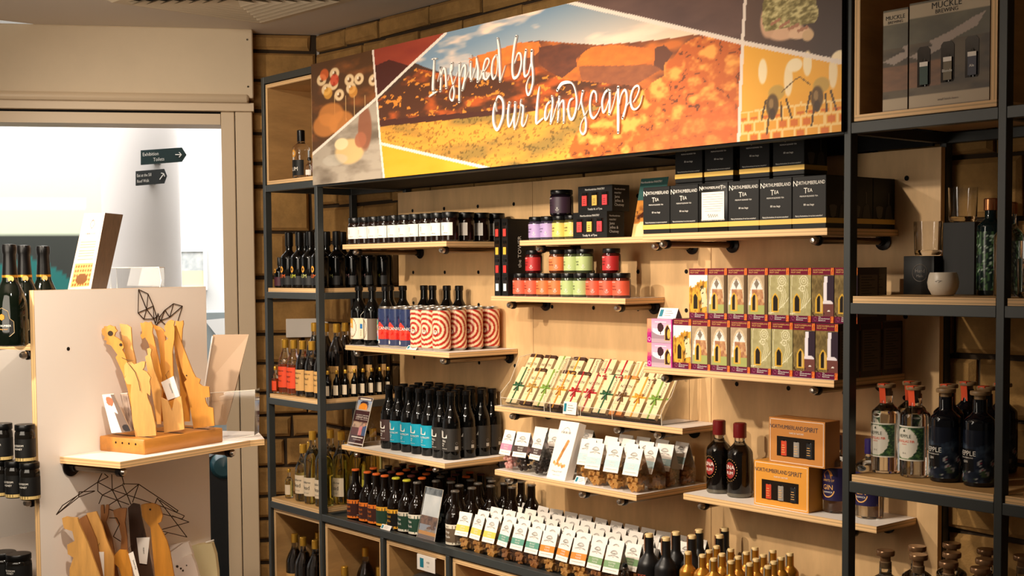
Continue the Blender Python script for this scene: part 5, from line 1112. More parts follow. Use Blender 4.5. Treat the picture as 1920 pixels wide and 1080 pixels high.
mkmini = bottle('miniature_bottle', .012, .085, .055, .065, .006, GLASSC, LIDK, lab(.02, .045, 1.5, PAPER, .012), .007, (.076, .087))
put('mini', mkmini, (1.615, .045, ZC0), 'tiny clear bottle with black cap in front of the fudge bags', 'bottle')
put('mini2', bottle('miniature_bottle', .014, .075, .05, .06, .007, GLASSB, LIDK, None, .008, (.068, .078)), (2.155, .19, ZC0), 'first small brown bottle with black cap right of the golden group', 'bottle', 'small black-capped bottles')
put('mini2', None, (2.205, .20, ZC0), 'second small brown bottle with black cap right of the golden group', 'bottle', 'small black-capped bottles')
# ================================================================ RIGHT END BAY
XR0 = XD+T; ZM = 1.990
def brew(A, B):
    c = np.full(A.shape+(3,), (96, 80, 56.)); c = mix(c, np.full(c.shape, (60, 46, 30.)), (fbm(A*3, B*9, 3)-.35)*3); m = B > .62; c[m] = mix(np.full(c.shape, (116, 108, 84.)), (70, 66, 54), fbm(A*3, B*7, 8))[m]
    m = inpoly(A, B, [(.25, .62), (.35, .55), (.85, .70), (.95, .82), (.8, .78), (.5, .68)]); c[m] = (168, 150, 138); m = inpoly(A, B, [(.0, .5), (.2, .56), (.45, .6), (.4, .54), (.15, .46)]); c[m] = (168, 150, 138)
    m = (B > .86) & (B < .98); c[m] = (184, 166, 138); m = (B < .13) & (B > .02); c[m] = (182, 162, 134); m = (B < .45) & (B > .2) & (A < .4); c[m] = mix(np.full(c.shape, (150, 100, 60.)), (96, 64, 40), fbm(A*5, B*20, 6))[m]; return c
r = thing('beer_gift_box', 'large picture-printed beer gift box standing in the top right plywood box', 'gift box', (2.553, .034, ZM)); w_, h_, d = .200, .242, .09; w0 = .0
MB().box(0, w_, .001, d, 0, h_, mat('brew_carton', (104, 84, 58), .5)).build('carton', r)
mb = MB(); mb.grid(lambda a, b: (w_*a, 0, h_*b), 70, 80, PRINT, brew); mb.text('MUCKLE', .020, INKK, flat(-.0008, .095, .2215)); mb.text('BREWING', .013, INKK, flat(-.0008, .095, .2100)); mb.text('small batch beers', .0075, INKG, flat(-.0008, .10, .015)); mb.build('printed_face', r)
for k, cl in enumerate(((26, 60, 50), (110, 96, 70), (60, 60, 76))):
    x = .040+k*.060; z = .05+k*.004; MB().prism([(x-.018, z), (x+.012, z), (x+.015, z+.006), (x+.015, z+.082), (x+.008, z+.090), (x-.012, z+.090), (x-.018, z+.083)], .0002, .0012, mat('window_dark'), Matrix(((1, 0, 0, 0), (0, 0, -1, 0), (0, 1, 0, 0), (0, 0, 0, 1)))).build('window', r)
    mb = MB(); mb.lathe([(.012, z), (.012, z+.055), (.006, z+.078), (.006, z+.086)], GLASSK, 14, Matrix.Translation((x, .004, 0)) @ Matrix.Diagonal((1, .55, 1, 1))); mb.box(x-.010, x+.011, -.0046, -.0034, z+.004, z+.045, mat('brew_mini_%d' % k, cl, .5)); mb.box(x-.010, x+.011, -.0052, -.0044, z+.045, z+.055, PAPER)
    if k: mb.text(['', 'Blonde', 'Ale'][k], .009, INKW, flat(-.005, x, z+.022))
    mb.build('mini_bottle', r)
r = thing('beer_gift_box', 'narrow side-on beer gift box left of the large one in the top right plywood box', 'gift box', (2.483, .034, ZM))
MB().box(0, .066, .001, .09, 0, .236, mat('brew_carton')).build('carton', r); mb = MB(); mb.grid(lambda a, b: (.066*a, 0, .236*b), 30, 80, PRINT, lambda A, B: brew(A*.33, B)); mb.text('MUCKLE', .0135, INKK, flat(-.0008, .033, .213)); mb.text('BREWING', .009, INKK, flat(-.0008, .033, .204)); mb.build('printed_face', r)
ZD = 1.562+.0002
def tumbler(r_=.033, h_=.085):
    def mk():
        r = E('glass_tumbler'); MB().lathe([(0, .001), (r_*.9, .001), (r_, .006), (r_*1.06, h_), (r_*1.02, h_), (r_*.94, .014), (0, .012)], GLASSC, 26).build('glass_body', r); return r
    return mk
def blackbox(x, y, w_, h_, d, label, logo=True):
    r = thing('black_presentation_box', label, 'gift box', (x, y, ZD)); mb = MB().box(-w_/2, w_/2, 0, d, 0, h_, CARDB, c=.001)
    if logo:
        ring = np.linspace(0, 2*PI, 25); mb.tube([(.004+.021*math.cos(t), -.0006, h_*.56+.021*math.sin(t)) for t in ring], .0007, INKG, 4); mb.text('Hand', .013, INKG, flat(-.0008, .004, h_*.57)); mb.text('Made', .009, INKG, flat(-.0008, .004, h_*.45))
    mb.build('carton', r); return r
blackbox(2.455, .232, .086, .095, .08, 'short black presentation box with round grey emblem'); blackbox(2.545, .262, .086, .176, .08, 'tall plain black presentation box behind the frosted bowl', False)
put('tumb', tumbler(), (2.462, .262, ZD+.0955), 'cut glass tumbler standing on the short black box', 'glass'); put('tumb', tumbler(), (2.533, .300, ZD+.1765), 'cut glass tumbler standing on the tall black box', 'glass')
FROST = mat('frosted_glass', (196, 184, 166), .35)
r = thing('frosted_bowl', 'round frosted glass tealight bowl with a dark feather mark', 'bowl', (2.583, .135, ZD)); mb = MB().lathe([(0, .001), (.022, .001), (.026, .003), (.034, .018), (.036, .032), (.033, .048), (.030, .055), (.0285, .055), (.0315, .046), (.034, .031), (.030, .012), (0, .010)], FROST, 32)
f = cyl(.0362, .034); mb.add([f(.000, 0), f(.008, .003), (f(.018, .002)), f(.010, -.003)], [[0, 1, 2, 3]], INKG); mb.build('glass_body', r)
def botart(A, B):
    c = np.full(A.shape+(3,), (16, 34, 30.)); n = fbm(A*40, B*16, 3); m = n > .53; c[m] = (70, 104, 62); m = fbm(A*60, B*26, 8) > .66; c[m] = (176, 196, 176); return c
COP = mat('copper_stopper', (196, 128, 84), .25, .9)
mkb = bottle('botanical_bottle', .031, .205, .160, .182, .014, mat('deep_teal_glass', (10, 26, 28), .05), COP, lambda root: label_band(MB(), .031, .012, .150, 2.6, PRINTG, botart).build('label', root), .017, (.200, .228))
put('botan', mkb, (2.645, .235, ZD), 'tall dark bottle with leafy green pattern and copper stopper', 'bottle')
put('botan2', bottle('botanical_bottle', .034, .19, .13, .165, .014, GLASSC, COP, None, .017, (.186, .212), liquid=(.125, mat('clear_spirit'))), (2.74, .15, ZD), 'clear bottle with copper stopper beside the tall steel post', 'bottle')
# stoppered bottles, shelf below
ZH = 1.1352
WOODS = mat('wooden_stopper', (150, 118, 80), .5, kind='wood', scale=20); TAPE = mat('orange_red_seal_tape', (236, 84, 40), .45)
def heart(A, B):
    c = np.full(A.shape+(3,), (226, 220, 204.)); d = np.hypot((A-.42)/.40, (B-.5)/.47)+.1*fbm(A*14, B*18, 3); m = (d > 1.0) & (A > .06); c[m] = mix(np.full(c.shape, (28, 58, 38.)), (96, 132, 70), (fbm(A*22, B*26, 8)-.4)*4)[m]
    m = (B > .965) | (B < .035) | (A > .965); c[m] = (232, 226, 210); return c
def darkart(A, B):
    c = np.full(A.shape+(3,), (16, 22, 36.)); m = (B < .80+.12*np.sin(A*7+1)); c[m] = mix(np.full(c.shape, (22, 30, 46.)), (60, 74, 90), (fbm(A*14, B*9, 3)-.42)*3)[m]
    for k in range(16): u, v = (k*.618) % 1, (k*.377) % .42; q = np.hypot((A-u)*3.0, (B-v)*1.4); m = (q < .085) & (q > .05); c[m] = (170, 170, 170); m = q < .03; c[m] = (150, 60, 80) if k % 3 else (180, 170, 150)
    m = (B < .24) & (fbm(A*20, B*14, 5) > .55); c[m] = (66, 84, 60); m = (np.abs(A-.42) < .13) & (B < .64) & (B > .2); c[m] = (12, 12, 14); return c
def tape(root): mb = MB(); mb.box(-.0085, .0085, -.0225, .0, .214, .2155, TAPE); mb.grid(lambda a, b: (-.0085+.017*a, -.0225+.008*(1-b)**.5*1.0+.0, .168+.047*b), 2, 6, TAPE); mb.build('seal_tape', root)
def l_clear(root):
    mb = MB(); label_band(mb, .0352, .040, .122, 1.25, PRINT, heart); mb.text('HEPPLE', .0115, mat('olive_ink', (70, 78, 60), .5), cyl(.0363, .094, -.18)); mb.text('DOUGLAS FIR', .0085, TAPE, cyl(.0363, .083, -.18)); mb.text('VODKA', .0040, TAPE, cyl(.0363, .0775, -.18)); mb.text('50 cl', .005, INKG, cyl(.0363, .056, -.18))
    f = cyl(.0363, .108, -.18); mb.add([f(-.003, 0), f(.003, 0), f(.001, .006), f(-.002, .004)], [[0, 1, 2, 3]], mat('olive_ink')); mb.build('label', root)
def l_dark(root):
    mb = MB(); label_band(mb, .0354, .010, .128, 2.4, PRINTG, darkart); mb.text('HEPPLE', .0160, INKW, cyl(.0366, .070, -.38)); mb.text('NORTHUMBERLAND', .0042, INKW, cyl(.0366, .064, -.38)); mb.text('GIN', .0080, INKW, cyl(.0366, .054, -.42)); mb.build('label', root)
stop = lambda root: MB().lathe([(.0125, .186), (.0125, .205), (.0215, .2055), (.0222, .208), (.0222, .2125), (.021, .2145), (0, .2145)], WOODS, 22).build('stopper_head', root)
mkc = bottle('clear_spirit_bottle', .0350, .196, .142, .168, .0155, GLASSC, WOODS, both(l_clear, tape, stop), .0125, (.188, .206), liquid=(.150, mat('clear_spirit')))
mkd = bottle('dark_spirit_bottle', .0352, .196, .142, .168, .0155, mat('blue_black_glass', (8, 10, 16), .05), WOODS, both(l_dark, stop), .0125, (.188, .206))
mkd2 = bottle('dark_spirit_bottle', .0352, .196, .142, .168, .0155, mat('blue_black_glass'), WOODS, both(l_dark, stop, tape), .0125, (.188, .206))
put('hc', mkc, (2.456, .098, ZH), 'left of the two front clear bottles with leafy labels and orange tape', 'bottle', 'clear bottles with orange tape'); put('hc', mkc, (2.538, .094, ZH), 'right of the two front clear bottles with leafy labels and orange tape', 'bottle', 'clear bottles with orange tape')
put('hc', mkc, (2.462, .196, ZH), 'rear clear bottle with orange tape behind the front pair', 'bottle', 'clear bottles with orange tape')
put('hd', mkd, (2.622, .088, ZH), 'left of the two front blue-black bottles with flower pattern', 'bottle', 'blue-black flower-patterned bottles'); put('hd', mkd, (2.708, .088, ZH), 'right of the two front blue-black bottles with flower pattern', 'bottle', 'blue-black flower-patterned bottles')
for i, (x, y) in enumerate(((2.565, .192), (2.560, .285), (2.655, .205), (2.640, .305))): put('hd2', mkd2, (x, y, ZH), ORD[i]+' orange-taped dark bottle standing behind the flower-patterned pair', 'bottle', 'orange-taped dark bottles at the back')
for i, (x, y) in enumerate(((2.86, .10), (2.945, .10), (2.86, .2))): put('hd', mkd, (x, y, ZH), ORD[i]+' blue-black patterned bottle right of the foremost steel post', 'bottle', 'blue-black flower-patterned bottles')
put('bk', bottle('dark_bottle', .037, .21, .15, .18, .014, GLASSK, LIDK, None, .016, (.2, .214)), (2.87, .12, ZD), 'round-shouldered black bottle at the right photo edge, upper shelf', 'bottle')
put('tumb', tumbler(), (2.853, .05, ZD), 'stemless glass standing beside the black bottle at the right edge', 'glass')
ZL = .7134
mkl = bottle('stoppered_bottle', .037, .200, .150, .172, .0150, GLASSC, WOODS, both(lambda root: MB().lathe([(.0125, .200), (.0125, .216), (.0215, .2165), (.0222, .219), (.0222, .2265), (.021, .2285), (0, .2285)], mat('bronze_stopper', (150, 112, 78), .25, .5), 22).build('stopper_head', root), lab(.05, .12, 1.3, PAPER, .037)), .0140, (.185, .203), liquid=(.15, mat('clear_spirit')))
for i, (x, y) in enumerate(((2.452, .105), (2.475, .205), (2.530, .125), (2.512, .300), (2.570, .205), (2.62, .11), (2.605, .300), (2.66, .20), (2.70, .11), (2.70, .30))): put('low', mkl, (x, y, ZL), ORD[i]+' bronze-stoppered clear bottle from the left on the lowest right shelf', 'bottle', 'bronze-stoppered bottles')
# ================================================================ LEFT END BAY
z = 1.9896
def l_rumc(root):
    mb = MB(); label_band(mb, .0345, .012, .072, 1.3, CARDB); f = cyl(.0352, .098); ring = [(math.cos(t), math.sin(t)) for t in np.linspace(0, 2*PI, 17)[:-1]]
    mb.add([f(.012*a, .015*b) for a, b in ring]+[f(.005*a, .007*b) for a, b in ring], [[k, (k+1) % 16, 16+(k+1) % 16, 16+k] for k in range(16)], mat('amber_emblem', (226, 158, 54), .5)); mb.text('RUM', .022, INKW, cyl(.0354, .030)); mb.build('label', root)
put('rumc', bottle('rum_bottle', .0345, .185, .115, .145, .0135, GLASSC, LIDK, l_rumc, .0155, (.145, .190), liquid=(.11, mat('clear_spirit'))), (-.182, .055, z), 'clear bottle with black label in the top left plywood box', 'bottle')
put('mini3', bottle('miniature_bottle', .015, .075, .045, .058, .006, GLASSC, LIDK, lab(.01, .03, 1.4, PAPER, .015), .007, (.066, .078)), (-.105, .045, z), 'tiny clear bottle beside the black-labelled one in the top left box', 'bottle')
def l_em(col, r, z0, txt, tcol=INKW, zt=.030, st=.018, er=.010):
    def f_(root):
        mb = MB(); label_band(mb, r, z0, z0+.035, 1.3, mat('rum_label_%d_%d' % col[:2], col, .5)); f = cyl(r+.0007, z0+.055+er*.6); ring = [(math.cos(t), math.sin(t)) for t in np.linspace(0, 2*PI, 15)[:-1]]
        mb.add([f(er*a, er*1.3*b) for a, b in ring]+[f(er*.45*a, er*.6*b) for a, b in ring], [[k, (k+1) % 14, 14+(k+1) % 14, 14+k] for k in range(14)], mat('amber_emblem'))
        if txt: mb.text(txt, st, tcol, cyl(r+.0009, zt))
        mb.build('label', root)
    return f_
put('rump', bottle('rum_bottle', .030, .175, .10, .13, .012, GLASSK, LIDK, l_em((92, 66, 96), .030, .02, '', er=.009), .014, (.135, .178)), (-.070, .070, z), 'dark bottle with purple label in the top left plywood box', 'bottle')
put('rumy', bottle('rum_bottle', .024, .12, .085, .1, .010, GLASSK, LIDK, l_em((206, 160, 40), .024, .015, '', er=.008), .012, (.108, .122)), (-.035, .045, z), 'small bottle with yellow label at the right of the top left plywood box', 'bottle')
z = 1.5624
mkR = lambda c_: bottle('rum_bottle', .036, .175, .115, .150, .0135, GLASSK, LIDK, l_em((16, 15, 15), .036, .012, 'RUM', mat('ink_%d' % c_[0], c_, .5), .040, .020), .0160, (.165, .221))
RX = [(-.285, .060, (226, 104, 36)), (-.205, .060, (206, 206, 60)), (-.125, .062, (200, 200, 120)), (-.050, .060, (226, 104, 36)), (-.050, .135, (200, 110, 60)), (-.050, .210, (190, 150, 150)), (-.050, .285, (190, 150, 150)), (-.050, .355, (206, 206, 60)), (-.125, .135, (226, 104, 36)), (-.125, .21, (226, 104, 36)), (-.205, .135, (206, 206, 60)), (-.285, .135, (226, 104, 36))]
for i, (x, y, c_) in enumerate(RX): put('rum%d' % c_[0], mkR(c_), (x-.01, y, z), ORD[i]+' round-shouldered black rum bottle counted from the front left of its shelf', 'bottle', 'black rum bottles')
for i, (x, s_) in enumerate(((-.352, .6), (-.325, .78))):
    o = put('rummini', bottle('rum_bottle', .022, .100, .062, .082, .008, GLASSK, LIDK, l_em((70, 24, 40), .022, .008, '', er=.007), .0095, (.088, .122)), (x+.012*i+.006, .045+.06*i, z), ['smallest', 'second smallest'][i]+' dark red labelled rum bottle at the left end of its shelf', 'bottle')
# gold capped bottles
z = 1.1354
REDL = mat('orange_red_label', (226, 74, 34), .5); KRL = mat('buff_label', (206, 158, 92), .55); MEADL = mat('cream_mead_label', (226, 206, 176), .55); MEAD = mat('pale_mead', (238, 226, 140), .02, kind='glass', ior=1.34); AMB = mat('amber_liqueur', (150, 60, 18), .1); COLA = mat('dark_liqueur', (20, 10, 5), .1)
def gc(key, r, h, zs, liq, ll, lm, lz, txt, inkm=INKK, gl=GLASSC):
    tx = [(t, s_, z_, 0, inkm, 'C') for t, s_, z_ in txt]
    return bottle('gold_capped_bottle', r, h, zs, zs+.075, .0115, gl, GOLDC, lab(lz[0], lz[1], 1.15, lm, r, tx) if lm else None, .0140, (h-.034, h+.001), liquid=(liq, ll) if ll else None)
mkO = gc('o', .030, .218, .110, .120, AMB, REDL, (.026, .110), [('Lindisfarne', .0105, .090), ('Ginger', .012, .07), ('Wine', .012, .05)])
mkB = gc('b', .030, .218, .110, .150, COLA, KRL, (.022, .105), [('Lindisfarne', .0105, .088), ('Mead', .014, .068), ('Dark', .010, .048)])
mkT = gc('t', .034, .285, .165, .235, COLA, KRL, (.03, .12), [('Fine Rum', .014, .09)])
GG = 'gold-capped bottles on the left end shelf'
for i, (x, k) in enumerate(((-.330, 'o'), (-.262, 'o'), (-.194, 'b'), (-.124, 'b'), (-.056, 'b'))): put('gc'+k, dict(o=mkO, b=mkB)[k], (x, .055, z), '%s gold-capped bottle from the left in the front row, %s label' % (ORD[i], 'orange' if k == 'o' else 'buff'), 'bottle', GG)
for i, (x, y) in enumerate(((-.235, .135), (-.160, .14), (-.085, .145), (-.06, .215), (-.06, .285), (-.06, .352), (-.14, .22))): put('gct', mkT, (x, y, z), ORD[i]+' tall gold-capped dark bottle standing behind the orange and buff labels', 'bottle', GG)
for i, (x, y, k) in enumerate(((-.372+.006, .028, 'r'), (-.029, .018, 'k'), (-.026, .060, 'k'), (-.022, .100, 'k'), (-.02, .140, 'k'), (-.02, .182, 'k'), (-.02, .222, 'k'), (-.02, .262, 'k'), (-.02, .302, 'k'), (-.02, .342, 'k'))):
    if i in (1,): continue
    put('gcm'+k, bottle('miniature_bottle', .0145, .106, .058, .084, .0055, GLASSC if k == 'r' else GLASSK, GOLDC, lab(.012, .050, 1.3, REDL if k == 'r' else MEADL, .0145), .0068, (.094, .108), liquid=(.06, AMB) if k == 'r' else None), (x if k == 'r' else -.018, y, z), 'miniature gold-capped bottle with orange label at the left end' if k == 'r' else ORD[i-2]+' miniature gold-capped bottle from the front along the right edge of the shelf', 'bottle', GG)
# mead
z = .7134
def mead(r, h, zs):
    return bottle('mead_bottle', r, h, zs, zs+.07, .0120, GLASSC, GOLDC, lab(.032, .105, 1.2, MEADL, r, [('Lindisfarne', .0125, .082, 0, INKK, 'C'), ('Mead', .0220, .058, 0, INKK, 'C'), ('HONEY WINE', .006, .042, 0, INKG, 'C')]), .0145, (h-.034, h+.001), liquid=(zs+.05, MEAD))
for i, (x, y, k) in enumerate(((-.215, .062, 's'), (-.262, .125, 's'), (-.138, .060, 't'), (-.06, .062, 't'), (-.055, .140, 't'), (-.055, .215, 't'), (-.055, .290, 't'), (-.135, .14, 't'), (-.135, .22, 's'))):
    put('mead'+k, mead(.0335, .225, .115) if k == 's' else mead(.036, .285, .165), (x, y, z), '%s %s pale yellow mead bottle with cream label, counted from the front left' % (ORD[i], 'short' if k == 's' else 'tall'), 'bottle', 'pale yellow mead bottles')
put('meadm', bottle('miniature_bottle', .0165, .115, .065, .088, .006, GLASSC, GOLDC, lab(.015, .055, 1.3, MEADL, .0165), .0075, (.104, .117), liquid=(.07, MEAD)), (-.305, .048, z), 'miniature mead bottle at the left end of the mead shelf', 'bottle')
# bottles inside the lower boxes
z = .2756
mkC = gc('c', .036, .285, .165, .225, COLA, KRL, (.04, .13), [('Mead', .016, .09)])
for i, (x, y) in enumerate(((-.335, .075), (-.255, .068), (-.175, .075), (-.095, .085), (-.30, .165), (-.215, .165), (-.13, .17), (-.058, .165))): put('gcc', mkC, (x+.02, y, z), ORD[i]+' gold-capped dark bottle in the plywood box under the mead shelf', 'bottle', 'gold-capped bottles in the lower left box')
for i, (x, y) in enumerate(((.092, .150), (.066, .07), (.125, .23), (.165, .165))): put('gcd' if i else 'gcc', mkC if not i else gc('d', .030, .218, .11, .15, COLA, KRL, (.02, .1), []), (x, y, z), ORD[i]+' gold-capped bottle in the first box under the counter', 'bottle', 'gold-capped bottles in the first counter box')
tag(MB().lathe([(0, .0), (.055, 0), (.06, .01), (.06, .235), (.056, .25), (.03, .262), (0, .265)], mat('grey_lidded_tin', (120, 118, 112), .3, .6), 32).build('round_tin', loc=(.52, .13, z)), 'round grey metal tin standing in the second box under the counter', 'tin')
# ================================================================ FREESTANDING DISPLAY AT THE LEFT
GO = Vector((.8146, -1.3021, 0)); GN = Vector((.94878, .31593, 0)); GD = Vector((-.31593, .94878, 0)); GA = math.atan2(GN.y, GN.x)
GM = Matrix.Translation(GO) @ Matrix.Rotation(GA, 4, 'Z')       # local x out of the panel, y along it
def G(c_, a, z_): return GM @ Vector((c_, a, z_))
un = thing('display_unit', 'white laminated display unit with birch ply edges at the left of the shop', 'display stand', GO, GA)
HP = 1.585
mb = MB(); mb.box(-.018, 0, -.070, .556, 0, HP, LAM); mb.box(-.0182, .0002, -.0704, -.0695, 0, HP, PLYV); mb.box(-.0182, .0002, -.0704, .5564, HP-.0002, HP+.0003, PLYE)
mb.lathe([(.0, .0006), (.005, .0006), (.0055, 0)], COLLAR, 12, Matrix.Translation((.0002, .037, 1.4245)) @ Matrix.Rotation(PI/2, 4, 'Y')); mb.build('side_panel', un)
MB().box(-1.25, -.0185, .45, .468, 0, HP-.01, LAM).build('cross_panel', un)
MB().box(-.34, -.0185, .12, .449, 1.545, 1.563, PLYE, top=LAM).build('top_board', un)
def side_shelf(z_, label):
    r = thing('bracket_shelf', label, 'shelf', GO, GA, 'shelves on the far side of the display unit'); MB().box(-.62, -.0190, -.02, .449, z_-.018, z_, PLYE, top=LAM).build('board', r)
    for c_ in (-.10, -.50):
        RY = Matrix.Translation((c_, .449, z_-.031)) @ Matrix.Rotation(PI/2, 4, 'X'); b = MB().lathe([(.0095, 0), (.0095, .46)], PIPE, 14, RY).build('bracket_pipe', r)
        MB().lathe([(0, .458), (.0130, .458), (.0135, .462), (.0135, .468), (.010, .470), (.010, .482), (.006, .487), (0, .487)], COLLAR, 18, RY).build('collar', b); MB().lathe([(.0104, .474), (.0106, .481), (.006, .4885), (0, .4885)], CHROME, 18, RY).build('end_knob', b); MB().lathe([(0, .0012), (.024, .0012), (.024, .005), (.012, .02), (0, .02)], COLLAR, 18, RY).build('flange', b)
side_shelf(1.4395, 'upper shelf on the far left side, carrying sparkling wine'); side_shelf(1.036, 'middle shelf on the far left side, carrying stacked black jars'); side_shelf(.80, 'lower shelf on the far left side with black jars')
def poly_shelf(z_, label, holes=True):
    r = thing('bracket_shelf', label, 'shelf', GO, GA); P = [(.0006, 0), (.222, .012), (.2235, .500), (.241, .541), (.102, .664), (-.02, .62), (-.02, .5575), (.0006, .5575)]
    MB().prism(P, z_-.018, z_, PLYE, None, LAM).build('board', r)
    for a in (.034, .44):
        RY = Matrix.Translation((.0006, a, z_-.031)) @ Matrix.Rotation(PI/2, 4, 'Y'); b = MB().lathe([(.0095, .0), (.0095, .20)], PIPE, 16, RY).build('bracket_pipe', r)
        MB().lathe([(0, .001), (.027, .001), (.027, .005), (.0135, .009), (.0135, .026), (0, .026)], COLLAR, 24, RY).build('flange', b); MB().lathe([(0, .190), (.0135, .190), (.0135, .204), (0, .204)], COLLAR, 18, RY).build('collar', b); MB().lathe([(.0102, .203), (.0105, .210), (.006, .216), (0, .216)], CHROME, 18, RY).build('end_knob', b)
poly_shelf(1.1354, 'white-topped bracket shelf carrying the wooden utensils'); poly_shelf(.665, 'lower bracket shelf carrying the shaded wooden utensils')
OAK = mat('oiled_wood_block', (190, 124, 48), .45, kind='wood', scale=5, vec=(6, 1, 6))
def block(z_, a0, a1, c0_, c1, label):
    r = thing('utensil_block', label, 'utensil stand', GM @ Vector(((c0_+c1)/2, (a0+a1)/2, z_)), GA); hx, hy = (c1-c0_)/2, (a1-a0)/2
    mb = MB().box(-hx, hx, -hy, hy, 0, .041, OAK, c=.0025)
    for k in range(4): mb.lathe([(0, .0004), (.0032, .0004), (.0034, 0)], COLLAR, 10, Matrix.Translation((-hx*.25+k*.026, -hy, .027)) @ Matrix.Rotation(PI/2, 4, 'X'))
    mb.build('block', r)
    for k in range(3): MB().box(-hx*.9, hx*.9, -hy*.7+k*hy*.7-.007, -hy*.7+k*hy*.7+.007, .0409, .0413, MORTAR).build('slot', r)
block(1.1358, .131, .431, .005, .182, 'oiled wooden block with slots holding the upper wooden utensils')
block(.6654, .02, .43, .005, .182, 'wooden block holding the lower wooden utensils')
WD1 = mat('pale_carved_wood', (214, 158, 84), .5, kind='wood', scale=4, vec=(9, 9, 1.2)); WD2 = mat('golden_carved_wood', (206, 138, 46), .5, kind='wood', scale=4, vec=(9, 9, 1.2)); WD3 = mat('brown_carved_wood', (150, 96, 48), .5, kind='wood', scale=4, vec=(9, 9, 1.2))
FH = Vector((CF.x, CF.y, 0)).normalized(); RH = Vector((CR.x, CR.y, 0)).normalized()
def cut(pts, ox, oy, k, base, m, name, label, cat, th=.009, group=None, holes=None, parts=None, loop=None):
    """upright sawn board of real thickness standing at the point 'base' of the room, faces turned to the aisle"""
    W = []
    for x, y in pts:
        p = at(ox+x/k, oy+y/k, n=FH, p0=base); W.append(((p-base).dot(RH), p.z))
    z0 = min(q[1] for q in W); W = [(a, b-z0) for a, b in W]
    r = thing(name, label, cat, (base.x, base.y, z0), math.atan2(RH.y, RH.x), group)
    T2 = Matrix(((1, 0, 0, 0), (0, 0, -1, th/2), (0, 1, 0, 0), (0, 0, 0, 1)))
    bm = MB().prism(W, 0, th, m, T2).build('wooden_body', r, bevel=.0012)
    if parts: parts(r, lambda x, y, o=0: (lambda p: Vector(((p-base).dot(RH), -th/2-.001-o, p.z-z0)))(at(ox+x/k, oy+y/k, n=FH, p0=base)))
    return r
front = G(.165, .15, 0); back_ = G(.06, .25, 0)
STRG = mat('dark_cord', (50, 36, 26), .8)
def tagf(quad, txt):
    def f(r, q):
        P = [q(*p, .004) for p in quad]; mb = MB().add(P, [[0, 1, 2, 3]], PAPER); mb.add([p+Vector((0, .0006, 0)) for p in P], [[3, 2, 1, 0]], PAPER); a = (P[1]-P[0]).normalized(); b = (P[3]-P[0]).normalized(); o = (P[0]+P[1]+P[2]+P[3])/4+Vector((0, -.0006, 0))
        vs, fs = glyphs(txt); w_ = max(v[0] for v in vs); mb.add([o-b*((v[0]-w_/2)*.0062)*-1+a*(v[1]*.0062) for v in vs], fs, INKK); mb.build('swing_tag', r); s_ = (P[0]+P[1])/2; MB().tube([s_, s_+Vector((-.004, -.002, .012)), s_+Vector((.004, .002, .024))], .0007, STRG, 5).build('cord', r)
    return f
K4 = (180, 590, 4); GU = 'carved wooden utensils in the upper block'
def eye(*c_):
    def f(r, q):
        mb = MB()
        for x, y, s_ in c_: mb.lathe([(0, .0006), (s_, .0006), (s_, 0)], MORTAR, 12, Matrix.Translation(q(x, y, -.0008)) @ Matrix.Rotation(PI/2, 4, 'X'))
        mb.build('drilled_eye', r)
    return f
def cordf(pts):
    def f(r, q): MB().tube([q(*p, .002) for p in pts], .0009, STRG, 5).build('cord', r)
    return f
cut([(45, 120), (52, 100), (62, 104), (64, 86), (84, 88), (105, 76), (126, 86), (145, 88), (150, 104), (163, 122), (150, 132), (140, 160), (165, 175), (200, 205), (212, 245), (200, 262), (220, 300), (258, 420), (300, 560), (330, 800), (290, 800), (240, 560), (205, 440), (150, 320), (165, 300), (115, 230), (80, 218), (84, 196), (62, 186), (70, 164), (52, 150)], *K4, G(.05, .17, 0), WD2, 'carved_spoon', 'golden carved spoon with a toothed ring head at the far left of the block', 'utensil', parts=eye((112, 140, .0075), (190, 225, .0045)), group=None)
cut([(180, 68), (235, 75), (265, 95), (268, 140), (276, 240), (300, 340), (330, 800), (270, 800), (240, 400), (215, 250), (195, 150)], *K4, G(.035, .20, 0), WD1, 'wooden_spatula', 'plain pale flared spatula standing behind the toothed spoon', 'utensil')
cut([(232, 445), (218, 470), (215, 380), (232, 356), (268, 352), (290, 372), (318, 362), (345, 350), (372, 352), (366, 392), (352, 412), (385, 430), (412, 470), (404, 500), (412, 540), (408, 606), (384, 586), (392, 628), (418, 690), (450, 830), (455, 905), (300, 918), (275, 780), (262, 600), (268, 522), (236, 520), (216, 480)], *K4, G(.155, .20, 0), WD1, 'carved_spatula', 'broad pale spatula with an animal head standing at the front of the block', 'utensil', parts=cordf([(200, 320), (240, 340), (290, 342), (240, 356), (262, 380), (300, 430), (325, 500), (338, 570)]))
cut([(335, 60), (352, 64), (372, 52), (394, 60), (415, 50), (430, 85), (425, 130), (450, 240), (475, 350), (500, 470), (505, 800), (450, 800), (430, 350), (395, 210), (372, 170), (350, 182), (335, 156), (350, 136)], *K4, G(.05, .28, 0), WD2, 'carved_fork', 'golden ribbed fork with a curled snout left of the middle', 'utensil')
cut([(418, 68), (450, 82), (480, 92), (505, 110), (525, 150), (520, 300), (540, 800), (490, 800), (485, 300), (472, 200), (450, 120)], *K4, G(.04, .31, 0), WD2, 'carved_server', 'golden beaked server standing behind the ribbed fork', 'utensil')
cut([(525, 70), (545, 46), (565, 38), (592, 48), (586, 80), (592, 100), (590, 180), (575, 280), (582, 440), (590, 700), (535, 700), (526, 480), (520, 330), (515, 200), (545, 180), (512, 142), (525, 120), (514, 98)], *K4, G(.10, .30, 0), WD2, 'carved_spoon', 'curved golden spoon with a crested knob in the middle of the block', 'utensil', parts=tagf(((495, 505), (588, 458), (634, 608), (545, 640)), 'Hamsterley'))
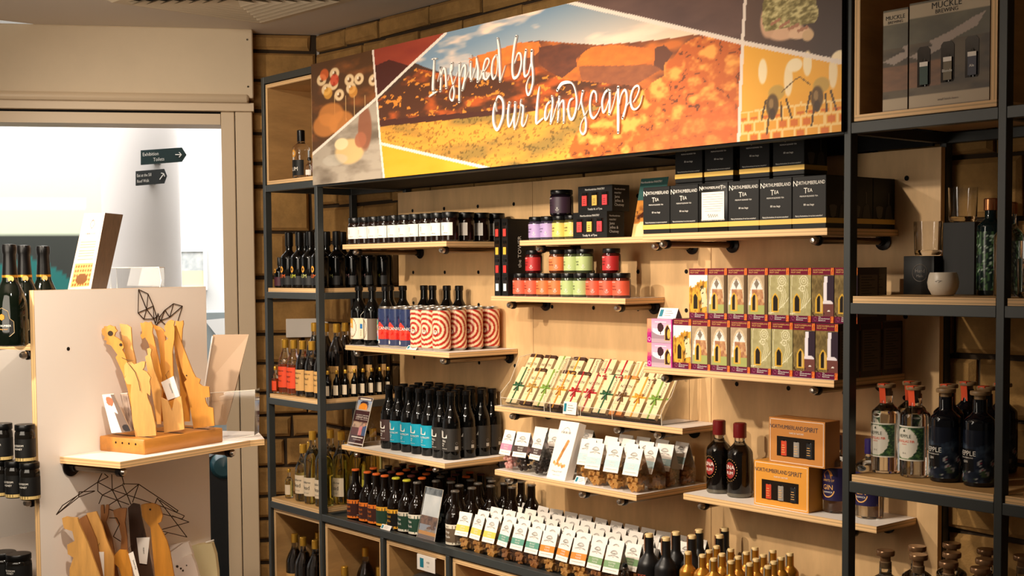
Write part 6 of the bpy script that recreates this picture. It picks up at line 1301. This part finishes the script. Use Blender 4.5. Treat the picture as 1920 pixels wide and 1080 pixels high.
cut([(600, 45), (630, 52), (655, 42), (658, 70), (650, 110), (645, 200), (660, 330), (700, 500), (705, 800), (640, 800), (630, 480), (600, 330), (585, 200)], *K4, G(.04, .37, 0), WD2, 'wooden_spatula', 'golden flared spatula with a wavy top at the right rear', 'utensil')
cut([(578, 92), (600, 80), (640, 200), (690, 330), (706, 370), (730, 430), (750, 468), (785, 485), (776, 515), (800, 535), (850, 540), (856, 615), (820, 622), (828, 660), (845, 690), (880, 700), (890, 832), (735, 852), (700, 650), (680, 560), (664, 505), (684, 486), (652, 430), (640, 390), (600, 210)], *K4, G(.155, .36, 0), WD2, 'carved_spatula', 'large golden spatula with a jagged crocodile edge at the right front', 'utensil', parts=both2(eye((682, 455, .0022)), tagf(((652, 552), (676, 536), (690, 650), (658, 664)), 'Kate')) if 'both2' in globals() else eye((682, 455, .0022)))
cut([(490, 620), (540, 645), (572, 722), (590, 630), (640, 610), (655, 720), (665, 858), (515, 886)], *K4, G(.165, .28, 0), WD1, 'wooden_tongs', 'short pale notched tongs standing low at the front of the block', 'utensil')
cut([(385, 255), (405, 248), (418, 262), (412, 300), (440, 420), (490, 560), (490, 820), (460, 820), (420, 560), (390, 420), (372, 315), (392, 300)], *K4, G(.10, .25, 0), WD1, 'carved_spoon', 'thin pale spoon with a small face between the front spatulas', 'utensil')
def art_book(A, B):
    c = np.full(A.shape+(3,), (236, 228, 222.)); m = (A > .5) & (B < .6-.3*A+.1) | (A > .72); c[m] = (116, 96, 84); m = (np.hypot((A-.45)/.26, (B-.82)/.13) < .75+.5*fbm(A*12, B*12, 3)) & (B > .68); c[m] = (190, 104, 70); m = (np.hypot((A-.85)/.2, (B-.1)/.1) < 1); c[m] = (36, 28, 30); return c
def card_book(quad, c_, a, label, art, name='greeting_card_pack'):
    base = G(c_, a, 0); P = [at(180+x/4, 590+y/4, n=FH, p0=base) for x, y in quad]; z0 = min(p.z for p in P); r = thing(name, label, 'card', (base.x, base.y, z0)); P = [p-Vector((base.x, base.y, z0)) for p in P]
    mb = MB().grid(lambda s_, t: (P[3]*(1-s_)+P[2]*s_)*(1-t)+(P[0]*(1-s_)+P[1]*s_)*t, 30, 44, PRINT, art); mb.build('printed_face', r)
    o = FH*.018-RH*.004; mb = MB().add([p+FH*.0006 for p in P]+[p+o for p in P], [[0, 1, 5, 4], [1, 2, 6, 5], [2, 3, 7, 6], [3, 0, 4, 7], [4, 5, 6, 7]], PAPER); mb.build('card_stack', r)
card_book([(45, 602), (132, 598), (262, 876), (116, 888)], .10, .14, 'white card pack with a red tree picture leaning at the left of the block', art_book)
card_book([(182, 594), (235, 590), (290, 860), (240, 872)], .06, .17, 'grey card pack leaning behind the white card pack', lambda A, B: mix(np.full(A.shape+(3,), (176, 156, 140.)), (110, 90, 80), (fbm(A*5, B*7, 9)-.3)*2))
# leaflets in clear acrylic holder at the right of the shelf
base = G(.16, .485, 0); zb_ = 1.1358
r = thing('leaflet_holder', 'clear acrylic holder with a leaning stack of leaflets seen from behind', 'leaflet holder', (base.x, base.y, zb_)); O_ = Vector((base.x, base.y, zb_))
def q_(u, v, d=0): return at(u, v, n=FH, p0=base+FH*d)-O_
S_ = [q_(401, 628, .05), q_(466.5, 627, .05), q_(442, 731, .03), q_(424, 797, .0), q_(398, 797, .0), q_(386, 722, .03)]
MB().add(S_+[p+FH*.014-RH*.006 for p in S_], [[0, 1, 2, 3, 4, 5], [11, 10, 9, 8, 7, 6]]+[[i, (i+1) % 6, 6+(i+1) % 6, 6+i] for i in range(6)], mat('leaflet_stack_back', (158, 128, 98), .5)).build('leaflet_stack', r)
MB().tube([q_(398.5, 630, .045), q_(384, 724, .03)], .0024, PAPER, 6).build('white_leaflet_edge', r)
A4_ = [q_(391, 737, -.02), q_(478, 731, -.02), q_(477, 816, -.03), q_(392, 829, -.03)]
MB().add(A4_, [[0, 1, 2, 3]], ACRY).tube(A4_+[A4_[0]], .0010, ACRE, 5).build('acrylic_front', r)
B4_ = [q_(411, 672, .055), q_(437, 669, .055), q_(424, 735, .05), q_(411, 738, .05)]
MB().add(B4_, [[0, 1, 2, 3]], ACRY).tube(B4_[:3], .0010, ACRE, 5).build('acrylic_rib', r)
MB().add([A4_[0], A4_[3], q_(392, 829, -.03)+FH*.07, q_(391, 737, -.02)+FH*.07], [[0, 1, 2, 3]], ACRY).add([A4_[1], A4_[2], q_(477, 816, -.03)+FH*.07, q_(478, 731, -.02)+FH*.07], [[3, 2, 1, 0]], ACRY).build('acrylic_sides', r)
# wire wall ornaments
WIRE = mat('dark_bronze_wire', (58, 40, 26), .4, .6)
def wire(lines, ox, oy, k, off, label, rw=.0013):
    base = G(off, .2, 0); r = thing('wire_butterfly' if off < .05 else 'wire_wings', label, 'wall ornament', (base.x, base.y, 1.5 if off < .05 else 1.0)); O_ = Vector(r.location); mb = MB()
    for a, b in lines: mb.tube([at(ox+a[0]/k, oy+a[1]/k, n=GN, p0=base)-O_, at(ox+b[0]/k, oy+b[1]/k, n=GN, p0=base)-O_], rw, WIRE, 6)
    mb.build('wire_outline', r)
wire([((190, 410), (360, 490)), ((190, 410), (180, 830)), ((180, 830), (285, 945)), ((285, 945), (465, 940)), ((360, 490), (455, 705)), ((455, 705), (465, 940)), ((190, 410), (335, 765)), ((360, 490), (335, 765)), ((180, 830), (335, 765)), ((335, 765), (455, 705)), ((335, 765), (285, 945)), ((335, 765), (465, 940)), ((455, 705), (515, 900)), ((465, 940), (515, 900)), ((540, 840), (500, 1010)), ((540, 840), (560, 915)), ((515, 900), (500, 1010)), ((465, 940), (500, 1040)), ((555, 920), (665, 780)), ((665, 780), (820, 665)), ((820, 665), (980, 710)), ((980, 710), (890, 1000)), ((980, 710), (750, 910)), ((820, 665), (750, 910)), ((665, 780), (750, 910)), ((665, 780), (590, 970)), ((590, 970), (750, 910)), ((555, 920), (590, 970)), ((590, 970), (680, 1050)), ((590, 970), (500, 1060)), ((560, 915), (520, 1050))], 240, 500, 9.6, .004, 'small bronze wire butterfly hanging on the white panel above the utensils')
wire([((80, 490), (300, 290)), ((80, 490), (140, 400)), ((140, 400), (480, 175)), ((80, 490), (295, 320)), ((295, 320), (300, 270)), ((300, 270), (450, 260)), ((295, 320), (450, 262)), ((480, 175), (520, 90)), ((480, 175), (580, 125)), ((580, 125), (545, 95)), ((480, 175), (480, 260)), ((480, 260), (525, 300)), ((480, 175), (620, 250)), ((615, 100), (620, 250)), ((620, 250), (525, 300)), ((525, 300), (490, 385)), ((620, 250), (720, 200)), ((685, 95), (715, 125)), ((715, 125), (735, 200)), ((720, 200), (760, 290)), ((720, 190), (875, 195)), ((875, 195), (760, 290)), ((875, 195), (815, 370)), ((620, 250), (1130, 420)), ((620, 250), (705, 420)), ((525, 300), (780, 390)), ((660, 350), (760, 290)), ((660, 350), (590, 395)), ((760, 290), (800, 390)), ((875, 195), (1255, 450)), ((1255, 450), (1240, 465)), ((1240, 465), (1080, 350)), ((1130, 420), (1315, 500)), ((1315, 500), (1295, 530)), ((1295, 530), (1100, 480)), ((1055, 330), (1340, 705)), ((1360, 560), (1070, 640)), ((1360, 560), (1200, 500)), ((1340, 705), (1090, 645)), ((1055, 330), (1025, 400)), ((1150, 665), (1115, 690)), ((590, 435), (630, 450)), ((590, 520), (660, 520)), ((660, 520), (690, 580)), ((690, 580), (630, 700)), ((630, 700), (700, 745))], 90, 870, 5.144, .055, 'large bronze wire wings hanging below the bracket shelf')
K5 = (90, 870, 5.144)
cut([(140, 520), (180, 505), (220, 512), (290, 515), (300, 560), (335, 640), (390, 760), (440, 900), (550, 1200), (215, 1200), (212, 1010), (250, 900), (196, 866), (190, 775), (262, 740), (240, 645), (160, 620), (148, 570)], *K5, G(.165, .06, 0), WD1, 'carved_spatula', 'pale bear-shaped spatula at the left of the lower block', 'utensil')
cut([(300, 530), (370, 490), (470, 720), (560, 1200), (470, 1200), (400, 800)], *K5, G(.07, .10, 0), WD3, 'wooden_spatula', 'narrow brown spatula behind the bear-shaped one, lower block', 'utensil')
cut([(375, 475), (470, 455), (530, 600), (565, 720), (640, 900), (640, 1200), (560, 1200), (480, 800)], *K5, G(.12, .14, 0), WD1, 'wooden_spatula', 'pale slanted spatula with hanging tag in the lower block', 'utensil', parts=tagf(((438, 842), (550, 840), (552, 1090), (480, 1020)), 'Hamsterley'))
cut([(465, 405), (490, 392), (500, 470), (508, 470), (515, 392), (540, 392), (546, 475), (554, 475), (562, 390), (592, 392), (585, 480), (560, 560), (620, 720), (700, 1200), (640, 1200), (520, 560), (482, 500)], *K5, G(.05, .17, 0), WD3, 'carved_fork', 'brown three-pronged fork at the back of the lower block', 'utensil')
cut([(630, 445), (690, 424), (762, 425), (745, 560), (765, 700), (800, 1200), (740, 1200), (690, 1000), (625, 930), (640, 870), (706, 815), (712, 700), (690, 600), (648, 520)], *K5, G(.10, .20, 0), WD3, 'carved_spoon', 'brown spoon with an angular head in the middle of the lower block', 'utensil')
cut([(645, 880), (690, 825), (760, 830), (800, 900), (830, 1200), (745, 1200), (690, 1000), (622, 930)], *K5, G(.16, .20, 0), WD2, 'wooden_spoon', 'striped golden spoon with a slim tag in the lower block', 'utensil', parts=tagf(((785, 858), (830, 836), (892, 1080), (850, 1090)), 'Sweet Oak'))
cut([(775, 420), (820, 375), (885, 390), (900, 500), (960, 760), (1040, 1200), (860, 1200), (800, 780)], *K5, G(.07, .27, 0), mat('dark_walnut', (74, 50, 34), .5, kind='wood', scale=4, vec=(9, 9, 1.2)), 'wooden_spatula', 'dark walnut spatula right of the middle in the lower block', 'utensil', parts=tagf(((862, 705), (990, 700), (962, 960), (892, 950)), 'Walnut'))
cut([(900, 392), (940, 382), (1000, 376), (1050, 388), (1085, 412), (1108, 500), (1092, 556), (1062, 570), (1100, 640), (1150, 740), (1180, 850), (1240, 1200), (1050, 1200), (1010, 800), (992, 610), (955, 566), (915, 510)], *K5, G(.16, .31, 0), WD2, 'carved_spatula', 'bear-headed golden spatula at the right of the lower block', 'utensil', parts=eye((990, 435, .003)))
PKM = mat('white_paper_pouch', (216, 200, 186), .7)
cut([(1165, 785), (1360, 745), (1400, 860), (1450, 1200), (1240, 1200)], *K5, G(.06, .43, 0), PKM, 'paper_pouch', 'white paper pouch with faint print right of the lower utensils', 'pouch', th=.02)
cut([(1240, 965), (1300, 900), (1390, 865), (1430, 960), (1490, 1200), (1235, 1200)], *K5, G(.13, .45, 0), PKM, 'paper_pouch', 'white paper pouch with brown floral print in front of the other pouch', 'pouch', th=.02, parts=eye((1255, 980, .004), (1310, 1020, .003), (1345, 970, .002), (1290, 1000, .003)))
cut([(1385, 780), (1590, 755), (1625, 870), (1645, 1040), (1650, 1200), (1465, 1200), (1420, 900)], *K5, G(.06, .53, 0), mat('cream_card_box', (206, 190, 146), .6), 'folded_card_box', 'cream folded card box standing at the right end of the lower shelf', 'box', th=.03, parts=lambda r, q: MB().tube([q(1535, 745), q(1612, 722)], .0022, PAPER, 6).build('white_flap_edge', r))
# sparkling wine, jars, leaflets
zW = 1.4400
def l_spark(root):
    r = .0425; mb = MB(); f = cyl(r+.0006, .055, .25); hexo = lambda s_, oy: [(s_*math.cos(t+PI/6), s_*math.sin(t+PI/6)+oy) for t in np.linspace(0, 2*PI, 7)[:-1]]
    bnd = [(0, .046), (.016, .037), (.020, .018), (.030, .010), (.031, -.018), (.020, -.028), (-.020, -.028), (-.031, -.018), (-.030, .010), (-.020, .018), (-.016, .037)]
    mb.add([f(a, b) for a, b in bnd], [list(range(11))], CARDB)
    for p_, q2 in zip(bnd, bnd[1:]+bnd[:1]): mb.tube([f(*p_), f(*q2)], .0006, mat('pale_gold_line', (190, 160, 110), .4), 4)
    f2 = cyl(r+.0012, .055, .25); mb.add([f2(a, b) for a, b in hexo(.0085, .022)], [list(range(6))], mat('copper_hexagon', (206, 130, 40), .35, .4)); mb.text('NORTHUMBER', .0072, INKW, cyl(r+.0016, .052, .25)); mb.text('sparkling mead', .005, mat('gold_ink'), cyl(r+.0016, .044, .25)); mb.build('label', root)
    mb = MB().lathe([(.0196, .172), (.0202, .186)], mat('gold_neck_band', (206, 150, 50), .3, .7), 22); ring = cyl(.0215, .176, .9); mb.add([ring(.008*math.cos(t), .008*math.sin(t)) for t in np.linspace(0, 2*PI, 13)[:-1]], [list(range(12))], mat('gold_ink')); mb.build('neck_band', root)
    MB().lathe([(.0195, .186), (.0175, .215), (.0165, .240), (.0185, .246), (.0190, .258), (.0172, .266), (0, .268)], LIDK, 22).build('foil', root)
def mks_():
    root = E('sparkling_bottle'); MB().lathe([(0, .004), (.036, 0), (.0415, .003), (.0425, .008), (.0425, .095), (.040, .118), (.034, .140), (.026, .158), (.0205, .172), (.0190, .190), (.015, .24), (0, .24)], mat('very_dark_green_glass', (8, 14, 8), .05), 30).build('glass_body', root); l_spark(root); return root
for i, (u, v) in enumerate(((22, 650), (47, 646), (83, 643))):
    P = ctr(u, v, zW, .0425); P += (G(0, .0+.055*i, 0)-G(0, 0, 0)) if i else Vector((0, 0, 0)); 
    if i: p2 = at(u, 560, n=FH, p0=P); P = Vector((p2.x, p2.y, zW))
    P.z = zW; put('spark', mks_, P, ['nearest', 'middle', 'farthest'][i]+' sparkling bottle with black foil and gold neck band', 'bottle', 'sparkling bottles', .45)
def bj(r, h):
    return jar('honey_jar', r, h, mat('black_jar_label_glass', (18, 15, 12), .12), LIDK, .016, lambda root: (MB().lathe([(r*1.006, .012), (r*1.006, h*.62)], CARDB, 24).build('wrap_label', root), MB().text('BLOSSOM', .0072, INKW, cyl(r+.0012, h*.42, .5)).text('HONEY', .0072, INKW, cyl(r+.0012, h*.33, .5)).build('label_lettering', root), MB().lathe([(r*1.002, .003), (r*1.003, .011)], mat('set_honey', (206, 178, 116), .3), 24).build('honey_band', root))[-1] and None, r*.98)
zJ = 1.0362
for i, (u, v, lift) in enumerate(((3, 932, 0), (29, 935, 0), (57, 939, 0), (8, 934, 1), (50, 937, 1))):
    P = ctr(u, v, zJ, .026); P.z = zJ+.0985*lift; put('honey', bj(.0262, .098), P, ['left lower', 'middle lower', 'right lower', 'left upper', 'right upper'][i]+' black-labelled honey jar in the stack at the left edge', 'jar', 'black-labelled honey jars')
zJ = .8004
for i, (u, v) in enumerate(((8, 1090), (36, 1094))):
    P = ctr(u, v, zJ, .032); P.z = zJ; put('honey2', bj(.034, .075), P, ['left', 'right'][i]+' squat black jar on the lower left shelf', 'jar', 'squat black jars')
def art_bee(A, B):
    c = np.full(A.shape+(3,), (232, 206, 190.)); m = (B > .50) & (B < .72); c[m] = mix(np.full(c.shape, (236, 190, 160.)), (240, 216, 200), fbm(A*3, B*4, 3))[m]; m = (B > .06) & (B < .36) & (A > .08) & (A < .9); d = np.hypot((A*9) % 1-.5, (B*17) % 1-.5); c[m] = np.where((d < .34)[..., None], (150, 90, 30), (226, 176, 100))[m]; m = m & (np.hypot((A-.5)/.25, (B-.16)/.07) < 1); c[m] = (120, 72, 24)
    m = (B > .40) & (B < .66) & (np.sin(B*170) > .6) & (A > .15) & (A < .85); c[m] = (206, 130, 110); m = np.abs(np.hypot((A-.5)*1.0, (B-.86)*1.9)-.09) < .012; c[m] = (90, 70, 60); m = (np.abs(B-.74) < .014) & (np.abs(A-.5) < .22) & (np.sin(A*90) > 0); c[m] = (110, 90, 80); return c
base = G(-.10, .20, 0); O_ = Vector((base.x, base.y, 1.5634)); r = thing('leaflet_holder', 'stack of honeycomb-printed leaflets leaning on top of the white display unit', 'leaflet holder', O_)
P = [at(158, 400, n=FH, p0=base)-O_, at(197, 399, n=FH, p0=base)-O_, at(170, 545, n=FH, p0=base)-O_, at(126, 548, n=FH, p0=base)-O_]
mb = MB().grid(lambda s_, t: (P[3]*(1-s_)+P[2]*s_)*(1-t)+(P[0]*(1-s_)+P[1]*s_)*t, 40, 90, PRINTG, art_bee); mb.build('front_leaflet', r)
side = [at(221, 401, n=FH, p0=base)-O_, at(189, 545, n=FH, p0=base)-O_]; LFM = mat('leaflet_stack_edges', (84, 62, 44), .5, kind='wood', scale=30, vec=(6, 6, .4))
MB().add([P[0]+FH*.0006, P[1]+FH*.0006, P[2]+FH*.0006, P[3]+FH*.0006, P[0]+FH*.05+RH*.03, side[0]+FH*.05, side[1]+FH*.05, P[3]+FH*.05+RH*.03], [[0, 1, 2, 3], [1, 5, 6, 2], [0, 4, 5, 1], [3, 2, 6, 7], [4, 7, 6, 5], [0, 3, 7, 4]], LFM).build('leaflet_stack', r)
base = G(-.12, .36, 0); O_ = Vector((base.x, base.y, 1.5634)); a_, b_ = at(207, 502, n=FH, p0=base)-O_, at(303, 545, n=FH, p0=base)-O_
r = thing('acrylic_stand', 'low clear acrylic stand on top of the display unit', 'display stand', O_, 0); wR = (b_-a_).dot(RH); x0 = a_.dot(RH); z1 = a_.z
def bx(x, y, z_): return RH*(x0+x)+FH*y+Vector((0, 0, z_))
for nm, q4 in (('front_pane', [bx(0, 0, 0), bx(wR*.94, 0, 0), bx(wR, 0, z1*.55), bx(wR*.96, 0, z1), bx(0, 0, z1)]), ('rear_pane', [bx(0, .06, 0), bx(wR*.94, .06, 0), bx(wR*.96, .06, z1), bx(0, .06, z1)]), ('top_pane', [bx(0, 0, z1), bx(wR*.96, 0, z1), bx(wR*.96, .06, z1), bx(0, .06, z1)])):
    MB().add(q4, [list(range(len(q4)))], ACRY).tube(q4+[q4[0]], .0014, mat('bright_acrylic_edge', (240, 238, 232), .2), 5).build(nm, r)
